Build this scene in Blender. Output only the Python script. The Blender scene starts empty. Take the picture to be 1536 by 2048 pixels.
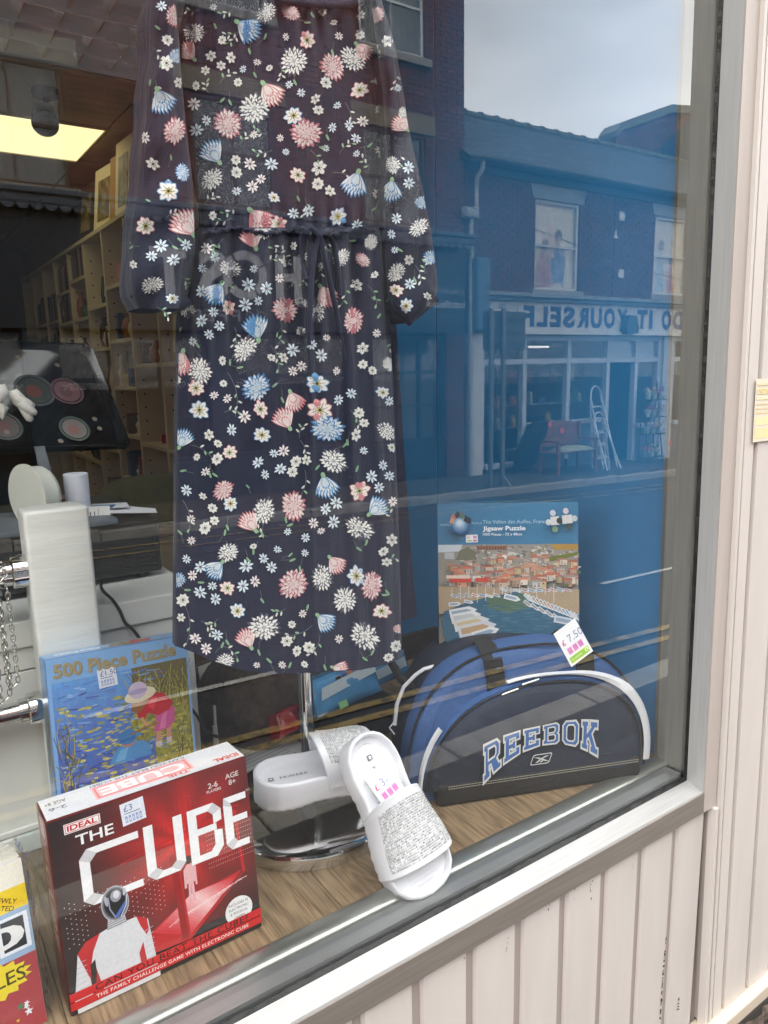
import bpy, bmesh, math, random
from mathutils import Vector, Matrix

SC = bpy.context.scene
COL = SC.collection
rnd = random.Random(7)

# ------------------------------------------------------------------ camera
CAM = Vector((0, -.78, 1.7)); FPX = 1479.0
PITCH, YAW, ROLL = math.radians(11), math.radians(34), math.radians(1.2)
CF = Vector((math.sin(YAW)*math.cos(PITCH), math.cos(YAW)*math.cos(PITCH), -math.sin(PITCH)))
_r0 = Vector((math.cos(YAW), -math.sin(YAW), 0)); _u0 = _r0.cross(CF)
CR = _r0*math.cos(ROLL) - _u0*math.sin(ROLL)
CU = _u0*math.cos(ROLL) + _r0*math.sin(ROLL)
cd = bpy.data.cameras.new('camera'); cam = bpy.data.objects.new('camera', cd); COL.objects.link(cam)
cd.sensor_fit = 'VERTICAL'; cd.sensor_height = 36; cd.sensor_width = 27; cd.lens = 26
cd.clip_start = .02; cd.clip_end = 500
cam.matrix_world = Matrix(((CR.x, CU.x, -CF.x, CAM.x), (CR.y, CU.y, -CF.y, CAM.y), (CR.z, CU.z, -CF.z, CAM.z), (0, 0, 0, 1)))
SC.camera = cam

# ------------------------------------------------------------------ world, sun, exposure
SUN_EL, SUN_AZ = math.radians(50), math.radians(38)      # soft overcast sun, from behind our own shop row
w = bpy.data.worlds.new('World'); SC.world = w; w.use_nodes = True
nt = w.node_tree; nt.nodes.clear()
def nn(t, **k):
    n = nt.nodes.new(t)
    for a, b in k.items(): setattr(n, a, b)
    return n
out = nn('ShaderNodeOutputWorld'); bg = nn('ShaderNodeBackground'); sky = nn('ShaderNodeTexSky')
sky.sky_type = 'NISHITA'; sky.sun_disc = False; sky.sun_elevation = SUN_EL; sky.sun_rotation = SUN_AZ; sky.dust_density = 2.5
co = nn('ShaderNodeTexCoord'); mp = nn('ShaderNodeMapping'); mp.inputs['Scale'].default_value = (1, 1, 2.2)
noi = nn('ShaderNodeTexNoise'); noi.inputs['Scale'].default_value = 1.7; noi.inputs['Detail'].default_value = 5; noi.inputs['Roughness'].default_value = .5
rmp = nn('ShaderNodeValToRGB'); rmp.color_ramp.elements[0].position = .30; rmp.color_ramp.elements[0].color = (16, 16.6, 17.4, 1)
rmp.color_ramp.elements[1].position = .62; rmp.color_ramp.elements[1].color = (33, 32.7, 31.8, 1)
mx = nn('ShaderNodeMixRGB'); mx.inputs[0].default_value = .9
L = nt.links.new
L(co.outputs['Generated'], mp.inputs[0]); L(mp.outputs[0], noi.inputs['Vector']); L(noi.outputs['Fac'], rmp.inputs[0])
L(sky.outputs[0], mx.inputs[1]); L(rmp.outputs[0], mx.inputs[2]); L(mx.outputs[0], bg.inputs[0]); L(bg.outputs[0], out.inputs[0])
bg.inputs[1].default_value = .15
sd = bpy.data.lights.new('sun', 'SUN'); sd.energy = .6; sd.angle = math.radians(18); sd.color = (1, .97, .92)
so = bpy.data.objects.new('sun', sd); COL.objects.link(so)
sdir = Vector((math.sin(SUN_AZ)*math.cos(SUN_EL), math.cos(SUN_AZ)*math.cos(SUN_EL), math.sin(SUN_EL)))
so.rotation_euler = sdir.to_track_quat('Z', 'Y').to_euler(); so.location = (4, 6, 12)
vs = SC.view_settings; vs.view_transform = 'Standard'; vs.look = 'None'; vs.gamma = 1; vs.use_curve_mapping = False; vs.exposure = .62
SC.cycles.max_bounces = 10; SC.cycles.transparent_max_bounces = 16; SC.cycles.glossy_bounces = 5; SC.cycles.diffuse_bounces = 4
SC.cycles.sample_clamp_indirect = 4; SC.cycles.blur_glossy = .5; SC.cycles.caustics_reflective = False; SC.cycles.caustics_refractive = False

# ------------------------------------------------------------------ photograph pixel -> place
def ray(u, v): return CF + CR*((u-768)/FPX) - CU*((v-1024)/FPX)
def at_y(u, v, y): d = ray(u, v); return CAM + d*((y-CAM.y)/d.y)
def at_x(u, v, x): d = ray(u, v); return CAM + d*((x-CAM.x)/d.x)
def at_z(u, v, z): d = ray(u, v); return CAM + d*((z-CAM.z)/d.z)
def at_d(u, v, t): return CAM + ray(u, v)*t
def at_pl(u, v, p, n): d = ray(u, v); return CAM + d*((Vector(p)-CAM).dot(n)/d.dot(n))
def far(u, v, Y): p = at_y(u, v, Y); return Vector((p.x, -p.y, p.z))     # a point of the street seen mirrored in the glass

# ------------------------------------------------------------------ materials
def lin(c):
    f = lambda x: (x/255/12.92) if x/255 <= .04045 else ((x/255+.055)/1.055)**2.4
    return (f(c[0]), f(c[1]), f(c[2]), 1)
MATS = {}
def mat(name, rgb, rough=.6, metal=0, var=.12, vscale=6, bump=0, bscale=60, spec=.5, stretch=None, dirt=None, coat=0, aniso=0, sheen=0, trans=0, alpha=1):
    """procedural Principled: colour with noise variation, optional dirt blotches, optional fine relief"""
    if name in MATS: return MATS[name]
    m = bpy.data.materials.new(name); m.use_nodes = True; MATS[name] = m
    t = m.node_tree; b = t.nodes['Principled BSDF']; l = t.links.new
    b.inputs['Roughness'].default_value = rough; b.inputs['Metallic'].default_value = metal
    b.inputs['Specular IOR Level'].default_value = spec; b.inputs['Coat Weight'].default_value = coat
    b.inputs['Sheen Weight'].default_value = sheen; b.inputs['Transmission Weight'].default_value = trans; b.inputs['Alpha'].default_value = alpha
    c = lin(rgb)
    tc = t.nodes.new('ShaderNodeTexCoord'); mpn = t.nodes.new('ShaderNodeMapping'); l(tc.outputs['Object'], mpn.inputs[0])
    if stretch: mpn.inputs['Scale'].default_value = stretch
    n = t.nodes.new('ShaderNodeTexNoise'); n.inputs['Scale'].default_value = vscale; n.inputs['Detail'].default_value = 4
    l(mpn.outputs[0], n.inputs['Vector'])
    r = t.nodes.new('ShaderNodeValToRGB'); r.color_ramp.elements[0].position = .3; r.color_ramp.elements[1].position = .7
    r.color_ramp.elements[0].color = tuple(x*(1-var) for x in c[:3])+(1,); r.color_ramp.elements[1].color = tuple(min(1, x*(1+var)) for x in c[:3])+(1,)
    l(n.outputs['Fac'], r.inputs[0]); last = r.outputs[0]
    if dirt:
        dc, dpos, dsc = dirt
        n2 = t.nodes.new('ShaderNodeTexNoise'); n2.inputs['Scale'].default_value = dsc; n2.inputs['Detail'].default_value = 8; n2.inputs['Roughness'].default_value = .72
        l(mpn.outputs[0], n2.inputs['Vector'])
        r2 = t.nodes.new('ShaderNodeValToRGB'); r2.color_ramp.elements[0].position = dpos; r2.color_ramp.elements[1].position = dpos+.1
        l(n2.outputs['Fac'], r2.inputs[0])
        mm = t.nodes.new('ShaderNodeMixRGB'); mm.inputs[2].default_value = lin(dc); l(r2.outputs[0], mm.inputs[0]); l(last, mm.inputs[1]); last = mm.outputs[0]
    l(last, b.inputs['Base Color'])
    if bump:
        n3 = t.nodes.new('ShaderNodeTexNoise'); n3.inputs['Scale'].default_value = bscale; n3.inputs['Detail'].default_value = 3; l(mpn.outputs[0], n3.inputs['Vector'])
        bp = t.nodes.new('ShaderNodeBump'); bp.inputs['Strength'].default_value = bump; bp.inputs['Distance'].default_value = .002
        l(n3.outputs['Fac'], bp.inputs['Height']); l(bp.outputs[0], b.inputs['Normal'])
    rr = t.nodes.new('ShaderNodeMath'); rr.operation = 'MULTIPLY_ADD'; rr.inputs[1].default_value = .16*rough; rr.inputs[2].default_value = rough*.92
    l(n.outputs['Fac'], rr.inputs[0]); l(rr.outputs[0], b.inputs['Roughness'])
    return m
def print_mat(name, rough=.45, coat=0, spec=.5):
    """flat print: the ink colour is stored per face"""
    if name in MATS: return MATS[name]
    m = bpy.data.materials.new(name); m.use_nodes = True; MATS[name] = m
    t = m.node_tree; b = t.nodes['Principled BSDF']; b.inputs['Roughness'].default_value = rough; b.inputs['Coat Weight'].default_value = coat
    b.inputs['Specular IOR Level'].default_value = spec
    a = t.nodes.new('ShaderNodeAttribute'); a.attribute_name = 'ink'
    tc = t.nodes.new('ShaderNodeTexCoord'); n = t.nodes.new('ShaderNodeTexNoise'); n.inputs['Scale'].default_value = 220; n.inputs['Detail'].default_value = 2
    t.links.new(tc.outputs['Object'], n.inputs['Vector'])
    mr = t.nodes.new('ShaderNodeMapRange'); mr.inputs[3].default_value = .86; mr.inputs[4].default_value = 1.1; t.links.new(n.outputs['Fac'], mr.inputs[0])
    mm = t.nodes.new('ShaderNodeMixRGB'); mm.blend_type = 'MULTIPLY'; mm.inputs[0].default_value = 1
    t.links.new(a.outputs['Color'], mm.inputs[1]); t.links.new(mr.outputs[0], mm.inputs[2]); t.links.new(mm.outputs[0], b.inputs['Base Color'])
    return m
def emit_mat(name, col, s):
    if name in MATS: return MATS[name]
    m = bpy.data.materials.new(name); m.use_nodes = True; MATS[name] = m
    t = m.node_tree; t.nodes.clear(); o = t.nodes.new('ShaderNodeOutputMaterial'); e = t.nodes.new('ShaderNodeEmission')
    e.inputs[0].default_value = (*col, 1); e.inputs[1].default_value = s; t.links.new(e.outputs[0], o.inputs[0]); return m
def pane_mat(name, ior, tint=(1, 1, 1), rough=0, dust=0):
    """thin clear sheet: Fresnel mirror over straight-through transmission (front face), same from behind"""
    if name in MATS: return MATS[name]
    m = bpy.data.materials.new(name); m.use_nodes = True; MATS[name] = m
    t = m.node_tree; t.nodes.clear(); l = t.links.new
    o = t.nodes.new('ShaderNodeOutputMaterial'); tr = t.nodes.new('ShaderNodeBsdfTransparent'); gl = t.nodes.new('ShaderNodeBsdfGlossy')
    tr.inputs[0].default_value = (*tint, 1); gl.inputs['Roughness'].default_value = rough; gl.inputs[0].default_value = (1, 1, 1, 1)
    fr = t.nodes.new('ShaderNodeFresnel'); ge = t.nodes.new('ShaderNodeNewGeometry'); mr = t.nodes.new('ShaderNodeMapRange')
    mr.inputs[3].default_value = ior; mr.inputs[4].default_value = 1/ior; l(ge.outputs['Backfacing'], mr.inputs[0]); l(mr.outputs[0], fr.inputs[0])
    ms = t.nodes.new('ShaderNodeMixShader'); l(fr.outputs[0], ms.inputs[0]); l(tr.outputs[0], ms.inputs[1]); l(gl.outputs[0], ms.inputs[2])
    last = ms.outputs[0]
    if dust:
        tc = t.nodes.new('ShaderNodeTexCoord'); n = t.nodes.new('ShaderNodeTexNoise'); n.inputs['Scale'].default_value = 60; n.inputs['Detail'].default_value = 6; n.inputs['Roughness'].default_value = .8
        l(tc.outputs['Object'], n.inputs['Vector']); r = t.nodes.new('ShaderNodeValToRGB'); r.color_ramp.elements[0].position = .72; r.color_ramp.elements[1].position = .84
        r.color_ramp.elements[1].color = (dust, dust, dust, 1); l(n.outputs['Fac'], r.inputs[0])
        df = t.nodes.new('ShaderNodeBsdfDiffuse'); df.inputs[0].default_value = (.75, .75, .72, 1)
        m2 = t.nodes.new('ShaderNodeMixShader'); l(r.outputs[0], m2.inputs[0]); l(last, m2.inputs[1]); l(df.outputs[0], m2.inputs[2]); last = m2.outputs[0]
    l(last, o.inputs[0]); return m
CLEAR = pane_mat('clear_inner_face', 1.0001)

# ------------------------------------------------------------------ mesh building
ROOT = {}
def props(o, label=None, cat=None, group=None, kind=None):
    for k, v in (('label', label), ('category', cat), ('group', group), ('kind', kind)):
        if v: o[k] = v
    return o
def thing(name, label, cat, loc, rz=0, group=None):
    o = bpy.data.objects.new(name, None); COL.objects.link(o); o.empty_display_size = .05
    o.location = loc; o.rotation_euler = (0, 0, rz)
    ROOT[o.name] = Matrix.Translation(Vector(loc)) @ Matrix.Rotation(rz, 4, 'Z')
    return props(o, label, cat, group)
class MB:
    def __init__(s): s.v = []; s.f = []; s.c = []; s.mi = []
    def add(s, vs, fs, M=None, col=None, mi=0):
        n = len(s.v)
        for p in vs: s.v.append(tuple(M @ Vector(p)) if M is not None else tuple(p))
        for f in fs: s.f.append(tuple(i+n for i in f)); s.c.append(col); s.mi.append(mi)
        return s
    def box(s, lo, hi, M=None, col=None, mi=0):
        (a, b, c), (d, e, f) = lo, hi
        vs = [(a, b, c), (d, b, c), (d, e, c), (a, e, c), (a, b, f), (d, b, f), (d, e, f), (a, e, f)]
        return s.add(vs, [(0, 3, 2, 1), (4, 5, 6, 7), (0, 1, 5, 4), (1, 2, 6, 5), (2, 3, 7, 6), (3, 0, 4, 7)], M, col, mi)
    def bbox(s, lo, hi, r=.003, seg=2, M=None, col=None):
        bm = bmesh.new(); bmesh.ops.create_cube(bm, size=1)
        for v in bm.verts: v.co = Vector([(lo[i]+hi[i])/2 + v.co[i]*(hi[i]-lo[i]) for i in range(3)])
        bmesh.ops.bevel(bm, geom=bm.edges[:], offset=r, segments=seg, affect='EDGES', profile=.5)
        bm.verts.index_update(); s.add([v.co for v in bm.verts], [[v.index for v in f.verts] for f in bm.faces], M, col); bm.free(); return s
    def tube(s, pts, r, seg=10, caps=True, col=None, closed=False):
        pts = [Vector(p) for p in pts]; rs = r if isinstance(r, (list, tuple)) else [r]*len(pts); n0 = len(pts); vs = []; fs = []
        up = None
        for i, p in enumerate(pts):
            a = pts[(i-1) % n0] if closed else pts[max(i-1, 0)]; b = pts[(i+1) % n0] if closed else pts[min(i+1, n0-1)]
            d = (b-a).normalized()
            if up is None: up = d.orthogonal().normalized()
            else:
                up = (up - d*up.dot(d)); up = up.normalized() if up.length > 1e-6 else d.orthogonal().normalized()
            q = d.cross(up)
            for k in range(seg):
                t = 2*math.pi*k/seg; vs.append(p + up*(rs[i]*math.cos(t)) + q*(rs[i]*math.sin(t)))
        for i in range(n0 if closed else n0-1):
            j = (i+1) % n0
            for k in range(seg): fs.append((i*seg+k, i*seg+(k+1) % seg, j*seg+(k+1) % seg, j*seg+k))
        if caps and not closed: fs += [tuple(range(seg-1, -1, -1)), tuple(range((n0-1)*seg, n0*seg))]
        return s.add(vs, fs, None, col)
    def lathe(s, prof, c=(0, 0, 0), seg=32, M=None, col=None):
        vs = []; fs = []
        for (r, z) in prof:
            for k in range(seg): t = 2*math.pi*k/seg; vs.append((c[0]+r*math.cos(t), c[1]+r*math.sin(t), c[2]+z))
        for i in range(len(prof)-1):
            for k in range(seg): fs.append((i*seg+k, i*seg+(k+1) % seg, (i+1)*seg+(k+1) % seg, (i+1)*seg+k))
        return s.add(vs, fs, M, col)
    def prism(s, poly, fn, d0, d1, col=None):
        """poly in 2D, fn(a,b,d) -> 3D, closed solid between depths d0 and d1"""
        n = len(poly); vs = [fn(a, b, d0) for a, b in poly] + [fn(a, b, d1) for a, b in poly]
        return s.add(vs, [tuple(range(n-1, -1, -1)), tuple(range(n, 2*n))] + [(i, (i+1) % n, n+(i+1) % n, n+i) for i in range(n)], None, col)
    def loft(s, rings, cap=True, col=None, closed=True):
        n = len(rings[0]); vs = [p for r in rings for p in r]; fs = []
        for i in range(len(rings)-1):
            for k in range(n if closed else n-1): fs.append((i*n+k, i*n+(k+1) % n, (i+1)*n+(k+1) % n, (i+1)*n+k))
        if cap: fs += [tuple(range(n-1, -1, -1)), tuple(range((len(rings)-1)*n, len(rings)*n))]
        return s.add(vs, fs, None, col)
    def grid(s, nu, nv, fn, col=None):
        vs = [fn(i/nu, j/nv) for j in range(nv+1) for i in range(nu+1)]
        return s.add(vs, [(j*(nu+1)+i, j*(nu+1)+i+1, (j+1)*(nu+1)+i+1, (j+1)*(nu+1)+i) for j in range(nv) for i in range(nu)], None, col)
    def mesh(s, name, m, M=None, smooth=None):
        me = bpy.data.meshes.new(name); me.from_pydata(s.v, [], s.f)
        if M is not None: me.transform(M)
        ms = m if isinstance(m, (list, tuple)) else [m]
        for x in ms: me.materials.append(x)
        if len(ms) > 1: me.polygons.foreach_set('material_index', s.mi)
        if any(c is not None for c in s.c):
            at = me.color_attributes.new('ink', 'FLOAT_COLOR', 'CORNER'); buf = []
            for f, c in zip(s.f, s.c): buf += list(c or (1, 1, 1, 1))*len(f)
            at.data.foreach_set('color', buf)
        if smooth is not None:
            me.polygons.foreach_set('use_smooth', [True]*len(me.polygons)); me.set_sharp_from_angle(angle=math.radians(smooth))
        me.update(); return me
    def build(s, name, m, parent=None, smooth=None, kind=None, label=None):
        """link as one mesh under its thing (geometry given in world space)"""
        M = ROOT[parent.name].inverted() if parent else None
        o = bpy.data.objects.new(name, s.mesh(name, m, M, smooth)); COL.objects.link(o)
        if parent: o.parent = parent; ROOT[o.name] = ROOT[parent.name]
        if kind: o['kind'] = kind
        if label: o['label'] = label
        return o
    def solo(s, name, m, label=None, cat=None, group=None, kind=None, smooth=None):
        """one-mesh thing, origin at its base"""
        xs = [p[0] for p in s.v]; ys = [p[1] for p in s.v]; zs = [p[2] for p in s.v]
        b = Vector(((min(xs)+max(xs))/2, (min(ys)+max(ys))/2, min(zs)))
        o = bpy.data.objects.new(name, s.mesh(name, m, Matrix.Translation(-b), smooth)); COL.objects.link(o); o.location = b
        ROOT[o.name] = Matrix.Translation(b)
        return props(o, label, cat, group, kind)
def copy_tree(o, parent=None):
    c = o.copy(); COL.objects.link(c); c.parent = parent
    for ch in o.children: copy_tree(ch, c)
    return c
def frame(o, x, z):
    """map (a,b,d) -> o + a*x + b*z + d*normal, where x and z are unit vectors and normal = x cross z"""
    o, x, z = Vector(o), Vector(x).normalized(), Vector(z).normalized(); n = x.cross(z)
    return lambda a, b, d=0: o + x*a + z*b + n*d
def fmat(o, x, z):
    o, x, z = Vector(o), Vector(x).normalized(), Vector(z).normalized(); n = x.cross(z)
    return Matrix(((x.x, z.x, n.x, o.x), (x.y, z.y, n.y, o.y), (x.z, z.z, n.z, o.z), (0, 0, 0, 1)))   # columns a, b, d

# ------------------------------------------------------------------ printing
_txt = {}
def text_polys(s, off=0, spacing=1):
    k = (s, off, spacing)
    if k in _txt: return _txt[k]
    c = bpy.data.curves.new('t', 'FONT'); c.body = s; c.resolution_u = 3; c.offset = off; c.space_character = spacing
    o = bpy.data.objects.new('t', c); me = bpy.data.meshes.new_from_object(o)
    ps = [[(me.vertices[i].co.x, me.vertices[i].co.y) for i in p.vertices] for p in me.polygons]
    bpy.data.objects.remove(o); bpy.data.curves.remove(c); bpy.data.meshes.remove(me)
    xs = [x for p in ps for x, y in p]; ys = [y for p in ps for x, y in p]
    x0, x1, y0, y1 = min(xs), max(xs), min(ys), max(ys)
    ps = [[((x-x0)/(x1-x0), (y-y0)/(y1-y0)) for x, y in p] for p in ps]
    _txt[k] = (ps, (x1-x0)/(y1-y0)); return _txt[k]
class Print:
    """inks on a surface: polygons in surface units, later ones lie a hair above earlier ones"""
    def __init__(s, fn, d0=.0006, step=.00006): s.fn = fn; s.mb = MB(); s.d = d0; s.st = step
    def poly(s, pts, rgb, same=False):
        if not same: s.d += s.st
        s.mb.add([s.fn(a, b, s.d) for a, b in pts], [tuple(range(len(pts)))], None, lin(rgb))
    def rect(s, x0, y0, x1, y1, rgb, rot=0):
        c = ((x0+x1)/2, (y0+y1)/2); P = [(x0, y0), (x1, y0), (x1, y1), (x0, y1)]
        if rot: P = [(c[0]+(x-c[0])*math.cos(rot)-(y-c[1])*math.sin(rot), c[1]+(x-c[0])*math.sin(rot)+(y-c[1])*math.cos(rot)) for x, y in P]
        s.poly(P, rgb)
    def ell(s, cx, cy, rx, ry, rgb, rot=0, n=18, same=False):
        P = []
        for k in range(n):
            t = 2*math.pi*k/n; x, y = rx*math.cos(t), ry*math.sin(t); P.append((cx+x*math.cos(rot)-y*math.sin(rot), cy+x*math.sin(rot)+y*math.cos(rot)))
        s.poly(P, rgb, same)
    def line(s, pts, wd, rgb, same=False):
        if not same: s.d += s.st
        for (a, b), (c, d) in zip(pts[:-1], pts[1:]):
            l = math.hypot(c-a, d-b) or 1e-9; nx, ny = -(d-b)/l*wd/2, (c-a)/l*wd/2
            s.mb.add([s.fn(x, y, s.d) for x, y in ((a-nx, b-ny), (c-nx, d-ny), (c+nx, d+ny), (a+nx, b+ny))], [(0, 1, 2, 3)], None, lin(rgb))
    def text(s, t, x, y, h=None, wd=None, rgb=(0, 0, 0), off=0, spacing=1, rot=0, shear=0, warp=None):
        ps, asp = text_polys(t, off, spacing)
        if h is None: h = wd/asp
        if wd is None: wd = h*asp
        s.d += s.st
        for p in ps:
            Q = []
            for a, b in p:
                a2, b2 = a*wd + shear*b*h, b*h
                if warp: Q.append(warp(a2, b2)); continue
                Q.append((x+a2*math.cos(rot)-b2*math.sin(rot), y+a2*math.sin(rot)+b2*math.cos(rot)))
            s.mb.add([s.fn(a, b, s.d) for a, b in Q], [tuple(range(len(Q)))], None, lin(rgb))
        return wd
    def build(s, name, m, parent): return s.mb.build(name, m, parent)

# ================================================================== THE STREET ACROSS THE ROAD (seen mirrored in the glass)
YF = -9.6
STONE = mat('weathered_stone', (150, 146, 138), .8, var=.2, vscale=5, bump=.4, dirt=((80, 78, 72), .62, 3))
BRICK = mat('red_brick', (104, 58, 48), .85, var=.5, vscale=7, bump=.5, bscale=90, dirt=((50, 38, 36), .55, 1.6))
BRICK2 = mat('dark_red_brick', (96, 56, 48), .85, var=.5, vscale=6, bump=.5, bscale=90, dirt=((50, 40, 40), .54, 1.7))
MORTAR = mat('mortar', (112, 102, 94), .95, var=.2)
SLATE = mat('roof_slate', (74, 80, 88), .6, var=.3, vscale=5, dirt=((104, 106, 92), .66, 4))
NAVY = mat('navy_fascia_paint', (24, 32, 44), .4, var=.1)
WHITEP = mat('white_frame_paint', (214, 216, 214), .5, var=.05, dirt=((150, 150, 145), .68, 6))
LEADGREY = mat('grey_downpipe', (168, 172, 174), .5, var=.1)
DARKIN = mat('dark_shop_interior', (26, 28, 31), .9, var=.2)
FPANE = pane_mat('street_window_pane', 1.5)
CURT = mat('net_curtain', (96, 98, 100), .9, var=.12, stretch=(9, 1, .2), vscale=14)
ASPH = mat('asphalt', (62, 64, 68), .9, var=.16, vscale=3, bump=.5, bscale=160, dirt=((104, 104, 104), .62, 1.2))
FLAG = mat('paving', (76, 74, 71), .9, var=.14, vscale=2.5, bump=.4, bscale=110, dirt=((86, 84, 80), .64, 1.5))
YEL = mat('yellow_road_paint', (164, 142, 92), .7, var=.25, dirt=((90, 86, 78), .5, 9))
WRP = mat('white_road_paint', (206, 206, 200), .7, var=.15, dirt=((110, 108, 104), .6, 14))

def sheet(name, x0, x1, ya, yb, za, zb, m, fall=0, kind='structure'):
    """sloping ground strip from ya (height za) to yb (height zb), falling along x"""
    mb = MB(); n = 24
    mb.grid(n, 1, lambda u, v: (x0+(x1-x0)*u, ya+(yb-ya)*v, za+(zb-za)*v - fall*(0 if v == 0 else 1)*(x0+(x1-x0)*u-9)*1.0))
    o = mb.build(name, m); o['kind'] = kind; return o
def far_z(x): return -.30 - .028*(x-9)
# ground: one wide base sheet, pavements, road, kerbs, lines
mb = MB(); mb.box((-220, -220, -3.2), (220, 220, -3)); g = mb.build('ground', ASPH); g['kind'] = 'structure'
mb = MB(); mb.grid(30, 4, lambda u, v: (-40+90*u, -1.72-(6.28)*v, -.12 + (far_z(-40+90*u)-.1+.12)*v + .05*math.sin(math.pi*v)))
o = mb.build('road', ASPH); o['kind'] = 'structure'
def road_z(x, y): v = (-1.72-y)/6.28; return -.12 + (far_z(x)+.02)*v + .05*math.sin(math.pi*min(1, max(0, v)))
mb = MB(); mb.grid(30, 1, lambda u, v: (-40+90*u, 1-2.55*v, .0-.012*v)); o = mb.build('near_pavement', FLAG); o['kind'] = 'structure'
mb = MB(); mb.grid(30, 1, lambda u, v: (-40+90*u, -8.12-1.9*v, far_z(-40+90*u)+.02*v)); o = mb.build('far_pavement', FLAG); o['kind'] = 'structure'
KERB = mat('kerb_stone', (150, 148, 142), .85, var=.15, bump=.3)
def kerb(name, label, y0, y1, zf, drop):
    t = thing(name, label, 'kerb', (6, y0, zf(6)))
    for k in range(34):
        x = -10+k*.92; mb = MB(); mb.bbox((x, min(y0, y1), zf(x)-drop), (x+.91, max(y0, y1), zf(x)+.004), .012); mb.build('kerb_stone', KERB, t)
kerb('near_kerb', 'grey stone kerb along the shop side of the road', -1.55, -1.71, lambda x: -.012, .3)
kerb('far_kerb', 'grey stone kerb along the far pavement by the hardware shop', -7.98, -8.12, far_z, .3)
def road_line(name, label, y, wd, m, dash=None, x0=-6, x1=26):
    mb = MB(); x = x0
    while x < x1:
        e = x + (dash[0] if dash else .6)
        mb.add([(x, y-wd/2, road_z(x, y-wd/2)+.008), (e, y-wd/2, road_z(e, y-wd/2)+.008), (e, y+wd/2, road_z(e, y+wd/2)+.008), (x, y+wd/2, road_z(x, y+wd/2)+.008)], [(0, 1, 2, 3)])
        x = e + (dash[1] if dash else 0)
    o = mb.build(name, m); props(o, label, 'road marking', 'painted lines on the road', 'structure')
def road_curve(name, label, pts, wd, m, grp='painted lines on the road'):
    """painted line through (x, y) points"""
    mb = MB(); L2 = []
    for (x0, y0), (x1, y1) in zip(pts[:-1], pts[1:]):
        n = max(2, int(abs(x1-x0)/.4))
        L2 += [(x0+(x1-x0)*k/n, y0+(y1-y0)*k/n) for k in range(n)]
    L2.append(pts[-1])
    mb.loft([[(x, y-wd/2, road_z(x, y-wd/2)+.008), (x, y+wd/2, road_z(x, y+wd/2)+.008)] for x, y in L2], cap=False, closed=False)
    o = mb.build(name, m); props(o, label, 'road marking', grp, 'structure')
road_curve('yellow_line', 'outer of the two yellow lines by the near kerb', [(-20, -3.4), (-2, -2.72), (.4, -2.55), (1.62, -2.45), (2.19, -2.40), (2.91, -2.34), (3.7, -2.27), (4.35, -2.2), (7, -2.1), (26, -2.1)], .06, YEL)
road_curve('yellow_line', 'inner of the two yellow lines, next to the near kerb', [(-20, -3.22), (-2, -2.56), (.4, -2.42), (1.31, -2.34), (1.9, -2.29), (2.84, -2.19), (3.61, -2.13), (4.21, -2.07), (7, -1.97), (26, -1.97)], .06, YEL)
road_curve('yellow_line', 'outer of the two yellow lines by the far kerb', [(-20, -7.0), (6.3, -7.0), (9.9, -6.6), (26, -6.5)], .07, YEL)
road_curve('yellow_line', 'inner of the two yellow lines, next to the far kerb', [(-20, -7.45), (6.3, -7.4), (9.9, -7.0), (26, -6.9)], .07, YEL)
for k, x in enumerate((-3.4, .7, 4.85, 9.0, 13.2)): road_curve('white_dash', ['white dash furthest left', 'second white dash from the left', 'white dash in front of the blue side panel', 'white dash nearest the hardware shop', 'white dash furthest right'][k]+' along the road', [(x, -3.17), (x+1.1, -3.11)], .05, WRP, 'broken white line')
def bricks(mb, x0, x1, z0, z1, y, holes, dx=.225, dz=.075):
    r = 0; z = z0
    while z < z1-.02:
        x = x0 - (dx/2 if r % 2 else 0)
        while x < x1:
            a, b = max(x, x0)+.005, min(x+dx, x1)-.005
            if b-a > .03:
                segs = [(a, b)]
                for (hx0, hx1, hz0, hz1) in holes:
                    if z+.037 > hz0 and z+.037 < hz1:
                        ns = []
                        for s0, s1 in segs:
                            if s1 <= hx0 or s0 >= hx1: ns.append((s0, s1)); continue
                            if s0 < hx0-.02: ns.append((s0, hx0))
                            if s1 > hx1+.02: ns.append((hx1, s1))
                        segs = ns
                for s0, s1 in segs:
                    p = rnd.uniform(0, .006); q = y+p; zb, zt = z+.005, min(z+dz, z1)-.005
                    mb.add([(s0, y-.02, zb), (s1, y-.02, zb), (s1, y-.02, zt), (s0, y-.02, zt), (s0, q, zb), (s1, q, zb), (s1, q, zt), (s0, q, zt)],
                           [(5, 4, 7, 6), (0, 4, 5, 1), (2, 6, 7, 3), (4, 0, 3, 7), (1, 5, 6, 2)])
            x += dx
        z += dz; r += 1
def wall_with_holes(mb, x0, x1, z0, z1, y0, y1, holes):
    xs = sorted({x0, x1, *[h[0] for h in holes], *[h[1] for h in holes]}); xs = [x for x in xs if x0 <= x <= x1]
    for a, b in zip(xs[:-1], xs[1:]):
        hs = sorted([(h[2], h[3]) for h in holes if h[0] <= a+1e-6 and h[1] >= b-1e-6]); z = z0
        for h0, h1 in hs:
            if h0 > z: mb.box((a, y0, z), (b, y1, h0))
            z = max(z, h1)
        if z < z1: mb.box((a, y0, z), (b, y1, z1))
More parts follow.
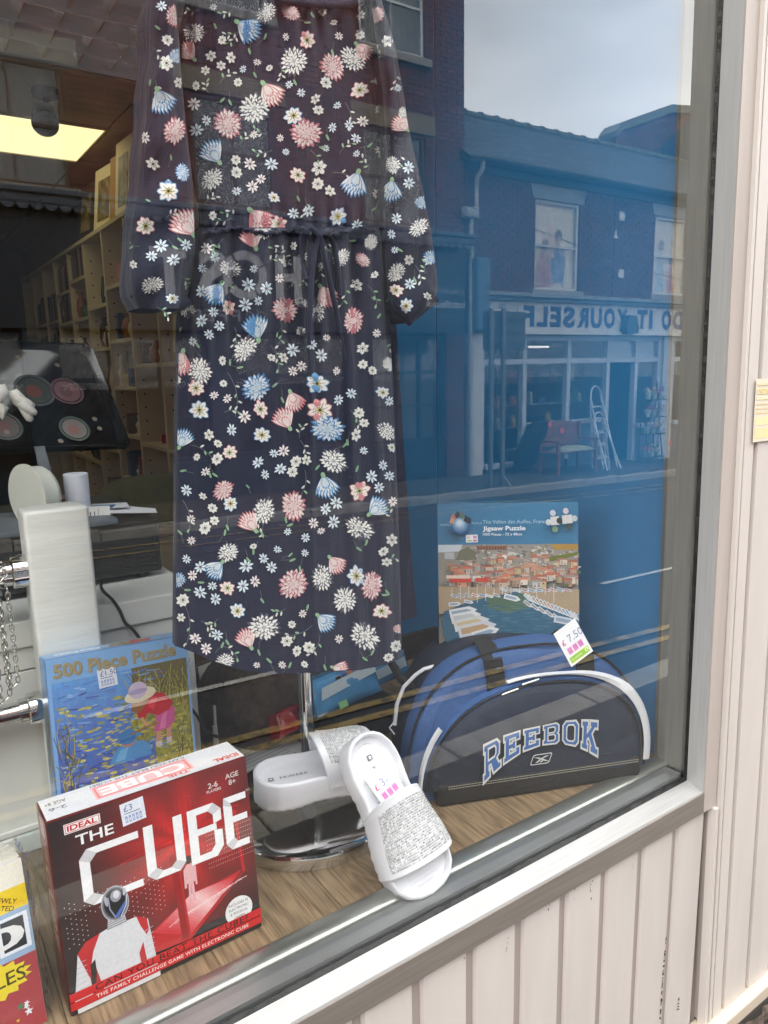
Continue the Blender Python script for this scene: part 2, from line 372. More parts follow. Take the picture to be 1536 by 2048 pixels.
def sash(parent, x0, x1, z0, z1, y, m, bars=1, curtain=True, pane=FPANE, sill=True, name='window'):
    """sash window set into a wall facing +y"""
    mb = MB(); f = .055
    mb.box((x0, y-.09, z0), (x0+f, y-.03, z1)); mb.box((x1-f, y-.09, z0), (x1, y-.03, z1)); mb.box((x0+f, y-.09, z0), (x1-f, y-.03, z0+f)); mb.box((x0+f, y-.09, z1-f), (x1-f, y-.03, z1))
    zm = (z0+z1)/2; mb.box((x0+f, y-.085, zm-.02), (x1-f, y-.034, zm+.02))
    if bars: mb.box(((x0+x1)/2-.012, y-.08, z0+f), ((x0+x1)/2+.012, y-.04, z1-f))
    wn = mb.build(name, m, parent)
    for a, b in ((z0+f, zm-.02), (zm+.02, z1-f)):
        mb = MB(); mb.box((x0+f, y-.066, a), (x1-f, y-.060, b)); mb.build('pane', pane, wn)
    if curtain:
        mb = MB(); n = 40
        mb.grid(n, 1, lambda u, v: (x0+.02+(x1-x0-.04)*u, y-.16+.012*math.sin(u*60), z0+(z1-z0)*v)); mb.build('curtain', CURT, wn, smooth=60)
    if sill:
        mb = MB(); mb.bbox((x0-.1, y-.09, z0-.12), (x1+.1, y+.07, z0), .012); mb.build('sill', STONE, wn)
    return wn

# ---------------------------------------------------------------- coffee shop house, three storeys of red brick
H0, H1 = -7.0, 8.8
host = thing('brick_coffee_house', 'tall three storey red brick coffee shop with navy fascia across the road', 'building', (0.9, YF-3, -.3))
wins = []
for cx in (-1.25, 1.75, 4.6, 7.35):
    wins.append((cx-.62, cx+.62, 3.98, 5.42)); wins.append((cx-.62, cx+.62, 6.55, 8.0))
lint = [(h[0]-.2, h[1]+.2, h[3], h[3]+.3) for h in wins]
HT = 9.4
mb = MB(); wall_with_holes(mb, H0, H1, 3.9, HT, YF-.3, YF-.012, wins); mb.box((H0, YF-6, -.4), (H0+.3, YF-.302, HT)); mb.box((H1-.3, YF-6, -.4), (H1, YF-.302, HT))
mb.box((H0+.3, YF-6, -.4), (H1-.3, YF-5.7, HT)); mb.build('wall', MORTAR, host)
mb = MB(); bricks(mb, H0, H1, 3.97, HT, YF, wins+lint+[(h[0]-.1, h[1]+.1, h[2]-.12, h[2]) for h in wins]); mb.build('brickwork', BRICK, host, kind='stuff')
mb = MB(); mb.box((H0-.1, YF-6.1, HT), (H1+.02, YF+.14, HT+.18)); mb.build('parapet_coping', STONE, host)
for i, h in enumerate(wins):
    wn = sash(host, *h, YF, WHITEP if i % 2 else mat('brown_sash_paint', (92, 66, 54), .5))
    l = lint[i]; mb = MB(); mb.bbox((l[0], YF-.06, l[2]+.002), (l[1], YF+.03, l[3]-.002), .012); mb.build('lintel', mat('buff_stone', (132, 120, 98), .8, var=.2, bump=.3, dirt=((96, 90, 78), .6, 4)), host)
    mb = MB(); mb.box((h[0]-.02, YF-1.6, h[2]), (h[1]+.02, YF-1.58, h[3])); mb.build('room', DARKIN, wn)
# fascia, cornice with scalloped lead edge
mb = MB(); mb.box((H0, YF-.3, 2.28), (H1-.06, YF+.10, 3.72)); mb.build('fascia', NAVY, host)
mb = MB(); mb.bbox((H0, YF-.05, 3.722), (H1-.03, YF+.32, 3.83), .015); mb.bbox((H0, YF-.05, 3.832), (H1-.03, YF+.36, 3.90), .012); cor = mb.build('cornice', mat('cornice_grey', (72, 80, 92), .5, var=.15), host)
mb = MB()
for k in range(int((H1-H0)/.16)):
    x = H0+.08+k*.16; mb.prism([(x-.075, 3.722)]+[(x+.075*math.cos(t), 3.722-.075*abs(math.sin(t))) for t in [math.pi*j/6+math.pi for j in range(7)]]+[(x+.075, 3.722)], lambda a, b, d: (a, YF+d, b), .29, .312)
mb.build('scalloped_edging', MATS['cornice_grey'], cor, kind='stuff')
sp = Print(lambda a, b, d: Vector((a, YF+.10+d, b)), .004, .002)
pa, pb = far(612, 505, 9.5), far(305, 600, 9.5)
LET = (196, 196, 200)
def flip(fn): return fn
def signtext(pr, s, xr, xl, z0, z1, rgb, off=0, spacing=1):
    """text on a fascia facing the road, first letter at the larger x"""
    ps, asp = text_polys(s, off, spacing); pr.d += pr.st
    for p in ps: pr.mb.add([pr.fn(xr-(xr-xl)*a, z0+(z1-z0)*b, pr.d) for a, b in p], [tuple(range(len(p)))], None, lin(rgb))
zt, zb = 3.36, 2.74
HFN = lambda a, b, d: Vector((a, YF+.10+d, b)); SINK = print_mat('sign_ink', .5)
def srect(q, x0, z0, x1, z1): q.poly([(x0, z0), (x1, z0), (x1, z1), (x0, z1)], LET)
hx0, hx1 = far(550, 550, 9.5).x, far(602, 550, 9.5).x
lp = Print(HFN, .004, .002); srect(lp, hx0, zb, hx0+.13, zt); srect(lp, hx1-.13, zb, hx1, zt); srect(lp, hx0+.13, (zb+zt)/2-.06, hx1-.13, (zb+zt)/2+.06); lp.build('letter', SINK, host)
ox, oz, R1, R2 = far(490, 550, 9.5).x, (zb+zt)/2, .34, .215
lp = Print(HFN, .004, .002)
for a0, a1 in ((30, 122), (128, 212), (218, 302), (308, 385)):
    P = [(ox+R1*math.cos(math.radians(a0+(a1-a0)*k/12)), oz+R1*math.sin(math.radians(a0+(a1-a0)*k/12))) for k in range(13)]
    Q = [(ox+R2*math.cos(math.radians(a1-(a1-a0)*k/12)), oz+R2*math.sin(math.radians(a1-(a1-a0)*k/12))) for k in range(13)]
    for k in range(12): lp.poly([P[k], P[k+1], Q[11-k], Q[12-k]], LET, same=True)
lp.build('letter', SINK, host)
lp = Print(HFN, .004, .002); signtext(lp, 'S', far(425, 550, 9.5).x+.22, far(425, 550, 9.5).x-.21, zb-.02, zt+.02, LET, .045); lp.build('letter', SINK, host)
tx = far(338, 550, 9.5).x; lp = Print(HFN, .004, .002); srect(lp, tx-.25, zt-.13, tx+.25, zt); srect(lp, tx-.068, zb, tx+.068, zt-.13); lp.build('letter', SINK, host)
for ch, u in zip('COFFEE', (524, 498, 472, 446, 420, 394)):
    x = far(u, 632, 9.5).x; sp = Print(HFN, .004, .002); signtext(sp, ch, x+.06, x-.06, 2.40, 2.56, (150, 152, 158), .01); sp.build('small_letter', SINK, host)
sp = Print(HFN, .004, .002); signtext(sp, '01246', 8.72, 8.42, 2.93, 3.02, (150, 160, 168), .004); sp.build('dialling_code', SINK, host)
sp = Print(HFN, .004, .002); signtext(sp, '861444', 8.36, 8.02, 2.93, 3.02, (150, 160, 168), .004); sp.build('telephone_number', SINK, host)
sp = Print(HFN, .004, .002); signtext(sp, 'hostcoffee.co.uk', 8.72, 7.86, 2.70, 2.82, (190, 196, 200), .02); sp.build('address_line', SINK, host)
# ground-floor front: pilasters, panelled windows
for i, x in enumerate((8.55, 6.6, 4.2, 1.8, -.6, -3.0, -5.4)):
    mb = MB(); mb.box((x-.2, YF-.25, -.45), (x+.2, YF+.06, 2.278)); mb.build('pilaster', mat('dark_teal_paint', (30, 44, 54), .45) if i else BRICK2, host)
mb = MB(); mb.box((H0, YF-.2, -.45), (H1-.46, YF-.02, .42)); mb.build('stall_riser', MATS['dark_teal_paint'], host)
for xa, xb in ((6.8, 8.35), (4.4, 6.4), (2.0, 4.0), (-.4, 1.6)):
    mb = MB(); n = 3; w3 = (xb-xa)/n
    for k in range(n+1): mb.box((xa+k*w3-.03, YF-.12, .422), (xa+k*w3+.03, YF-.03, 2.276))
    for z in (.46, 1.05, 1.62, 2.2): mb.box((xa, YF-.118, z-.03), (xb, YF-.032, z+.03))
    wn = mb.build('shop_window', MATS['dark_teal_paint'], host)
    for k in range(n):
        for z0, z1 in ((.49, 1.02), (1.08, 1.59), (1.65, 2.17)):
            mb = MB(); mb.box((xa+k*w3+.03, YF-.085, z0), (xa+(k+1)*w3-.03, YF-.078, z1)); mb.build('pane', FPANE, wn)
    mb = MB(); mb.box((xa, YF-.36, .43), (xb, YF-.34, 2.2)); mb.build('blind', mat('pale_window_blind', (120, 126, 128), .9, var=.25, vscale=1.5) if xa > 6 else mat('dark_window_blind', (40, 42, 44), .9, var=.4, vscale=1.5), wn)
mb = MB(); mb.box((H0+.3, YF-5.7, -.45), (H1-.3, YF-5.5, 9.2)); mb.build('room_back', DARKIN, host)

# ---------------------------------------------------------------- hardware shop, two storeys, slate roof
D0, D1 = 8.8, 19.5
diy = thing('brick_hardware_shop', 'low brick hardware shop with slate roof and white fascia across the road', 'building', (12, YF-3, -.4))
upw = [(10.52, 11.72, 3.10, 4.72), (14.06, 15.26, 3.14, 4.74), (17.3, 18.5, 3.14, 4.74)]
lin2 = [(h[0]-.16, h[1]+.16, h[3], h[3]+.32) for h in upw]
mb = MB(); wall_with_holes(mb, D0+.005, D1, 3.0, 5.12, YF-.3, YF-.012, upw); mb.box((D1-.3, YF-6, -.9), (D1, YF-.302, 5.1)); mb.box((D0+.31, YF-6, -.9), (D1-.31, YF-5.7, 5.1)); mb.build('wall', MORTAR, diy)
mb = MB(); bricks(mb, D0+.005, D1, 3.02, 5.1, YF, upw+lin2+[(h[0]-.08, h[1]+.08, h[2]-.1, h[2]) for h in upw]); mb.build('brickwork', BRICK2, diy, kind='stuff')
for i, h in enumerate(upw):
    l = lin2[i]; mb = MB()
    mb.prism([(l[0]+.08, l[2]+.002), (l[1]-.08, l[2]+.002), (l[1]+.02, l[3]), (l[0]-.02, l[3])], lambda a, b, d: (a, YF+d, b), -.08, .02); mb.build('lintel', mat('painted_lintel', (150, 160, 170), .7, var=.1), diy)
    wn = sash(diy, *h, YF, WHITEP, bars=0, curtain=False)
    mb = MB(); mb.box((h[0]+.01, YF-.125, h[2]+.01), (h[1]-.01, YF-.115, h[3]-.01)); mb.build('picture_panel', mat('cream_panel', (214, 206, 186), .8, var=.05), wn)
    pr = Print(lambda a, b, d, h=h: Vector((h[1]-a, YF-.115+d, h[2]+b)), .003, .0012)     # a runs as read from the road
    W, Hh = h[1]-h[0], h[3]-h[2]
    pr.rect(.03, .03, W-.03, Hh-.03, (222, 214, 194))
    if i == 0:
        pr.poly([(.28, .03), (.60, .03), (.63, .30), (.66, .52), (.62, .78), (.52, .86), (.40, .86), (.31, .80), (.25, .50), (.29, .30)], (86, 122, 168)); pr.poly([(.33, .03), (.58, .03), (.57, .16), (.34, .16)], (206, 200, 190)); pr.poly([(.41, .84), (.52, .84), (.51, .95), (.42, .95)], (190, 150, 128)); pr.ell(.465, 1.02, .10, .13, (46, 38, 36)); pr.ell(.44, .97, .05, .06, (190, 150, 128)); pr.poly([(.56, .72), (.66, .74), (.76, 1.22), (.70, 1.24)], (206, 170, 146))
        pr.poly([(.64, .05), (1.06, .05), (1.04, .5), (.94, .72), (.74, .66), (.66, .4)], (166, 92, 96)); pr.ell(.82, .84, .09, .12, (92, 66, 52)); pr.poly([(.60, .62), (.72, .60), (.58, .92), (.53, .9)], (206, 170, 146))
        for k in range(7): pr.line([(.66+k*.06, .06), (.72+k*.05, .62)], .008, (214, 180, 180))
        for k in range(8): pr.line([(.66, .1+k*.07), (1.03, .1+k*.07)], .008, (206, 160, 160))
    else:
        pr.poly([(.3, .06), (.56, .06), (.5, .62), (.42, .66)], (206, 130, 110)); pr.ell(.46, .74, .07, .1, (120, 84, 66)); pr.poly([(.66, .06), (.96, .06), (.9, .9), (.74, .9)], (170, 190, 206)); pr.ell(.82, 1.04, .09, .12, (100, 76, 62))
    pr.build('picture_print', print_mat('poster_ink', .8), wn)
# little white boxes and a cable clipped to the brickwork
for u, v, n, lb in ((1245, 430, 'wall_vent', 'small white box high on the hardware shop brickwork'), (1232, 468, 'wall_bracket', 'little white bracket between the two upstairs windows'), (1243, 545, 'wall_vent', 'small white box low on the hardware shop brickwork')):
    q = far(u, v, 9.55); mb = MB()
    if n == 'wall_vent': mb.bbox((q.x-.09, YF+.008, q.z-.11), (q.x+.07, YF+.05, q.z+.06), .006)
    else: mb.prism([(q.x-.06, q.z-.08), (q.x+.05, q.z-.08), (q.x, q.z+.08)], lambda a, b, d: (a, YF+d, b), .008, .05)
    mb.build(n, WHITEP, diy)
q = far(1232, 468, 9.55); mb = MB(); mb.tube([(q.x, YF+.012, 3.02), (q.x, YF+.012, q.z), (q.x-.02, YF+.012, 4.9)], .008, 6); mb.build('cable', NAVY, diy)
mb = MB(); mb.tube([(8.0, YF+.4, 4.4), (10.5, YF+.32, 4.05), (13, YF+.3, 3.6), (16, YF+.25, 3.3)], .008, 6); mb.build('cable', NAVY, diy)
# roof
yr, zr = YF-2.6, 6.93
mb = MB(); N = 26
for k in range(N):
    t0, t1 = k/N, (k+1.25)/N
    y0, z0 = YF+.22+(yr-YF-.22)*t0, 5.18+(zr-5.18)*t0; y1, z1 = YF+.22+(yr-YF-.22)*min(t1, 1), 5.18+(zr-5.18)*min(t1, 1)
    x = D0-.1 - (.15 if k % 2 else 0)
    while x < D1:
        e = rnd.uniform(-.004, .008); a, b = max(x, D0-.1)+.004, min(x+.30, D1)-.004
        if b-a > .02: mb.add([(a, y0, z0+.022+e), (b, y0, z0+.022+e), (b, y1, z1+.004), (a, y1, z1+.004), (a, y0, z0-.01), (b, y0, z0-.01)], [(0, 3, 2, 1), (4, 0, 1, 5)])
        x += .30
roof = mb.build('roof', SLATE, diy, kind='stuff')
mb = MB(); mb.add([(D0-.1, YF+.2, 5.1), (D1, YF+.2, 5.1), (D1, yr, zr-.06), (D0-.1, yr, zr-.06), (D1, yr-3, 5.1), (D0-.1, yr-3, 5.1)], [(0, 1, 2, 3), (3, 2, 4, 5)]); mb.build('roof_deck', SLATE, diy)
for k in range(23):
    x = D0-.1+k*.46; mb = MB(); mb.loft([[(x, yr+.13*math.cos(t), zr-.05+.13*math.sin(t)) for t in [math.pi*j/8 for j in range(9)]], [(x+.40, yr+.13*math.cos(t), zr-.05+.13*math.sin(t)) for t in [math.pi*j/8 for j in range(9)]], [(x+.40, yr+.155*math.cos(t), zr-.05+.155*math.sin(t)) for t in [math.pi*j/8 for j in range(9)]], [(x+.46, yr+.155*math.cos(t), zr-.05+.155*math.sin(t)) for t in [math.pi*j/8 for j in range(9)]]], cap=False, closed=False)
    mb.build('ridge_tile', mat('ridge_tile', (92, 96, 84), .9, var=.3), roof)
mb = MB(); mb.loft([[(x, YF+.28+.075*math.cos(t), 5.16+.075*math.sin(t)) for t in [math.pi+math.pi*j/8 for j in range(9)]] for x in (D0+.05, D1)], cap=False, closed=False); mb.box((D0+.05, YF+.02, 4.98), (D1, YF+.06, 5.10)); gut = mb.build('gutter', mat('gutter_black', (52, 62, 72), .5), diy)
mb = MB(); mb.tube([(8.98, YF+.28, 5.1), (8.98, YF+.26, 4.98), (8.98, YF+.12, 4.86), (8.98, YF+.11, 4.36), (8.86, YF+.11, 4.26), (8.86, YF+.11, -.3)], .042, 10)
for z in (3.6, 2.2, .7): mb.tube([(8.86, YF+.11, z), (8.86, YF+.11, z+.07)], .056, 10)
mb.bbox((8.70, YF+.03, 4.20), (8.98, YF+.2, 4.38), .02); mb.build('downpipe', LEADGREY, gut, smooth=50)
# first-floor band, fascia, fascia lettering
mb = MB(); mb.bbox((D0+.3, YF-.1, 2.93), (D1, YF+.28, 3.0), .01); mb.bbox((D0+.3, YF-.1, 2.86), (D1, YF+.20, 2.928), .01); mb.build('cornice', mat('weathered_cornice', (140, 150, 156), .8, var=.3, vscale=8, dirt=((80, 90, 92), .55, 9)), diy)
mb = MB(); mb.bbox((D0+.05, YF-.1, 2.30), (D0+.36, YF+.30, 3.55), .05); mb.build('corbel', mat('corbel_paint', (92, 118, 142), .7, var=.15), diy)
mb = MB(); mb.box((9.2, YF-.2, 2.34), (D1, YF+.12, 2.858)); fas = mb.build('fascia', mat('white_fascia', (206, 208, 208), .5, var=.06), diy)
mb = MB(); mb.box((9.2, YF-.1, 2.27), (D1, YF+.16, 2.338)); mb.build('fascia_moulding', WHITEP, fas)
DFN = lambda a, b, d: Vector((a, YF+.12+d, b)); pr = Print(DFN, .004, .002)
BL = (44, 78, 132)
def letters(word, x_first, step_w, z0, z1, off=.03):
    x = x_first
    for ch in word:
        if ch == ' ': x -= step_w*.62; continue
        ww = step_w*{'I': .30, 'E': .74, 'L': .72, 'F': .70, 'T': .86}.get(ch, .84)
        q = Print(DFN, .004, .002); signtext(q, ch, x, x-ww, z0-(.01 if ch in 'OSU' else 0), z1+(.01 if ch in 'OS' else 0), BL, off); q.build('letter', SINK, fas); x -= ww+step_w*.17
    return x
letters('DO IT YOURSELF', far(1362, 640, 9.5).x, .395, 2.41, 2.79, .045)
signtext(pr, 'TEL', far(1010, 612, 9.5).x, far(993, 612, 9.5).x, 2.72, 2.80, (60, 70, 90), .01)
pr.build('telephone_word', SINK, fas)
for u in (968, 1033): pr = Print(DFN, .004, .002); pr.line([(far(u, 610, 9.5).x, 2.40), (far(u, 610, 9.5).x, 2.82)], .012, (120, 130, 140)); pr.build('panel_line', SINK, fas)
mb = MB(); al = far(1258, 645, 9.4); mb.prism([(al.x-.17, 2.30), (al.x+.17, 2.30), (al.x+.2, 2.38), (al.x+.12, 2.66), (al.x-.12, 2.66), (al.x-.2, 2.38)], lambda a, b, d: (a, YF+d, b), .125, .30)
mb.solo('alarm_box', mat('alarm_box_blue', (48, 78, 100), .5), 'small bell-shaped alarm box fixed to the white shop fascia', 'alarm')
# shop front frame
FW = mat('shopfront_blue_white', (190, 200, 212), .5, var=.06, dirt=((140, 150, 160), .68, 5))
def post(x0, x1, z0, z1, n='frame_post', m=FW, y1=-.02): mb = MB(); mb.box((x0, YF-.14, z0), (x1, YF+y1, z1)); return mb.build(n, m, diy)
gz = -.5
post(8.88, 9.18, gz, 2.29, 'pier', m=WHITEP, y1=.08); post(14.5, 14.86, gz, 2.26, 'pier', m=FW, y1=.05); post(18.9, 19.3, gz, 2.26, 'pier', m=FW, y1=.05)
for x in (9.2, 10.28, 11.5, 12.70, 14.40, 14.9, 16.6): post(x, x+.10, gz if x > 12 else -.2, 2.26)
post(13.62, 13.72, gz, 2.26)
for x0, x1 in ((9.302, 10.278), (10.382, 11.498), (11.602, 12.698), (12.802, 13.618), (13.722, 14.398), (15.002, 16.598), (16.702, 18.898)):
    for z in (1.72, 2.16): mb = MB(); mb.box((x0, YF-.13, z), (x1, YF-.03, z+.10)); mb.build('transom', FW, diy)
for x0, x1, zs in ((9.302, 10.278, -.22), (10.382, 11.498, .50), (11.602, 12.698, .50), (13.722, 14.398, .3), (15.002, 16.598, .3), (16.702, 18.898, .3)):
    mb = MB(); mb.bbox((x0, YF-.12, zs), (x1, YF+.05, zs+.09), .01); mb.build('sill', FW, diy)
    if zs > -.1: mb = MB(); mb.box((x0, YF-.11, gz-.2), (x1, YF-.04, zs-.002)); mb.build('stall_riser', mat('riser_blue_grey', (84, 100, 116), .6), diy)
    mb = MB(); mb.box((x0, YF-.09, zs+.09), (x1, YF-.084, 1.72)); mb.build('pane', FPANE, diy)
for x0, x1 in ((9.302, 10.278), (10.382, 11.498), (11.602, 12.698), (12.802, 13.618), (13.722, 14.398)):
    mb = MB(); mb.box((x0, YF-.088, 1.822), (x1, YF-.082, 2.158)); mb.build('fanlight_pane', FPANE, diy)
    if x0 > 12.7: mb = MB(); mb.box((x0, YF-.12, 1.822), (x1, YF-.11, 2.158)); mb.build('fanlight_blank', mat('pale_blank', (150, 168, 186), .7), diy)
mb = MB(); mb.box((12.81, YF-.7, gz), (12.86, YF-.1, 1.70)); mb.bbox((12.9, YF-.72, gz+.05), (13.55, YF-.68, 1.66), .01); mb.build('door', mat('door_dark_blue', (44, 66, 92), .5), diy)
mb = MB(); mb.tube([(12.2, YF-1.2, 2.08), (11.6, YF-1.2, 2.08)], .02, 8); mb.build('strip_light', emit_mat('strip_light', (1, .97, .9), 6), diy)
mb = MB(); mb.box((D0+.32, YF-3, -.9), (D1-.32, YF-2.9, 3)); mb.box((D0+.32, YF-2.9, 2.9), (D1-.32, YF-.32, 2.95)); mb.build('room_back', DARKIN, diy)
# goods inside the far window: shelves with coloured tins
SHELF = mat('far_shelf', (120, 124, 126), .8)
mb = MB()
for z in (.0, .45, .9, 1.35): mb.box((9.3, YF-.75, z), (12.6, YF-.5, z+.02))
mb.build('window_shelving', SHELF, diy)
gw = ['red', 'green', 'yellow', 'blue', 'white', 'black', 'brown']; zw = {.02: 'lowest', .47: 'second', .92: 'third', 1.37: 'top'}; tn = {}; ordw = ['first', 'second', 'third', 'fourth', 'fifth', 'sixth', 'seventh', 'eighth', 'ninth']
gc = [(150, 60, 50), (60, 110, 60), (190, 170, 90), (90, 110, 150), (190, 190, 185), (70, 70, 76), (150, 100, 60)]
for k, x in enumerate(sorted(9.36+rnd.random()*3.2 for _ in range(46))):
    z = rnd.choice((.02, .47, .92, 1.37)); h = rnd.uniform(.12, .32); c = rnd.choice(gc); r = rnd.uniform(.04, .09)
    mb = MB(); mb.lathe([(0, 0), (r, 0), (r, h*.8), (r*.7, h), (0, h)], (x, YF-.6, z), 10)
    ky = (c, z); tn[ky] = tn.get(ky, 0)+1
    mb.solo('stock_tin', mat('stock_%d_%d' % (c[0], c[1]), c, .5), '%s %s tin along the %s shelf in the hardware shop window' % (ordw[min(8, tn[ky]-1)], gw[gc.index(c)], zw[z]), 'tin', 'goods behind the hardware shop window', smooth=50)
# taller gable beyond
gab = thing('gable_house', 'taller brick gable end rising behind the hardware shop roof', 'building', (17.5, -16.5, -1))
mb = MB(); g1, g2 = far(1232, 262, 13.6), far(1350, 222, 13.6)
pf = lambda a, b, d: (a, -13.6+d, b)
mb.prism([(g1.x, -1), (g1.x+7, -1), (g1.x+7, g1.z+.2), (g2.x+1.6, g2.z+.25), (g2.x-.2, g2.z), (g1.x+.2, g1.z+.12), (g1.x, g1.z-.1)], pf, -.5, 0); mb.build('wall', BRICK2, gab)
mb = MB(); mb.prism([(g1.x-.03, g1.z-.16), (g1.x+.22, g1.z+.04), (g2.x-.2, g2.z-.08), (g2.x+1.6, g2.z+.17), (g2.x+1.6, g2.z+.36), (g2.x-.25, g2.z+.12), (g1.x+.16, g1.z+.23), (g1.x-.08, g1.z-.02)], pf, -.55, .06); mb.build('verge', mat('verge_stone', (120, 122, 112), .9, var=.2), gab)
# more houses of the terrace, both ways and behind the photographer's shop row
for k, (x0, x1, h, c) in enumerate(((19.6, 27, 6.4, BRICK), (27.1, 36, 7.6, BRICK2), (-16, -7.1, 7.4, BRICK2), (-27, -16.1, 8.4, BRICK))):
    ht = thing('terrace_house', ['plain brick terrace house beyond the hardware shop', 'furthest brick terrace house beyond the hardware shop', 'brick terrace house left beyond the coffee shop', 'furthest brick terrace house beyond the coffee shop'][k], 'building', ((x0+x1)/2, YF-3, -.5), group='terrace beyond the shops')
    mb = MB(); mb.box((x0, YF-6, -1), (x1, YF-.01, h)); mb.build('wall', c, ht)
    mb = MB(); mb.add([(x0, YF+.2, h), (x1, YF+.2, h), (x1, YF-3, h+2), (x0, YF-3, h+2), (x1, YF-6.2, h), (x0, YF-6.2, h)], [(0, 1, 2, 3), (3, 2, 4, 5), (0, 3, 5), (1, 4, 2)]); mb.build('roof', SLATE, ht)
    for q in range(3):
        xa = x0+.9+q*(x1-x0-2.2)/2
        for z in (1.0, 3.8): wn = sash(ht, xa, xa+1.1, z, z+1.5, YF+.09, WHITEP, curtain=False, pane=FPANE)

# ================================================================== THINGS ON THE FAR PAVEMENT
GREYM = mat('sign_back_grey', (84, 92, 98), .5, metal=.3, var=.12); GALV = mat('galvanised_post', (118, 124, 128), .5, metal=.5, var=.12)
ps = 8.35
rs = thing('road_sign', 'back of a grey road sign on two posts before the hardware shop', 'sign', (9.0, -ps, -.32))
a, b, c = far(966, 621, ps), far(1050, 615, ps), far(1046, 700, ps)
mb = MB(); mb.bbox((a.x, -ps-.01, c.z), (b.x, -ps+.01, a.z), .004); pan = mb.build('sign_panel', GREYM, rs)
mb = MB()
for z in (c.z+.12, (a.z+c.z)/2, a.z-.12): mb.box((a.x+.02, -ps+.012, z-.02), (b.x-.02, -ps+.035, z+.02))
mb.build('rib', GREYM, pan)
for u in (974, 997):
    p = far(u, 948, ps); mb = MB(); mb.tube([(p.x, -ps+.08, -.6), (p.x, -ps+.08, a.z+.03)], .042, 12); mb.build('post', GALV, rs, smooth=50)
mb = MB(); p = far(997, 948, ps); mb.tube([(p.x, -ps+.12, -.1), (p.x+.1, -ps+.3, -.37), (p.x+.5, -ps+.3, -.38)], .012, 8); mb.build('stay', LEADGREY, rs)
# garden bench
WOODR = mat('bench_wood', (134, 92, 78), .7, var=.25, stretch=(1, 8, 8), bump=.2); IRON = mat('bench_iron', (60, 66, 70), .6)
by = -8.95; bx0, bx1 = 10.25, 11.42; bz = far_z(10.8)
be = thing('garden_bench', 'brown slatted garden bench outside the hardware shop', 'bench', (10.8, by, bz))
mb = MB()
for k in range(4): mb = MB(); mb.bbox((bx0, by-.16+k*.11, bz+.42), (bx1, by-.07+k*.11, bz+.445), .006); mb.build('seat_slat', WOODR, be)
for k in range(5):
    mb = MB(); z = bz+.52+k*.085; hh = .075 if k < 4 else .12; n = 10
    mb.loft([[(bx0+(bx1-bx0)*i/n, by-.22-.012*k, z), (bx0+(bx1-bx0)*i/n, by-.19-.012*k, z), (bx0+(bx1-bx0)*i/n, by-.19-.012*k, z+(hh if k < 4 else .05+.08*math.sin(math.pi*i/n))), (bx0+(bx1-bx0)*i/n, by-.22-.012*k, z+(hh if k < 4 else .05+.08*math.sin(math.pi*i/n)))] for i in range(n+1)]); mb.build('back_slat', WOODR, be)
for x in (bx0+.06, bx1-.06):
    for y0 in (by-.2, by+.24): mb = MB(); mb.bbox((x-.03, y0-.03, bz-.02), (x+.03, y0+.03, bz+(.95 if y0 < by else .62)), .006); mb.build('leg', WOODR, be)
    mb = MB(); mb.bbox((x-.035, by-.2, bz+.62), (x+.035, by+.29, bz+.655), .008); mb.build('armrest', WOODR, be)
mb = MB(); mb.grid(16, 8, lambda u, v: (bx0+.18+.85*u, by-.12+.4*v, bz+.45+.09*math.sin(math.pi*u)**.4*math.sin(math.pi*v)**.4)); mb.solo('seat_cushion', mat('floral_cushion', (150, 160, 140), .9, var=.5, vscale=30, dirt=((196, 176, 90), .56, 24)), 'flowered cushion lying on the garden bench seat', 'cushion', smooth=60)
def ticket(p, r, label):
    mb = MB(); mb.tube([Vector(p)+Vector((0, 0, 0)), Vector(p)+Vector((0, .006, 0))], r, 14); mb.solo('price_ticket', mat('red_ticket', (236, 88, 84), .6), label, 'price ticket', 'red price tickets outside the hardware shop')
ticket((10.85, by-.17, bz+.80), .055, 'round red price ticket on the back of the bench')
# upturned dark barrow tray
tx = 9.95; tz = far_z(tx)
bt = thing('barrow_tray', 'dark plastic wheelbarrow tray standing tilted beside the garden bench', 'tray', (tx, -9.1, tz))
M = fmat((tx-.22, -9.28, tz+.12), (1, 0, 0), (.28, .34, 1))
rim = [(-.02, .95), (.42, .95), (.56, .1), (.48, 0), (.02, 0), (-.04, .1)]; inn = [(.05, .84), (.36, .84), (.44, .16), (.40, .1), (.1, .1), (.06, .16)]
mb = MB(); fq = lambda P, d: [M @ Vector((x, z, d)) for x, z in P]
mb.loft([fq(rim, 0), fq(rim, .02), fq(inn, .17), fq(inn, .18)]); mb.build('tray', mat('dark_green_plastic', (34, 52, 58), .45, var=.1), bt, smooth=30)
mb = MB(); mb.tube([M @ Vector((0, .1, -.02)), M @ Vector((-.04, -.12, .1)), M @ Vector((.5, -.12, .1)), M @ Vector((.5, .1, -.02))], .018, 8); mb.build('leg_frame', IRON, bt)
q = M @ Vector((.30, .9, -.02)); ticket((q.x+.04, q.y+.06, q.z), .05, 'red price ticket at the top of the barrow tray')
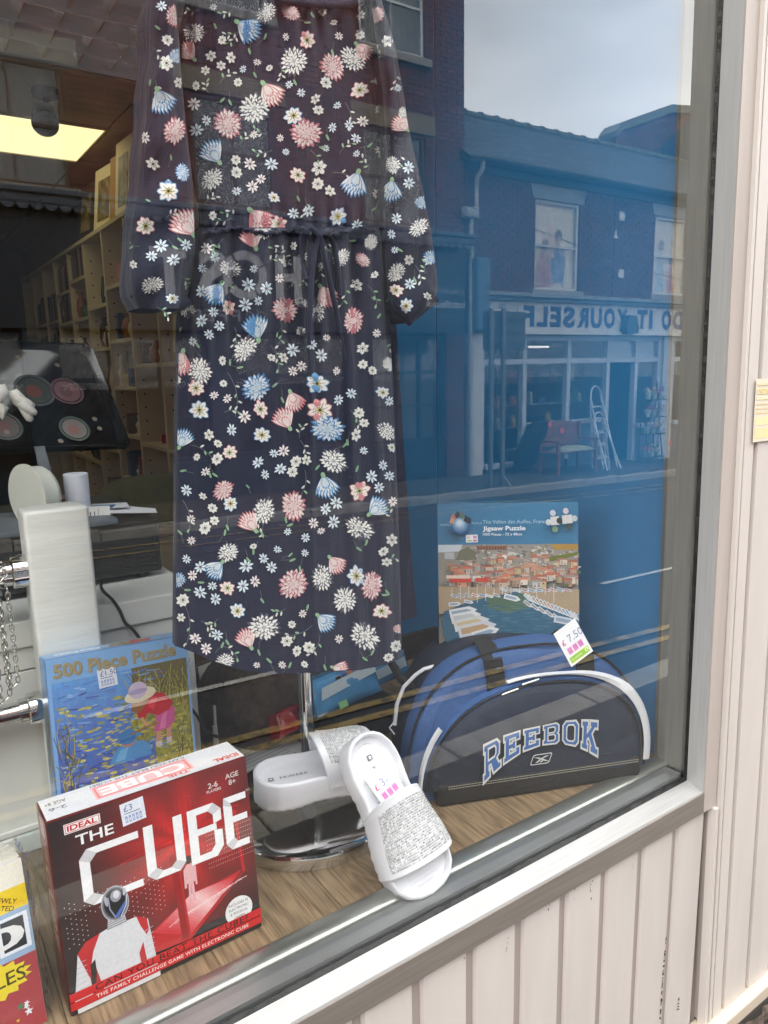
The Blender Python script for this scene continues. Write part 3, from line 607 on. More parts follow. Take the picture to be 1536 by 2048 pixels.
# ladders
ALU = mat('ladder_aluminium', (188, 196, 204), .4, metal=.7, var=.1)
def ladder(name, label, x, y, wd, h, lean, tread, hoop):
    z = far_z(x); t = thing(name, label, 'ladder', (x, y, z), group='ladders outside the hardware shop')
    Mx = fmat((x-wd/2, y, z-.02), (1, 0, 0), (0, -lean, 1))
    for s in (0, wd): mb = MB(); mb.tube([Mx @ Vector((s, 0, 0)), Mx @ Vector((s + (.12 if s == 0 else -.12)*wd, h, 0))], .022, 8); mb.build('rail', ALU, t)
    k = .25
    while k < h-.1:
        f = .12*wd*k/h; mb = MB(); mb.bbox((f, k, -.01), (wd-f, k+.03, tread), .004, M=Mx); mb.build('tread', ALU, t); k += .25
    if hoop: mb = MB(); mb.tube([Mx @ Vector((.12*wd, h, 0))]+[Mx @ Vector((wd/2-wd*.38*math.cos(math.pi*j/8), h+.22*math.sin(math.pi*j/8), 0)) for j in range(9)], .02, 8); mb.build('hoop', ALU, t)
    for s in (0, wd): mb = MB(); mb.tube([Mx @ Vector((s, .02, -.28)), Mx @ Vector((s+(.12 if s == 0 else -.12)*wd, h*.95, -.02))], .018, 8); mb.build('rear_rail', ALU, t)
ladder('step_ladder', 'taller aluminium step ladder with hooped top by the shop doorway', 12.0, -9.15, .42, 1.45, .1, .1, True)
ladder('step_ladder', 'shorter aluminium step ladder standing in front of the taller one', 11.75, -8.85, .40, .95, .14, .12, True)
# flower rack
fx, fy = 13.72, -9.2; fz = far_z(fx)
fr = thing('flower_rack', 'tiered black wire rack for bunches of flowers by the shop door', 'rack', (fx, fy, fz))
for dx in (-.24, .24):
    for dy in (-.12, .14): mb = MB(); mb.tube([(fx+dx, fy+dy, fz), (fx+dx, fy-.1, fz+1.75)], .012, 6); mb.build('post', IRON, fr)
tiers = (.12, .62, .98, 1.35)
for z in tiers:
    mb = MB(); mb.bbox((fx-.28, fy-.14, fz+z), (fx+.28, fy+.16, fz+z+.02), .004); mb.build('shelf', IRON, fr)
PET = [mat('petal_%d' % i, c, .7, var=.2, vscale=30) for i, c in enumerate(((214, 90, 120), (226, 214, 190), (150, 90, 160), (220, 190, 70), (200, 70, 66)))]
GRN = mat('flower_leaf', (70, 104, 56), .7, var=.3)
words = ['pink', 'cream', 'purple', 'yellow', 'red']; plc = ['bottom', 'second', 'third', 'top']; cnt = {}
for ti, z in enumerate(tiers):
    for k in range(3):
        ci = (ti*2+k*3) % 5; x = fx-.2+k*.2; sd2 = ['left', 'middle', 'right'][2-k]
        t = thing('flower_bunch', 'bunch of %s flowers, %s on the %s tier of the rack' % (words[ci], sd2 + (' one' if sd2 == 'middle' else 'hand one'), plc[ti]), 'flowers', (x, fy+.02, fz+z+.02), group='bunches on the flower rack')
        mb = MB(); mb.lathe([(.0, 0), (.05, 0), (.075, .16), (0, .16)], (x, fy+.02, fz+z+.02), 8); mb.build('wrap', mat('bunch_wrap', (170, 190, 180), .4, var=.2), t)
        mb = MB(); m2 = MB()
        for j in range(26):
            p = Vector((x+rnd.gauss(0, .055), fy+.04+rnd.gauss(0, .05), fz+z+.2+rnd.gauss(0, .05))); r = rnd.uniform(.018, .034)
            d = Vector((rnd.uniform(-1, 1), rnd.uniform(0, 1), rnd.uniform(0, 1))).normalized(); u = d.orthogonal().normalized(); v = d.cross(u)
            (mb if j % 4 else m2).add([p + u*(r*math.cos(q)*(1 if i % 2 else .5)) + v*(r*math.sin(q)*(1 if i % 2 else .5)) + d*(.3*r*(i % 2)) for i, q in enumerate([math.pi*i/5 for i in range(10)])], [tuple(range(10))])
        mb.build('petals', PET[ci], t); m2.build('leaves', GRN, t)
ticket((14.12, fy+.2, fz+.42), .06, 'red price ticket beside the flower rack')
# nesting box and ball seen in the left far window
nb = thing('nesting_box', 'wooden bird nesting box with pitched roof hanging in the far window', 'bird box', (9.95, YF-.3, .75))
mb = MB(); mb.box((9.87, YF-.4, .75), (10.03, YF-.24, .95)); mb.build('box', WOODR, nb)
mb = MB(); mb.prism([(9.80, .92), (9.95, 1.14), (10.10, .92), (10.07, .90), (9.95, 1.08), (9.83, .90)], lambda a, b, d: (a, YF+d, b), -.42, -.22); mb.build('roof', mat('bird_box_roof', (190, 150, 130), .7), nb)
mb = MB(); mb.lathe([(.055*math.sin(math.pi*i/10), .055-.055*math.cos(math.pi*i/10)) for i in range(11)], (9.94, YF-.22, .62), 14); mb.solo('yellow_ball', mat('bright_yellow', (222, 230, 110), .4), 'small bright yellow ball in the far shop window', 'ball', smooth=60)

# ================================================================== OUR SHOP FRONT
LX = -2.6                                    # left end of the window
ALUM = mat('brushed_aluminium', (184, 183, 181), .42, metal=.35, var=.1, vscale=30, stretch=(.3, 12, 12), dirt=((120, 114, 106), .66, 5))
ALUF = mat('weathered_aluminium', (150, 142, 134), .5, metal=.55, var=.1, vscale=20, stretch=(.4, 8, 8), dirt=((96, 86, 76), .64, 8))
ALUD = mat('inner_aluminium', (146, 144, 136), .5, metal=.3, var=.1, vscale=18, stretch=(10, 10, .4), dirt=((196, 194, 180), .72, 5))
RUB = mat('black_gasket', (16, 15, 14), .55, var=.3, vscale=40, bump=.8, bscale=200, dirt=((120, 116, 106), .68, 60))
CREAM = mat('pinkish_cream_cladding', (203, 195, 189), .55, var=.05, vscale=7, stretch=(3, 1, .5), dirt=((150, 134, 124), .66, 6), bump=.12, bscale=30)
CREAM2 = mat('cream_cladding', (205, 197, 190), .55, var=.05, vscale=6, stretch=(3, 1, .4), dirt=((156, 140, 128), .68, 5), bump=.12, bscale=30)
GROOVE = mat('cladding_groove', (168, 156, 150), .7, var=.06, stretch=(3, 1, .5), dirt=((92, 84, 76), .70, 12))
STONEP = mat('dirty_granite_plinth', (112, 98, 88), .9, var=.4, vscale=40, bump=.9, bscale=120, dirt=((58, 50, 42), .52, 24))
def lean(p): return Vector((p[0] - (.0255*(p[2]-.9) if p[2] > .9 else 0), p[1], p[2]))
sw = thing('shop_window', 'large plate glass shop window in a grey aluminium frame', 'window', (-.6, 0, .84))
def extr(prof, x0, x1):
    mb = MB(); mb.loft([[(x, y, z) for y, z in prof] for x in (x0, x1)]); return mb
mb = extr([(-.046, .843), (-.046, .884), (-.0445, .8875), (-.011, .8945), (-.011, .862), (-.030, .843)], LX, 1.2235); mb.build('sill_rail', ALUM, sw, smooth=25)
mb = MB(); mb.box((LX, -.0485, .8435), (1.2235, -.0461, .8845)); mb.build('rail_face', ALUF, sw)
mb = MB(); n = 260
mb.loft([[(LX+(1.224-LX)*i/n, -.0109, .893+rnd.uniform(-.0008, .0012)), (LX+(1.224-LX)*i/n, -.004, .8975+rnd.uniform(-.0022, .0022)), (LX+(1.224-LX)*i/n, -.0032, .885)] for i in range(n+1)], cap=False, closed=False); mb.build('bottom_gasket', RUB, sw)
mb = extr([(.004, .86), (.004, .9015), (.0375, .9015), (.0375, .86)], LX, 1.2235); mb.build('inner_sill', mat('inner_sill_satin', (158, 162, 162), .32, metal=.7, var=.06, stretch=(.3, 10, 10)), sw)
pr8 = [(.0385, .86), (.0385, .9015)]+[(.057-.0185*math.cos(t), .9015+.0075*math.sin(t)) for t in [math.pi*j/8 for j in range(1, 8)]]+[(.0755, .9015), (.0755, .86)]
mb = extr(pr8, LX, 1.236); mb.build('rounded_bead', mat('bead_satin', (176, 178, 172), .3, metal=.85, var=.06, stretch=(.3, 10, 10)), sw, smooth=40)
TOP = 3.1
def jamb(n, m, lo, hi, sm=None):
    mb = MB(); a, b = lo, hi; zs = [a[2]+(b[2]-a[2])*k/4 for k in range(5)]
    mb.loft([[lean((a[0], a[1], z)), lean((b[0], a[1], z)), lean((b[0], b[1], z)), lean((a[0], b[1], z))] for z in zs]); return mb.build(n, m, sw)
jamb('outer_jamb', mat('jamb_reveal_aluminium', (186, 186, 184), .45, metal=.3, var=.06, vscale=20, stretch=(10, 10, .3), dirt=((196, 194, 190), .74, 30)), (1.224, -.0458, .843), (1.2655, -.010, TOP))
jamb('jamb_face', mat('jamb_face_paint', (184, 173, 165), .5, var=.06, stretch=(10, 10, .4), dirt=((150, 138, 126), .62, 5)), (1.2245, -.0485, .8432), (1.2655, -.0461, TOP))
mb = MB(); n = 200
mb.loft([[lean((1.225+rnd.uniform(0, .003), -.0099, .893+(TOP-.893)*i/n)), lean((1.2215+rnd.uniform(-.001, .0015), -.0035, .893+(TOP-.893)*i/n)), lean((1.233, -.0032, .893+(TOP-.893)*i/n))] for i in range(n+1)], cap=False, closed=False); mb.build('jamb_gasket', RUB, sw)
jamb('inner_jamb', ALUD, (1.2325, .004, .9018), (1.30, .066, TOP))
jamb('inner_bead', mat('inner_bead_paint', (104, 98, 86), .6, var=.2), (1.2345, .0665, .9018), (1.30, .074, TOP))
jamb('left_jamb', ALUM, (LX-.04, -.046, .843), (LX, .07, TOP)); mb = MB(); mb.box((LX-.04, -.048, TOP), (1.24, .07, TOP+.06)); mb.build('head_rail', ALUM, sw)
GLASS = pane_mat('plate_glass', 1.74, (.985, .995, .99), dust=.26)
mb = MB(); gx = lambda z: 1.2305 - .0255*(z-.9)
x0, z0, z1 = LX, .888, TOP
v8 = [(x0, -.003, z0), (gx(z0), -.003, z0), (gx(z1), -.003, z1), (x0, -.003, z1), (x0, .003, z0), (gx(z0), .003, z0), (gx(z1), .003, z1), (x0, .003, z1)]
mb.add(v8, [(0, 1, 2, 3)], mi=0); mb.add(v8, [(4, 7, 6, 5), (0, 4, 5, 1), (1, 5, 6, 2), (2, 6, 7, 3), (3, 7, 4, 0)], mi=1)
mb.build('pane', [GLASS, CLEAR], sw)
# stall riser: boards
sr = thing('stall_riser', 'pinkish cream boarded panel below the shop window', 'panelling', (-.6, -.03, .12))
mb = MB(); mb.box((LX-.04, -.035, .12), (1.247, -.006, .842)); mb.build('backing', GROOVE, sr)
n = 300      # dirty sealant where the boards meet the rail
mb = MB(); mb.loft([[(LX+(1.246-LX)*i/n, -.0405-rnd.random()*.002, .8415-abs(rnd.gauss(0, .0022))), (LX+(1.246-LX)*i/n, -.0425-rnd.random()*.003, .8428), (LX+(1.246-LX)*i/n, -.036, .8426)] for i in range(n+1)], cap=False, closed=False); mb.build('sealant', mat('dirty_sealant', (74, 66, 58), .9, var=.5, vscale=60), sr)
x = 1.2505 - .1015*38
while x < 1.24:
    if x+.083 > LX:
        mb = MB(); e = rnd.uniform(-.0006, .0006)
        a, b = x+.009, min(x+.0925, 1.2465); f = -.0405+e
        mb.loft([[(a-.002, -.0352, z), (a+.002, f, z), (b-.002, f, z), (b+.002, -.0352, z)] for z in (.1205, .45, .8418)], closed=False); mb.build('board', CREAM, sr)
    x += .1015
# chipped and cracked paint on the boards
CHIP = mat('bare_dark_chip', (58, 50, 44), .9, var=.4, vscale=90)
def chip(pts, wmin, wmax, seed, gap=.45):
    r0 = random.Random(seed)
    for (u0, v0), (u1, v1) in zip(pts[:-1], pts[1:]):
        L0 = math.hypot(u1-u0, v1-v0); n = max(2, int(L0/5))
        for k in range(n):
            if r0.random() < gap: continue
            a, b = k/n, min(1, (k+r0.uniform(.3, 1.1))/n); w1 = r0.uniform(wmin, wmax); P = []
            for t, s in ((a, -1), (b, -1), (b, 1), (a, 1)):
                uu, vv = u0+(u1-u0)*t+s*w1*r0.uniform(.4, 1), v0+(v1-v0)*t+r0.uniform(-1, 1); P.append(at_y(uu, vv, -.0412))
            mb = MB(); mb.add(P, [(0, 1, 2, 3)]); mb.build('paint_chip', CHIP, sr)
chip([(1333, 1870), (1326, 1950), (1320, 2044)], .8, 2.4, 1, .3); chip([(1358, 1995), (1356, 2022)], 1.5, 3, 2, .2); chip([(1188, 1756), (1180, 1772), (1183, 1800)], .4, 1.2, 3, .4); chip([(1198, 1758), (1206, 1790)], .4, 1, 4, .5); chip([(1150, 1775), (1147, 1810)], .3, .9, 5, .5); chip([(1240, 1722), (1252, 1716)], .8, 2, 6, .3); chip([(1262, 1716), (1268, 1745)], .3, .9, 7, .5); chip([(1018, 1870), (1012, 1905)], .4, 1.1, 8, .4); chip([(930, 1905), (927, 1925)], .4, 1.2, 9, .4); chip([(1100, 1800), (1096, 1822)], .4, 1.1, 10, .4)
# pier to the right
pi = thing('pier', 'cream boarded pier to the right of the shop window', 'pier', (1.65, .05, 0))
def plank(n, m, xa, xb, ya, yb, za, zb, par=pi, k=.045):
    mb = MB(); L2 = lambda x, y, z: (x-k*(z-.9), y, z)
    mb.loft([[L2(xa, yb, z), L2(xa+.0015, ya, z), L2(xb-.0015, ya, z), L2(xb, yb, z)] for z in (za, .5*(za+zb), zb)]); return mb.build(n, m, par)
plank('backing', GROOVE, 1.252, 2.3, -.046, -.03, .34, 3.16, k=.03)
xs = [1.2685, 1.2785, 1.322, 1.414, 1.506, 1.598, 1.69, 1.782, 1.874, 1.966, 2.058, 2.15]
for a, b in zip(xs[1:-1], xs[2:]): plank('board', CREAM2, a+.004, b-.0075, -.0545, -.044, .335, 3.16, k=.03)
plank('edge_strip', CREAM2, 1.2515, 1.2645, -.0555, -.04, .33, .8415, k=.03); plank('edge_strip', CREAM2, 1.2685, 1.2795, -.0555, -.044, .33, 3.16, k=.03)
mb = MB(); mb.bbox((1.25, -.075, .298), (2.3, -.03, .333), .004); mb.build('skirting_ledge', mat('ledge_cream', (200, 186, 168), .6, var=.06, dirt=((150, 136, 118), .62, 10)), pi)
mb = MB(); n = 60
mb.grid(n, 20, lambda u, v: (1.0+1.3*u, -.085+.012*(rnd.random()-.5), .0+.297*v)); mb.build('plinth', STONEP, pi, smooth=20)
mb = MB(); mb.box((LX-.04, -.05, 0), (1.0, -.01, .12)); mb.build('plinth', STONEP, sr)
mb = MB(); mb.box((1.27, -.029, 0), (2.3, 6.9, 3.8)); mb.build('core', mat('pier_core', (200, 190, 180), .9), pi)
# faded paper notice
pn = thing('paper_notice', 'faded cream and yellow paper notice stuck on the pier', 'notice', tuple(at_y(1525, 884, -.058)))
nf = frame(at_y(1505, 885, -.0575), (1, 0, 0), (-.03, 0, 1))
mb = MB(); mb.prism([(0, 0), (.09, 0), (.09, .112), (.0, .112)], nf, 0, .0006); mb.build('sheet', mat('notice_paper', (226, 216, 194), .7, var=.05), pn)
pr = Print(nf, .0007, .0001)
for k, (y, h, c) in enumerate(((.006, .018, (236, 218, 166)), (.03, .014, (238, 222, 174)), (.05, .004, (226, 206, 170)), (.058, .003, (226, 206, 170)), (.066, .003, (226, 206, 170)), (.075, .004, (236, 220, 180)), (.085, .010, (238, 224, 178)), (.1, .004, (230, 212, 176)))): pr.rect(.004, y, .086, y+h, c)
pr.text('NOTICE', .008, .086, h=.008, rgb=(206, 176, 110)); pr.build('notice_print', print_mat('faded_ink', .8), pn)
# building shell above and around
UP = mat('upper_wall_render', (170, 160, 150), .9, var=.1)
su = thing('shop_building', 'our own shop building above and around the window', 'building', (0, 3.5, 0))
mb = MB(); mb.box((LX-1.2, -.12, 3.165), (2.3, .2, 3.8)); mb.build('shop_fascia', mat('shop_fascia', (120, 112, 104), .6), su)
mb = MB(); mb.box((LX-1.2, .0, 3.8), (2.3, 7.2, 7.3)); mb.build('upper_floor', UP, su)
mb = MB(); mb.box((LX-1.2, -.03, 0), (LX-.041, 7.0, 3.8)); mb.build('party_wall', UP, su)

# ================================================================== INSIDE: room
WALLC = mat('shop_wall_paint', (150, 140, 124), .9, var=.06); CEIL = mat('ceiling_tile', (196, 186, 168), .9, var=.04); CARP = mat('dark_brown_carpet', (50, 40, 32), .95, var=.3, vscale=60, bump=.5, bscale=200)
for n, lo, hi, m in (('shop_floor', (LX, .1, -.02), (1.27, 7, 0), CARP), ('wall_back', (LX-.05, 6.9, 0), (1.30, 7.05, 3.85), WALLC), ('wall_right', (1.262, 1.41, 0), (1.2695, 6.9, 2.795), WALLC)):
    mb = MB(); mb.box(lo, hi); o = mb.build(n, m); o['kind'] = 'structure'
# ceiling: grid of 600 mm tiles around the fittings
ZC = 2.8
mb = MB(); mb.box((LX, 1.25, ZC+.012), (1.27, 6.9, ZC+.03)); mb.box((LX, 1.22, ZC+.0), (1.27, 1.2495, 3.19)); mb.box((LX, .05, 3.19), (1.27, 1.2495, 3.21)); cl = mb.build('ceiling', CEIL); cl['kind'] = 'structure'
P0 = Vector((-.17, 2.93)); T = .61
for i in range(-4, 3):
    for j in range(-5, 7):
        x, y = 1.03-T*(i+1)+.0, 2.93+T*j
        if x < LX or x+T > 1.9 or y < 1.25 or y+T > 6.9: continue
        if j == 0 and i in (0, 1): continue
        mb = MB(); mb.bbox((x+.006, y+.006, ZC), (min(x+T-.006, 1.268), y+T-.006, ZC+.0118), .002, 1); t2 = mb.build('ceiling_tile', CEIL); t2.parent = cl; ROOT[t2.name] = Matrix()
lp = thing('ceiling_light', 'lit warm white flat ceiling light panel deep in the shop', 'ceiling light', (.43, 3.24, ZC))
mb = MB(); mb.box((-.17, 2.94, ZC-.004), (1.02, 3.54, ZC+.008)); mb.build('diffuser', emit_mat('warm_panel', (1.0, .86, .44), .85), lp)
mb = MB()
for lo, hi in (((-.185, 2.925, ZC-.010), (1.035, 2.94, ZC+.01)), ((-.185, 3.54, ZC-.010), (1.035, 3.555, ZC+.01)), ((-.185, 2.94, ZC-.010), (-.17, 3.54, ZC+.01)), ((1.02, 2.94, ZC-.010), (1.035, 3.54, ZC+.01))): mb.box(lo, hi)
mb.build('frame', mat('panel_frame', (150, 140, 110), .5), lp)
for q, (x, y) in enumerate(((-1.9, 3.24),)):  # extra panel, out of view, added to brighten the shelves
    l2 = copy_tree(lp); l2.location = (x, y, ZC); l2['label'] = ['lit ceiling light panel over the left side of the shop', 'lit ceiling light panel furthest back in the shop', 'lit ceiling light panel in the far left corner'][q]; l2['group'] = 'shop ceiling lights'
lp['group'] = 'shop ceiling lights'
# louvred fluorescent fitting (unlit, mirror louvres)
MIR = mat('mirror_louvre', (242, 242, 242), .12, metal=.85, var=.03)
lf = thing('louvre_light', 'unlit fluorescent fitting with mirror louvres hung above the display', 'ceiling light', (.2, .9, 2.4))
ZL = 2.43; fx0, fx1, fy0, fy1 = -.36, .64, .56, 1.10
rows = 6; dy = (fy1-fy0)/rows
hb = .058
for r in range(rows+1):
    y = fy0+dy*r; mb = MB()
    prof = [(y-.002-.026*t*t, ZL-hb+hb*1.1*t) for t in (1, .8, .6, .4, .2, 0)] + [(y+.002+.026*t*t, ZL-hb+hb*1.1*t) for t in (0, .2, .4, .6, .8, 1)]
    mb.loft([[(x, a, b) for a, b in prof] for x in (fx0, fx1)], cap=False, closed=False); mb.build('reflector', mat('satin_reflector', (246, 246, 248), .22, metal=.35, var=.02), lf, smooth=60)
for r in range(rows):
    y = fy0+dy*r
    for k in range(14):
        x = fx0+.03+k*.072; mb = MB(); ya, yb = y+.003, y+dy-.003; n = 5
        mb.loft([[(x-.002-.012*t*t, ya+.024*t*t, ZL-hb*.92+hb*t), (x-.002-.012*t*t, yb-.024*t*t, ZL-hb*.92+hb*t)] for t in [1-i/n for i in range(n+1)]]+[[(x+.002+.012*t*t, ya+.024*t*t, ZL-hb*.92+hb*t), (x+.002+.012*t*t, yb-.024*t*t, ZL-hb*.92+hb*t)] for t in [i/n for i in range(n+1)]], cap=False, closed=False); mb.build('cross_blade', MIR, lf, smooth=60)
mb = MB(); mb.box((fx0-.02, fy0-.03, ZL+.006), (fx1+.02, fy1+.03, ZL+.05)); mb.build('housing', mat('fitting_housing', (196, 192, 184), .4, metal=.4), lf)
for x in (fx0+.1, fx1-.1): mb = MB(); mb.tube([(x, .83, ZL+.05), (x, .83, 3.19)], .003, 6); mb.build('hanger', MIR, lf)
# spotlight on the ceiling
bp = at_z(90, 178, ZC); sl = thing('ceiling_spotlight', 'small black spotlight on the ceiling in front of the lit panel', 'spotlight', tuple(bp))
BLK = mat('satin_black', (24, 24, 25), .4, var=.1)
mb = MB(); mb.tube([bp+Vector((0, 0, -.028)), bp], .05, 24); mb.build('base', BLK, sl, smooth=40)
mb = MB(); mb.tube([bp+Vector((0, 0, -.028)), bp+Vector((0, 0, -.075))], .012, 10); mb.build('arm', BLK, sl)
ax = Vector((-.12, -.5, -.45)).normalized(); c0 = bp+Vector((.0, .045, -.065))
mb = MB(); mb.tube([c0, c0+ax*.03, c0+ax*.115, c0+ax*.118], [.03, .047, .05, .044], 20); mb.build('lamp_head', BLK, sl, smooth=30)
# blue side panel of the display
BLUE = mat('blue_panel_paint', (54, 128, 182), .5, var=.04, vscale=3, bump=.1, bscale=300, stretch=(1, 1, 4), dirt=((68, 140, 190), .72, 5))
bw = thing('blue_partition', 'plain blue painted side panel closing the window display', 'partition', (1.258, .5, .88))
for y0, y1 in ((.0745, .806), (.8095, 1.40)): mb = MB(); mb.bbox((1.2495, y0, .885), (1.2615, y1, 3.15), .0015); mb.build('panel', BLUE, bw)
mb = MB(); mb.box((1.2515, .806, .885), (1.2605, .8095, 3.15)); mb.build('joint', BLK, bw)
# display floor: laminate planks
def wood_mat(name, a, b, c):
    m = bpy.data.materials.new(name); m.use_nodes = True; t = m.node_tree; bs = t.nodes['Principled BSDF']; l = t.links.new; MATS[name] = m
    tc = t.nodes.new('ShaderNodeTexCoord'); oi = t.nodes.new('ShaderNodeObjectInfo'); ad = t.nodes.new('ShaderNodeVectorMath'); ad.operation = 'ADD'
    sc = t.nodes.new('ShaderNodeVectorMath'); sc.operation = 'SCALE'; cb = t.nodes.new('ShaderNodeCombineXYZ'); l(oi.outputs['Random'], cb.inputs[0]); l(oi.outputs['Random'], cb.inputs[1]); l(cb.outputs[0], sc.inputs[0]); sc.inputs['Scale'].default_value = 7
    l(tc.outputs['Object'], ad.inputs[0]); l(sc.outputs[0], ad.inputs[1])
    mp = t.nodes.new('ShaderNodeMapping'); mp.inputs['Scale'].default_value = (7, 1.3, 1); l(ad.outputs[0], mp.inputs[0])
    n = t.nodes.new('ShaderNodeTexNoise'); n.inputs['Scale'].default_value = 3.2; n.inputs['Detail'].default_value = 2; n.inputs['Distortion'].default_value = .6; l(mp.outputs[0], n.inputs['Vector'])
    ml = t.nodes.new('ShaderNodeMath'); ml.operation = 'MULTIPLY'; ml.inputs[1].default_value = 36; l(n.outputs['Fac'], ml.inputs[0]); sn = t.nodes.new('ShaderNodeMath'); sn.operation = 'SINE'; l(ml.outputs[0], sn.inputs[0])
    mp2 = t.nodes.new('ShaderNodeMapping'); mp2.inputs['Scale'].default_value = (240, 10, 1); l(ad.outputs[0], mp2.inputs[0]); n2 = t.nodes.new('ShaderNodeTexNoise'); n2.inputs['Scale'].default_value = 1; n2.inputs['Detail'].default_value = 3; l(mp2.outputs[0], n2.inputs['Vector'])
    r = t.nodes.new('ShaderNodeValToRGB'); r.color_ramp.elements[0].color = lin(a); r.color_ramp.elements[1].color = lin(b)
    mr = t.nodes.new('ShaderNodeMapRange'); mr.inputs[1].default_value = -1; l(sn.outputs[0], mr.inputs[0]); l(mr.outputs[0], r.inputs[0])
    r2 = t.nodes.new('ShaderNodeValToRGB'); r2.color_ramp.elements[0].position = .3; r2.color_ramp.elements[0].color = lin(c); r2.color_ramp.elements[1].position = .55; r2.color_ramp.elements[1].color = (1, 1, 1, 1); l(n2.outputs['Fac'], r2.inputs[0])
    mx = t.nodes.new('ShaderNodeMixRGB'); mx.blend_type = 'MULTIPLY'; mx.inputs[0].default_value = .85; l(r.outputs[0], mx.inputs[1]); l(r2.outputs[0], mx.inputs[2]); l(mx.outputs[0], bs.inputs['Base Color'])
    bs.inputs['Roughness'].default_value = .5; return m
LAM = wood_mat('oak_laminate', (126, 106, 82), (150, 128, 99), (172, 154, 130))
df = thing('display_floor', 'oak laminate boards covering the window display shelf', 'floor boards', (-.6, .4, .86))
xb = LX; k = 0
while xb < 1.24:
    xe = min(xb+.193, 1.248); mb = MB(); mb.bbox((xb+.0004, .0762, .88), (xe-.0004, .80, .9), .0008, 1)
    o = mb.build('plank', LAM, df); xb += .193
mb = MB(); mb.box((LX, .077, .80), (1.248, .80, .879)); mb.build('deck', mat('deck_board', (120, 96, 70), .8), df)
mb = MB(); mb.box((LX, .782, .02), (1.248, .799, .798)); mb.build('back_skirt', mat('dark_skirt', (40, 34, 30), .9), df)

# ================================================================== INSIDE: furniture and stock at the back
SHW = mat('cream_shelf_melamine', (214, 204, 178), .5, var=.04); CHROME = mat('chrome', (225, 225, 225), .07, metal=1, var=.02)
GLW = pane_mat('glassware', 1.5, (.93, .95, .92)); WHITE = mat('white_satin_paint', (222, 224, 218), .42, var=.03, vscale=14, bump=.1, bscale=60)
su2 = thing('cube_shelving', 'cream melamine shelving unit with pigeonholes along the right wall', 'shelving', (1.14, 3.9, 0))
UX0, UX1, ZT = 1.03, 1.255, 2.40
ups = [2.02, 2.42, 2.82, 3.22, 3.62, 4.02, 4.42, 4.82, 5.22, 5.62]
cols = [(.3, .7, 1.05, 1.374, 1.744, 2.1), (.3, .7, 1.05, 1.374, 1.744, 2.1), (.35, .7, .94, 1.17, 1.40, 1.636, 1.869, 2.132), (.35, .7, 1.0, 1.3, 1.60, 1.84, 2.06), (.4, .8, 1.2, 1.5, 1.78, 2.02, 2.24), (.4, .8, 1.2, 1.5, 1.78, 2.02, 2.2), (.4, .8, 1.2, 1.5, 1.8, 2.05), (.4, .8, 1.2, 1.5, 1.8, 2.05), (.4, .8, 1.2, 1.6, 2.0)]
for y in ups: mb = MB(); mb.box((UX0, y, .02), (UX1, y+.02, ZT)); mb.build('upright', SHW, su2)
for k, zs in enumerate(cols):
    for z in zs: mb = MB(); mb.box((UX0+.002, ups[k]+.0205, z-.018), (UX1-.002, ups[k+1]-.0005, z)); mb.build('shelf', SHW, su2)
mb = MB(); mb.box((UX0-.005, ups[0], ZT+.0005), (UX1, ups[-1]+.02, ZT+.02)); mb.build('top_board', SHW, su2)
mb = MB(); mb.box((UX1+.0005, ups[0], 0), (UX1+.005, ups[-1], ZT)); mb.build('back_board', SHW, su2)
mb = MB()
for y in ups[1:7]:
    for xo in (.035, .18):
        z = .9
        while z < 2.36: mb.tube([(UX0+xo, y-.0004, z), (UX0+xo, y+.001, z)], .0045, 8); z += .064
mb.build('shelf_pin_holes', mat('pin_hole_dark', (44, 38, 30), .9), su2, kind='stuff')
def goblet(x, y, z, h, r, label):
    mb = MB(); mb.lathe([(0, 0), (r*.8, .002), (r*.75, .006), (.006, .012), (.005, h*.45), (r*.5, h*.5), (r, h*.68), (r*.95, h), (r*.9, h), (r*.95, h*.7), (0, h*.54)], (x, y, z), 20)
    mb.solo('goblet', GLW, label, 'glass', 'glassware on the cream shelves', smooth=50)
def vase(x, y, z, h, r, label, m=GLW, n='glass_vase', cat='vase'):
    mb = MB(); mb.lathe([(0, 0), (r*.5, 0), (r*.8, h*.1), (r, h*.3), (r*.8, h*.55), (r*.35, h*.7), (r*.3, h*.85), (r*.55, h), (r*.45, h), (r*.2, h*.8), (0, h*.6)], (x, y, z), 20)
    mb.solo(n, m, label, cat, 'glassware on the cream shelves', smooth=50)
vase(1.12, 3.08, 1.872, .2, .05, 'tall clear glass vase on the cream shelf above the goblet')
goblet(1.10, 3.06, 1.639, .17, .04, 'clear stemmed goblet below the tall glass vase')
vase(1.12, 2.70, 1.747, .14, .06, 'round clear glass carafe on the nearest shelf column'); goblet(1.14, 3.45, 2.063, .12, .035, 'stemmed glass on an upper far shelf'); goblet(1.10, 3.48, 1.843, .14, .04, 'stemmed glass beside the small white mug')
goblet(1.12, 3.88, 2.023, .14, .04, 'stemmed glass on a deep dark shelf')
DKJ = mat('dark_kettle', (30, 32, 34), .3, var=.1)
kt = thing('black_jug', 'black kettle-like jug with handle on an upper shelf', 'jug', (1.12, 3.50, 2.062))
mb = MB(); mb.lathe([(0, 0), (.06, 0), (.066, .05), (.055, .14), (.03, .17), (0, .18)], (1.12, 3.42, 2.0625), 18); mb.build('body', DKJ, kt, smooth=50)
mb = MB(); mb.tube([(1.12, 3.48, 2.2), (1.12, 3.54, 2.19), (1.12, 3.54, 2.1), (1.12, 3.48, 2.09)], .008, 8); mb.build('handle', DKJ, kt)
WCH = mat('white_china', (226, 222, 208), .3, var=.04)
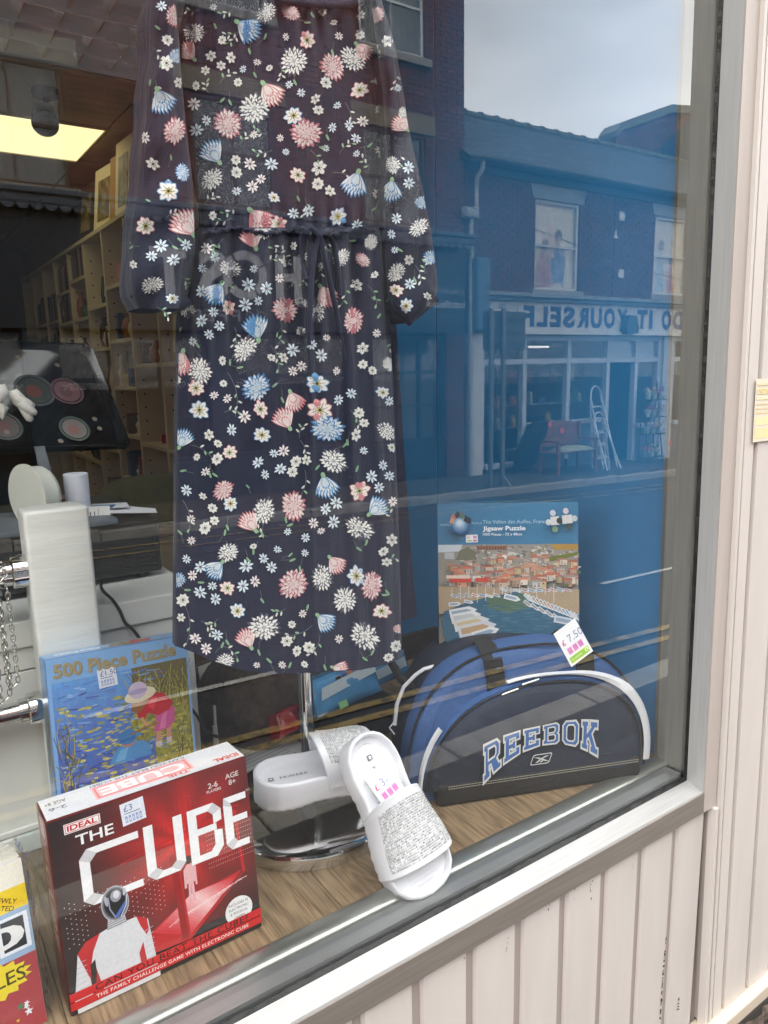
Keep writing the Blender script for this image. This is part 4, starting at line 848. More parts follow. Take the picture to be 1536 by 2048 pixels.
mb = MB(); mb.lathe([(0, 0), (.035, 0), (.038, .07), (.035, .07), (.032, .01), (0, .008)], (1.08, 3.31, 1.843), 18); mb.solo('white_mug', WCH, 'small white china mug with a brown picture on the shelf', 'mug', smooth=40)
mb = MB(); mb.lathe([(0, 0), (.03, 0), (.05, .04), (.046, .09), (.02, .11), (0, .112)], (1.10, 3.33, 2.0625), 18); mb.solo('white_teapot', WCH, 'small round white china pot beside the black jug', 'pot', smooth=40)
# mixed bric-a-brac along the near columns
BRIC = [('wooden box', (96, 66, 42)), ('cream pot', (206, 194, 164)), ('amber jar', (150, 90, 34)), ('green vase', (56, 84, 60)), ('blue tin', (50, 70, 110)), ('pink candle', (190, 130, 130)), ('white figurine', (220, 216, 206)), ('red box', (130, 40, 38)), ('brown jug', (88, 60, 44)), ('grey clock', (120, 120, 118))]
cw = {0: 'first', 1: 'second', 2: 'third', 3: 'fourth', 4: 'fifth', 5: 'sixth'}; r9 = random.Random(4)
for ci in range(1, 6):
    for zi, z in enumerate(cols[ci]):
        if z < .95 or (ci in (1,) and abs(z-1.374) < .01): continue
        y = ups[ci]+.12; head = (cols[ci][zi+1] if zi+1 < len(cols[ci]) else ZT)-z-.03; used_n = set(); pool = list(range(10)); r9.shuffle(pool); qn = 0
        while y < ups[ci+1]-.06 and qn < 4:
            bi2 = pool[qn]; qn += 1; nm, cc = BRIC[bi2]; h = min(head, r9.uniform(.07, .17)); wd = r9.uniform(.025, .045); x = UX0+wd+r9.uniform(.004, .03); mb = MB()
            if r9.random() < .2: y += wd*2; continue
            if 'box' in nm or 'tin' in nm or 'clock' in nm: mb.bbox((x-wd, y, z+.0005), (x+wd, y+wd*1.7, z+h*.8), .003)
            elif 'figurine' in nm: mb.lathe([(0, 0), (wd*.7, 0), (wd*.5, h*.2), (wd*.75, h*.45), (wd*.3, h*.66), (wd*.42, h*.82), (wd*.2, h), (0, h)], (x, y+wd, z+.0005), 14)
            elif 'candle' in nm: mb.lathe([(0, 0), (wd*.8, 0), (wd*.8, h*.7), (.004, h*.7), (.003, h*.8), (0, h*.8)], (x, y+wd, z+.0005), 16)
            else: mb.lathe([(0, 0), (wd*.6, 0), (wd, h*.35), (wd*.8, h*.7), (wd*.4, h*.85), (wd*.55, h), (wd*.45, h), (0, h*.7)], (x, y+wd, z+.0005), 16)
            mb.solo(nm.replace(' ', '_'), mat('bric_%d' % bi2, cc, .4, var=.15), '%s on the %s shelf up in the %s shelving column' % (nm, ordw[zi], cw[ci]), nm.split()[-1], 'bric-a-brac on the cream shelves', smooth=45); y += wd*2+r9.uniform(.005, .03)
# perfume bottles, framed picture, cards
for k, (y, h, c, nm) in enumerate(((2.55, .10, (170, 50, 60), 'tall red'), (2.60, .075, (196, 90, 110), 'short pink'), (2.65, .06, (150, 40, 44), 'low dark red'))):
    bt2 = thing('perfume_bottle', '%s perfume bottle on the lower near shelf' % nm, 'bottle', (1.10, y, 1.377), group='perfume bottles on the shelf')
    mb = MB(); mb.bbox((1.08, y-.018, 1.377), (1.12, y+.018, 1.377+h*.7), .004); mb.build('bottle', mat('perfume_%d' % k, c, .2, var=.05), bt2)
    mb = MB(); mb.tube([(1.10, y, 1.377+h*.7), (1.10, y, 1.377+h)], .009, 12); mb.build('cap', CHROME, bt2)
def board(n, label, cat, p, x, z, w_, h_, th, m, inner=None, group=None):
    f = frame(p, x, z); t = thing(n, label, cat, tuple(p), group=group); mb = MB(); mb.prism([(0, 0), (w_, 0), (w_, h_), (0, h_)], f, -th, 0); mb.build('board', m, t)
    if inner: mb = MB(); mb.prism([(w_*.2, h_*.14), (w_*.8, h_*.14), (w_*.8, h_*.8), (w_*.2, h_*.8)], f, 0, .002); mb.build('picture', inner, t)
    return f, t
PAPER = mat('cream_card', (232, 222, 192), .6, var=.04); ART1 = mat('painted_scene', (120, 110, 80), .6, var=.8, vscale=22, dirt=((170, 60, 50), .6, 20)); ART2 = mat('painted_tower', (150, 160, 165), .6, var=.5, vscale=14, dirt=((120, 70, 40), .56, 9))
board('picture_book', 'cream picture book cover leaning on top of the shelving', 'book', (1.04, 3.40, 2.421), (.1, -1, 0), (.12, -.02, 1), .27, .30, .02, PAPER, ART1)
board('picture_print', 'tall cream print of a tower on top of the shelving', 'print', (1.05, 3.02, 2.421), (.05, -1, 0), (.1, 0, 1), .22, .34, .015, PAPER, ART2)
board('picture_book', 'thin tan book standing behind the tower print', 'book', (1.06, 3.16, 2.421), (.1, -1, 0), (.1, 0, 1), .18, .31, .02, mat('tan_cover', (176, 140, 90), .6))
board('dark_picture', 'dark photograph card leaning at the left on the shelving top', 'picture', (1.03, 3.72, 2.421), (.1, -1, 0), (.14, 0, 1), .24, .28, .006, mat('dark_card', (60, 50, 44), .5), ART1)
board('framed_picture', 'pale framed picture standing on the nearest shelf', 'picture', (1.06, 2.40, 1.747), (.2, -1, 0), (.05, 0, 1), .16, .24, .02, mat('pale_frame', (190, 180, 150), .4, metal=.3), PAPER)
# books on the far shelves
bcol = [(60, 40, 34), (96, 70, 50), (40, 44, 60), (120, 104, 80), (44, 60, 50), (110, 44, 40), (150, 140, 120), (30, 30, 34), (120, 90, 40)]
bi = 0; colw = ['dark brown', 'mid brown', 'navy', 'fawn', 'dark green', 'dull red', 'pale grey', 'black', 'ochre']
for ci, zsel in ((5, (2.02, 2.2)), (6, (1.8, 2.05)), (7, (1.8, 2.05)), (4, (2.24,))):
    for si, z in enumerate(zsel):
        y = ups[ci]+.03; seen = {}; rown = '%s row, %s column of the deep shelves' % (('lower' if si == 0 else 'upper') if len(zsel) > 1 else 'topmost', {4: 'nearest book', 5: 'second book', 6: 'third book', 7: 'furthest book'}[ci])
        while y < ups[ci+1]-.05:
            wd = rnd.uniform(.016, .036); h = min(rnd.uniform(.13, .18), (.155 if z > 2.19 else .2)); c = rnd.randrange(9)
            mb = MB(); mb.bbox((UX0+.01, y, z+.001), (UX0+.13, y+wd, z+h), .0015, 1)
            mb.solo('book', mat('book_cover_%d' % c, bcol[c], .6, var=.15), '%s %s book, %s' % (ordw[seen.setdefault(c, 0)], colw[c], rown), 'book', 'books on the deep shelves'); y += wd+.0015; seen[c] += 1
# dark wardrobe-like stand at far left back
mb = MB(); mb.bbox((-.6, 5.3, 0), (.55, 5.9, 2.1), .01); mb.solo('dark_cabinet', mat('dark_cabinet', (30, 32, 40), .6), 'dark cabinet at the back left of the shop', 'cabinet')
# counter behind the display
ct = thing('counter', 'white painted shop counter behind the window display', 'counter', (-.4, .75, 0))
mb = MB(); mb.bbox((-1.4, .505, 1.262), (.448, 1.02, 1.308), .003); mb.build('counter_top', WHITE, ct)
mb = MB(); mb.bbox((-1.4, .512, 1.222), (.442, .53, 1.2605), .002); mb.build('upper_rail', WHITE, ct)
mb = MB(); mb.bbox((-1.4, .514, .91), (.436, .53, 1.2195), .002); mb.build('front_panel', WHITE, ct)
mb = MB(); mb.bbox((-1.4, .531, 0), (.436, 1.0, 1.2), .002); mb.build('carcass', mat('carcass_white', (200, 200, 192), .5), ct)
mb = MB(); mb.bbox((-1.4, .503, .9005), (.44, .5115, .935), .003); mb.bbox((-1.4, .506, .937), (.44, .5115, .948), .002); mb.build('moulding', WHITE, ct)
po = thing('white_post', 'white painted wooden post carrying two chrome rails', 'post', (.21, .475, .9))
mb = MB(); mb.bbox((.162, .438, .9005), (.258, .502, 1.497), .007, 3); mb.build('upright', mat('white_gloss_brushed', (224, 226, 220), .35, var=.05, vscale=10, stretch=(1, 1, 9), bump=.35, bscale=26), po, smooth=40)
for (u, v, L1) in ((40, 1142, .5), (72, 1415, .5)):
    c = at_y(u, v, .47); z = c.z
    mb = MB(); mb.tube([(.163, .47, z), (.142, .47, z), (.140, .47, z)], [.026, .026, .024], 28); mb.tube([(.1395, .47, z), (.128, .47, z)], [.021, .02], 24); mb.build('rail_flange', CHROME, po, smooth=40)
    mb = MB(); mb.tube([(.128, .47, z), (-.6, .47, z)], .0165, 24); mb.build('chrome_rail', CHROME, po, smooth=40)
zr1 = at_y(40, 1142, .47).z
# chain necklaces on the upper rail
STEEL = mat('chain_steel', (190, 188, 180), .25, metal=1, var=.05)
for q, (x0, ln, lb) in enumerate(((.118, .17, 'shorter silver link chain hanging on the upper chrome rail by the flange'), (.104, .19, 'longer silver link chain hanging left of the shorter one'), (.092, .15, 'silver link chain furthest left on the upper chrome rail'))):
    t = thing('chain_necklace', lb, 'necklace', (x0, .47, zr1-ln), group='chains on the chrome rail'); mb = MB(); pts = []
    n = 20
    for i in range(n+1): pts.append((x0-.001*q, .449, zr1-.01-ln*i/n))
    for i in range(n+1): pts.append((x0+.012-.012*i/n*(i == n), .449+.001, zr1-ln-.01+ln*i/n)) if i else None
    for i in range(9): tt = math.pi*i/8; pts.append((x0+.006+.006*math.cos(tt), .47-.021*math.cos(tt*1.0), zr1+.0185*math.sin(tt)+.002))
    for i, (a, b) in enumerate(zip(pts[:-1], pts[1:])):
        a, b = Vector(a), Vector(b); d = (b-a); l = d.length
        if l < 1e-4: continue
        d.normalize(); s1 = Vector((1, 0, 0)) if i % 2 else Vector((0, 1, 0)); s1 = (s1-d*s1.dot(d)).normalized(); c = (a+b)/2
        mb.tube([c+d*(.0068*math.cos(k*math.pi/4))+s1*(.0032*math.sin(k*math.pi/4)) for k in range(8)], .0009, 5, closed=True)
    mb.build('links', STEEL, t, kind='stuff', smooth=60)
# on the counter: cash drawer, grey lid, receipt roll, tape, bowl, papers
dr = thing('cash_drawer', 'black metal cash drawer standing on the white counter', 'cash drawer', (.22, .8, 1.308))
BKM = mat('black_powder_coat', (30, 29, 28), .5, var=.12, bump=.3, bscale=400)
mb = MB(); mb.bbox((-.02, .632, 1.320), (.424, 1.0, 1.424), .004); mb.build('case', BKM, dr)
mb = MB(); mb.bbox((-.01, .6285, 1.335), (.414, .6318, 1.412), .0015); mb.build('front', BKM, dr)
for x in (.03, .39): mb = MB(); mb.tube([(x, .66, 1.3085), (x, .66, 1.3205)], .014, 14); mb.build('foot', BLK, dr)
mb = MB(); mb.bbox((.05, .615, 1.4255), (.345, .82, 1.437), .003); mb.solo('grey_clipboard', mat('slate_grey_plastic', (92, 102, 110), .5), 'slate grey plastic board lying on the cash drawer', 'board')
mb = MB(); c = at_y(157, 1010, .72); mb.tube([(c.x, .72, 1.4375), (c.x, .72, 1.512)], .0225, 30); mb.tube([(c.x, .72, 1.5121), (c.x, .72, 1.514)], [.0225, .0215], 30); mb.solo('receipt_roll', mat('receipt_paper', (226, 228, 238), .7, var=.02), 'white roll of receipt paper standing on the grey board', 'paper roll', smooth=40)
tp = thing('tape_measure', 'white tape measure strip curled beside the receipt roll', 'tape measure', (.305, .665, 1.4375))
tpc = [(.255+.085*k/12, .648+.018*math.sin(k/12*3.0)) for k in range(13)]
mb = MB(); mb.grid(12, 1, lambda u, v: (tpc[round(u*12)][0], tpc[round(u*12)][1], 1.4377+.018*v)); mb.build('strip', mat('tape_white', (226, 226, 222), .5), tp, smooth=50)
mb = MB()
for k in range(0, 12): x, y = tpc[k]; mb.box((x+.002, y-.0012, 1.4377), (x+.0035, y-.0006, 1.4377+(.008 if k % 3 else .014)))
mb.build('tick', BLK, tp, kind='stuff')
pc = thing('paper_leaflets', 'white leaflets with a red and blue picture lying on the cash drawer', 'leaflets', (.38, .74, 1.438))
mb = MB(); mb.add([(.30, .70, 1.4378), (.43, .655, 1.4300), (.44, .70, 1.431), (.345, .80, 1.4385)], [(0, 1, 2, 3)]); mb.add([(.29, .73, 1.440), (.39, .70, 1.440), (.40, .76, 1.4402), (.31, .80, 1.4402)], [(0, 1, 2, 3)]); mb.build('sheet', mat('leaflet_paper', (224, 226, 230), .6), pc)
mb = MB(); mb.add([(.32, .725, 1.4408), (.36, .715, 1.4408), (.375, .745, 1.441), (.33, .76, 1.441)], [(0, 1, 2, 3)]); mb.build('picture', mat('leaflet_blue', (60, 120, 180), .5, var=.8, vscale=40), pc)
bwl = thing('white_dish', 'white round plastic dish stood on edge behind the post', 'dish', (.245, .72, 1.425))
mb = MB(); cb = at_y(52, 985, .70); ax0 = Vector((cb.x, .70, 1.482)); xd = Vector((.93, .37, 0)).normalized()
mb.tube([ax0, ax0+xd*.004, ax0+xd*.0045, ax0+xd*.032, ax0+xd*.040, ax0+xd*.0405], [.060, .060, .055, .053, .047, .0], 36); mb.build('dish', mat('ivory_plastic', (228, 230, 218), .35, var=.02), bwl, smooth=30)
pr = Print(frame(ax0+xd*.0406+Vector((0, 0, -.02)), (-.37, .93, 0), (0, 0, 1)), .0003, .00004)
pr.text('90% HOT', -.012, .0, h=.009, rgb=(60, 64, 80)); pr.text('TUB', -.012, -.012, h=.008, rgb=(60, 64, 80)); pr.build('label_print', print_mat('label_ink', .5), bwl)
# cable
mb = MB(); cp = [at_y(u, v, .50) for u, v in ((193, 1166), (205, 1180), (225, 1200), (240, 1222), (250, 1245), (268, 1262), (285, 1285), (300, 1310))]; cp[0] = Vector((.30, .60, 1.325))
cp += [at_y(385, 1420, .495), at_y(400, 1442, .49), at_y(415, 1465, .47), at_y(440, 1475, .46)]
pts = []
for i in range(len(cp)-1):
    p0, p1, p2, p3 = cp[max(i-1, 0)], cp[i], cp[i+1], cp[min(i+2, len(cp)-1)]
    for k in range(5):
        t = k/5; pts.append(.5*((2*p1)+(p2-p0)*t+(2*p0-5*p1+4*p2-p3)*t*t+(3*p1-p0-3*p2+p3)*t**3))
mb.tube(pts, .0028, 8); mb.solo('black_cable', mat('cable_rubber', (18, 18, 18), .45), 'thin black cable trailing down the white counter front', 'cable', smooth=60)
# black tray printed with mugs, leaning behind
tr = thing('black_tray', 'large glossy black tray printed with round mugs leaning on the counter', 'tray', (.30, .93, 1.43))
TRM = mat('gloss_black_tray', (12, 12, 14), .12, var=.1)
q0, q1, q2 = at_y(-60, 905, .90), at_y(262, 893, .90), at_y(182, 690, 1.04)
zx = (q2-q1); zx = (zx + Vector((0, 0, 0))); xx = (q1-q0)
tf = lambda a, b, d=0: q0 + xx*a + Vector((xx.x*0, 0, 0)) + zx*b + (xx.cross(zx)).normalized()*(d)
ring = lambda ins, d: [tf(a, b, d) for a, b in ((ins+.03, ins), (1-ins-.03, ins), (1-ins, ins+.03), (1-ins, 1-ins-.05), (1-ins-.05, 1-ins), (ins+.05, 1-ins), (ins, 1-ins-.05), (ins, ins+.03))]
mb = MB(); mb.loft([ring(.0, -.012), ring(.0, .006), ring(.012, .010), ring(.03, .006), ring(.055, -.006)], cap=True); mb.build('tray_body', TRM, tr, smooth=50)
pr = Print(lambda a, b, d: tf(a, b, -.006+d), .001, .00004)
def disc(a, b, r, col): 
    k = zx.length/xx.length; pr.poly([(a+r*k*math.cos(t), b+r*math.sin(t)) for t in [2*math.pi*i/24 for i in range(24)]], col)
def pt(u, v):
    p = at_pl(u, v, tf(0, 0, 0), xx.cross(zx).normalized()); dd = p-q0; A = xx.dot(xx); B = xx.dot(zx); Cc = zx.dot(zx); e, f = dd.dot(xx), dd.dot(zx); det = A*Cc-B*B
    return ((e*Cc-f*B)/det, (A*f-B*e)/det)
for (u, v, r, c1, c2, c3) in ((70, 778, .13, (58, 66, 72), (44, 50, 46), (92, 46, 40)), (135, 780, .11, (84, 50, 58), (96, 64, 70), (84, 56, 60)), (150, 855, .10, (40, 66, 54), (104, 96, 92), (120, 80, 72)), (10, 850, .11, (40, 56, 50), (70, 60, 60), (90, 50, 50)), (-30, 780, .11, (56, 60, 66), (70, 70, 72), (90, 60, 60))):
    a, b = pt(u, v); disc(a, b, r*1.15, c1); disc(a, b, r, (24, 24, 26)); disc(a, b, r*.9, c2); disc(a-.01, b-.01, r*.45, c3)
for (u, v) in ((36, 712), (115, 728), (215, 800), (200, 855), (122, 880), (190, 836), (14, 862)): a, b = pt(u, v); disc(a, b, .02, (110, 100, 84))
pr.build('mug_print', print_mat('tray_ink', .25), tr)
# white porcelain hand ornament
HND = mat('white_porcelain', (228, 226, 218), .35, var=.03)
hd = thing('porcelain_hand', 'white porcelain ornament with rounded fingers at the left', 'ornament', tuple(at_y(40, 840, .70)))
mb = MB(); P = lambda u, v, y=.70: at_y(u, v, y)
mb.tube([P(18, 790), P(28, 788), P(38, 800), P(48, 812), P(54, 818)], [.006, .011, .0125, .009, .003], 14); mb.tube([P(34, 795, .692), P(48, 804, .692), P(60, 810, .692), P(69, 812, .692)], [.007, .009, .008, .004], 12)
mb.tube([P(40, 806, .69), P(54, 816, .69), P(66, 824, .69), P(73, 827, .69)], [.008, .009, .0075, .004], 12); mb.tube([P(44, 812, .695), P(54, 828, .695), P(60, 838, .695), P(64, 842, .695)], [.008, .008, .007, .003], 12)
mb.build('hand', HND, hd, smooth=70)
mb = MB(); mb.tube([P(-20, 800), P(-6, 792), P(8, 788), P(16, 795)], [.01, .02, .018, .006], 14); mb.tube([P(-6, 810), P(6, 822), P(12, 812)], [.014, .016, .006], 14); mb.build('second_hand', HND, hd, smooth=70)
mb = MB(); a, b = at_y(82, 832, .72), at_y(106, 962, .70); mb.prism([(0, 0), (.024, 0), (.018, .135), (0, .135)], frame((b.x-.012, .70, 1.4375), (1, 0, 0), (-.09, .1, 1)), 0, .002); mb.solo('clear_ruler', mat('milky_plastic', (110, 116, 120), .4, var=.2, vscale=30), 'milky plastic strip standing upright below the porcelain hand', 'plastic strip')
# table with folded clothes behind the counter
tb = thing('back_table', 'low table with folded clothes behind the counter', 'table', (.75, 1.75, 0))
mb = MB(); mb.bbox((.3, 1.45, 1.20), (1.0, 2.05, 1.23), .004); mb.build('table_top', mat('table_wood', (110, 86, 56), .6, var=.2), tb)
for x in (.33, .97):
    for y in (1.48, 2.02): mb = MB(); mb.bbox((x-.025, y-.025, 0), (x+.025, y+.025, 1.2), .003); mb.build('leg', MATS['table_wood'], tb)
def lump(n, label, cat, c, s, m, seed):
    r2 = random.Random(seed); ph = [r2.uniform(0, 6) for _ in range(6)]; mb = MB()
    def fn(u, v):
        th = 2*math.pi*u; z = math.sin(math.pi*.5*v); r = math.cos(math.pi*.5*v)**.6; w_ = 1+.09*math.sin(3*th+ph[0])+.06*math.sin(5*th+ph[1]+4*v)+.04*math.sin(9*th+ph[2])
        return (c[0]+s[0]*r*w_*math.cos(th), c[1]+s[1]*r*w_*math.sin(th), c[2]+s[2]*z*(1+.12*math.sin(4*th+ph[3])*(1-z)))
    mb.grid(48, 16, fn); mb.solo(n, m, label, cat, smooth=70)
lump('olive_cloth', 'crumpled olive green garment on the table behind the till', 'garment', (.72, 1.65, 1.231), (.20, .13, .14), mat('olive_fabric', (78, 72, 38), .9, var=.2, vscale=20, bump=.5, bscale=60), 3)
lump('pink_cloth', 'folded pink patterned garment beside the olive one', 'garment', (.46, 1.62, 1.231), (.09, .1, .11), mat('pink_pattern', (140, 96, 88), .9, var=.6, vscale=50), 5)
mb = MB(); mb.bbox((.28, 1.0, 1.30), (.42, 1.15, 1.36), .006); mb.solo('teal_box', mat('teal_card', (40, 80, 90), .6), 'small teal box behind the receipt roll', 'box')
# behind the display base: brown fur cushion, boxes, label card
FUR = mat('brown_fur', (66, 54, 44), 1, var=.4, vscale=50, bump=1, bscale=140)
lump('brown_cushion', 'dark brown fur cushion behind the display stand', 'cushion', (.66, .70, .9), (.17, .15, .17), FUR, 8)
mb = MB(); mb.bbox((.45, .78, .9), (.70, .86, 1.02), .004); mb.solo('brown_carton', mat('brown_card', (84, 68, 54), .8, var=.1), 'plain brown carton behind the white counter end', 'box')
lc = board('label_card', 'white card with upside down puzzle lettering behind the dress hem', 'card', tuple(at_y(404, 1382, .76)), (1, 0, .12), (0, .3, 1), .075, .055, .002, mat('label_white', (200, 198, 180), .6))
pr = Print(lc[0], .0004, .00006); pr.text('BRIAN', .045, .048, h=.010, rgb=(40, 40, 40), off=.02, rot=-math.pi/2); pr.text('PUZZLE', .022, .05, h=.010, rgb=(40, 40, 40), off=.02, rot=-math.pi/2); pr.build('lettering', MATS['label_ink'], lc[1])
mb = MB(); mb.bbox((.45, .802, 0), (1.248, .82, .97), .002); mb.solo('dark_backboard', mat('dark_backboard', (42, 36, 31), .9, var=.2), 'low dark board closing the back of the display', 'board')

# ================================================================== THE DRESS ON ITS STAND
def itp(tab, v):
    if v <= tab[0][0]: return tab[0][1:]
    for a, b in zip(tab[:-1], tab[1:]):
        if v <= b[0]:
            t = (v-a[0])/(b[0]-a[0]); return tuple(a[i]+(b[i]-a[i])*t for i in range(1, len(a)))
    return tab[-1][1:]
# outline rows in photograph pixels: (row, left edge, right edge)
SKIRT = [(452, 398, 757), (475, 392, 762), (520, 378, 768), (560, 368, 773), (640, 358, 780), (760, 355, 786), (900, 353, 791), (1050, 352, 797), (1200, 351, 801), (1300, 350, 803)]
BOD = [(-90, 400, 735), (-10, 372, 748), (60, 362, 760), (150, 362, 770), (250, 368, 775), (350, 385, 770), (420, 399, 762), (462, 402, 754)]
SLL = [(-90, 330, 372), (0, 300, 352), (120, 297, 360), (250, 285, 372), (350, 276, 384), (440, 264, 389), (500, 257, 391), (560, 259, 384), (590, 263, 376), (618, 275, 362)]
SLR = [(-60, 730, 752), (10, 742, 766), (90, 752, 790), (180, 765, 806), (280, 770, 822), (380, 768, 846), (460, 766, 862), (530, 768, 872), (580, 772, 876), (612, 782, 866), (646, 815, 826)]
HEM = [(350, 1292), (380, 1302), (430, 1324), (480, 1340), (540, 1348), (640, 1345), (720, 1340), (770, 1330), (803, 1316)]
def hem(u): return itp(HEM, u)[0]
YD = .215
def y_skirt(u, v):
    l, r = itp(SKIRT, min(v, 1300)); s = min(1, max(0, (u-l)/(r-l)))
    y = YD - .05*(4*s*(1-s))**.6
    k = max(0, min(1, (v-460)/60)); g = math.exp(-((v-480)/190)**2); q = (v-460)/880
    y += .0085*g*math.sin(u*.19+1.5*math.sin(u*.031)) * k
    y += .014*(.3+.7*g)*math.sin((u-560)*.058 - .0012*(v-500)) * (1-.5*q)
    for c0, wd, am, dr in ((612, 9, .014, .02), (690, 12, .016, .03), (412, 14, .010, -.03), (735, 10, .010, .05), (520, 20, .006, -.01)):
        c = c0 + dr*(v-480); y += -am*math.exp(-((u-c)/wd)**2)*(1-.75*q)
    return y
def y_bod(u, v):
    l, r = itp(BOD, v); s = min(1, max(0, (u-l)/(r-l)))
    y = YD - .05*(4*s*(1-s))**.6 + .012
    g = math.exp(-((v-30)/70)**2); h = math.exp(-((v-452)/45)**2)
    return y + .006*g*math.sin(u*.17+math.sin(u*.05)) + .006*h*math.sin(u*.2+2) + .005*math.sin((u-520)*.045+v*.006)
def y_sl(u, v, tab, yb):
    l, r = itp(tab, v); s = min(1, max(0, (u-l)/(r-l)))
    q = max(0, (v-450)/170)
    return yb - .035*(4*s*(1-s))**.6 + (.004+.006*q)*math.sin(u*.085+v*.012) + .004*math.sin(v*.05+u*.03)
PIECES = {'left': (SLL, lambda u, v: y_sl(u, v, SLL, .190)), 'right': (SLR, lambda u, v: y_sl(u, v, SLR, .200)), 'skirt': (SKIRT, y_skirt), 'bod': (BOD, y_bod)}
dress_p = at_y(560, 1345, .22)
dress = thing('floral_dress', 'navy dress printed with white pink and blue flowers hanging in the window', 'dress', (dress_p.x, .22, dress_p.z))
def cloth_mat():
    m = mat('navy_crepe', (24, 27, 52), .75, var=.12, vscale=14, sheen=.15, spec=.3)
    t = m.node_tree; b = t.nodes['Principled BSDF']; tc = t.nodes.new('ShaderNodeTexCoord'); mp = t.nodes.new('ShaderNodeMapping'); mp.inputs['Scale'].default_value = (90, 90, 1100)
    n = t.nodes.new('ShaderNodeTexNoise'); n.inputs['Scale'].default_value = 1; n.inputs['Detail'].default_value = 2; bp = t.nodes.new('ShaderNodeBump'); bp.inputs['Strength'].default_value = .6; bp.inputs['Distance'].default_value = .0012
    mp2 = t.nodes.new('ShaderNodeMapping'); mp2.inputs['Scale'].default_value = (26, 26, 7); n2 = t.nodes.new('ShaderNodeTexNoise'); n2.inputs['Scale'].default_value = 1; n2.inputs['Detail'].default_value = 3; n2.inputs['Distortion'].default_value = .5; b2 = t.nodes.new('ShaderNodeBump'); b2.inputs['Strength'].default_value = .55; b2.inputs['Distance'].default_value = .012; t.links.new(tc.outputs['Object'], mp2.inputs[0]); t.links.new(mp2.outputs[0], n2.inputs['Vector']); t.links.new(n2.outputs['Fac'], b2.inputs['Height']); t.links.new(b2.outputs[0], bp.inputs['Normal'])
    t.links.new(tc.outputs['Object'], mp.inputs[0]); t.links.new(mp.outputs[0], n.inputs['Vector']); t.links.new(n.outputs['Fac'], bp.inputs['Height']); t.links.new(bp.outputs[0], b.inputs['Normal']); return m
CLO = cloth_mat()
def garment(name, tab, fy, v0, v1, nv, nu, depth, bottom=None):
    """closed tube of cloth: front follows fy, back bulges away by depth"""
    mb = MB(); rings = []
    for j in range(nv+1):
        t = j/nv; row = []
        for i in range(nu+1):
            s = i/nu; v = v0+(v1-v0)*t; l, r = itp(tab, min(v, tab[-1][0])); u = l+(r-l)*s
            if bottom: ve = bottom(u); v = v0+(ve-v0)*t
            row.append(at_y(u, v, fy(u, v)))
        for i in range(nu-1, 0, -1):
            s = i/nu; v = v0+(v1-v0)*t; l, r = itp(tab, min(v, tab[-1][0])); u = l+(r-l)*s
            if bottom: ve = bottom(u)-10; v = v0+(ve-v0)*t
            f = row[i]; row.append(Vector((f.x, YD+depth*(4*s*(1-s))**.5+.004*math.sin(u*.07), f.z)))
        rings.append(row)
    mb.loft(rings, cap=False); return mb.build(name, CLO, dress, smooth=80)
garment('skirt', SKIRT, y_skirt, 455, 1345, 70, 120, .07, hem)
garment('bodice', BOD, y_bod, -85, 460, 44, 90, .06)
garment('sleeve', SLL, PIECES['left'][1], -85, 617, 50, 34, .03)
garment('sleeve', SLR, PIECES['right'][1], -55, 645, 50, 30, .03)
# back panel of the skirt seen past its right edge
mb = MB(); BP = [(560, 770, 786), (700, 778, 796), (900, 786, 808), (1100, 790, 822), (1243, 795, 834)]
mb.grid(6, 30, lambda s, t: at_y(itp(BP, 560+683*t)[0]+(itp(BP, 560+683*t)[1]-itp(BP, 560+683*t)[0])*s, 560+683*t-8*s*t, .275+.006*math.sin(7*t))); mb.build('back_panel', CLO, dress, smooth=80)
# waist casing, bow, cuffs
mb = MB(); mb.tube([at_y(u, 462+5*math.sin(u*.05)+2*math.sin(u*.31), y_skirt(u, 470)-.004) for u in range(404, 756, 4)], [.0026+.0012*math.sin(u*.9) for u in range(404, 756, 4)], 8); mb.build('waist_casing', CLO, dress, smooth=70)
mb = MB(); B = lambda u, v, d=.012: at_y(u, v, y_skirt(u, 480)-d)
for pts in ([(640, 468), (622, 454), (606, 470), (603, 520), (612, 560)], [(640, 468), (655, 462), (668, 490), (676, 540), (680, 590)], [(640, 468), (630, 500), (622, 560), (620, 640), (618, 690)], [(640, 468), (650, 520), (672, 620), (688, 720)]): mb.tube([B(u, v) for u, v in pts], [.003, .004, .0042, .0036, .003][:len(pts)], 8)
mb.build('waist_tie', CLO, dress, smooth=70)
mb = MB(); mb.tube([at_y(u, v, .183) for u, v in ((264, 586), (280, 598), (310, 610), (340, 617), (364, 612), (378, 600))], [.006]*6, 8); mb.build('cuff', CLO, dress, smooth=70)
mb = MB(); mb.tube([at_y(u, v, .19) for u, v in ((776, 600), (795, 625), (818, 645), (832, 628), (852, 612), (872, 600))], [.006]*6, 8); mb.build('cuff', CLO, dress, smooth=70)
mb = MB(); mb.tube([at_y(u, v, .17+.06*abs((u-615)/140)**2) for u, v in ((470, -6), (500, -4), (540, 0), (580, 4), (620, 9), (660, 10), (700, 8), (730, 0), (752, -6))], .005, 8); mb.build('neck_elastic', CLO, dress, smooth=70)
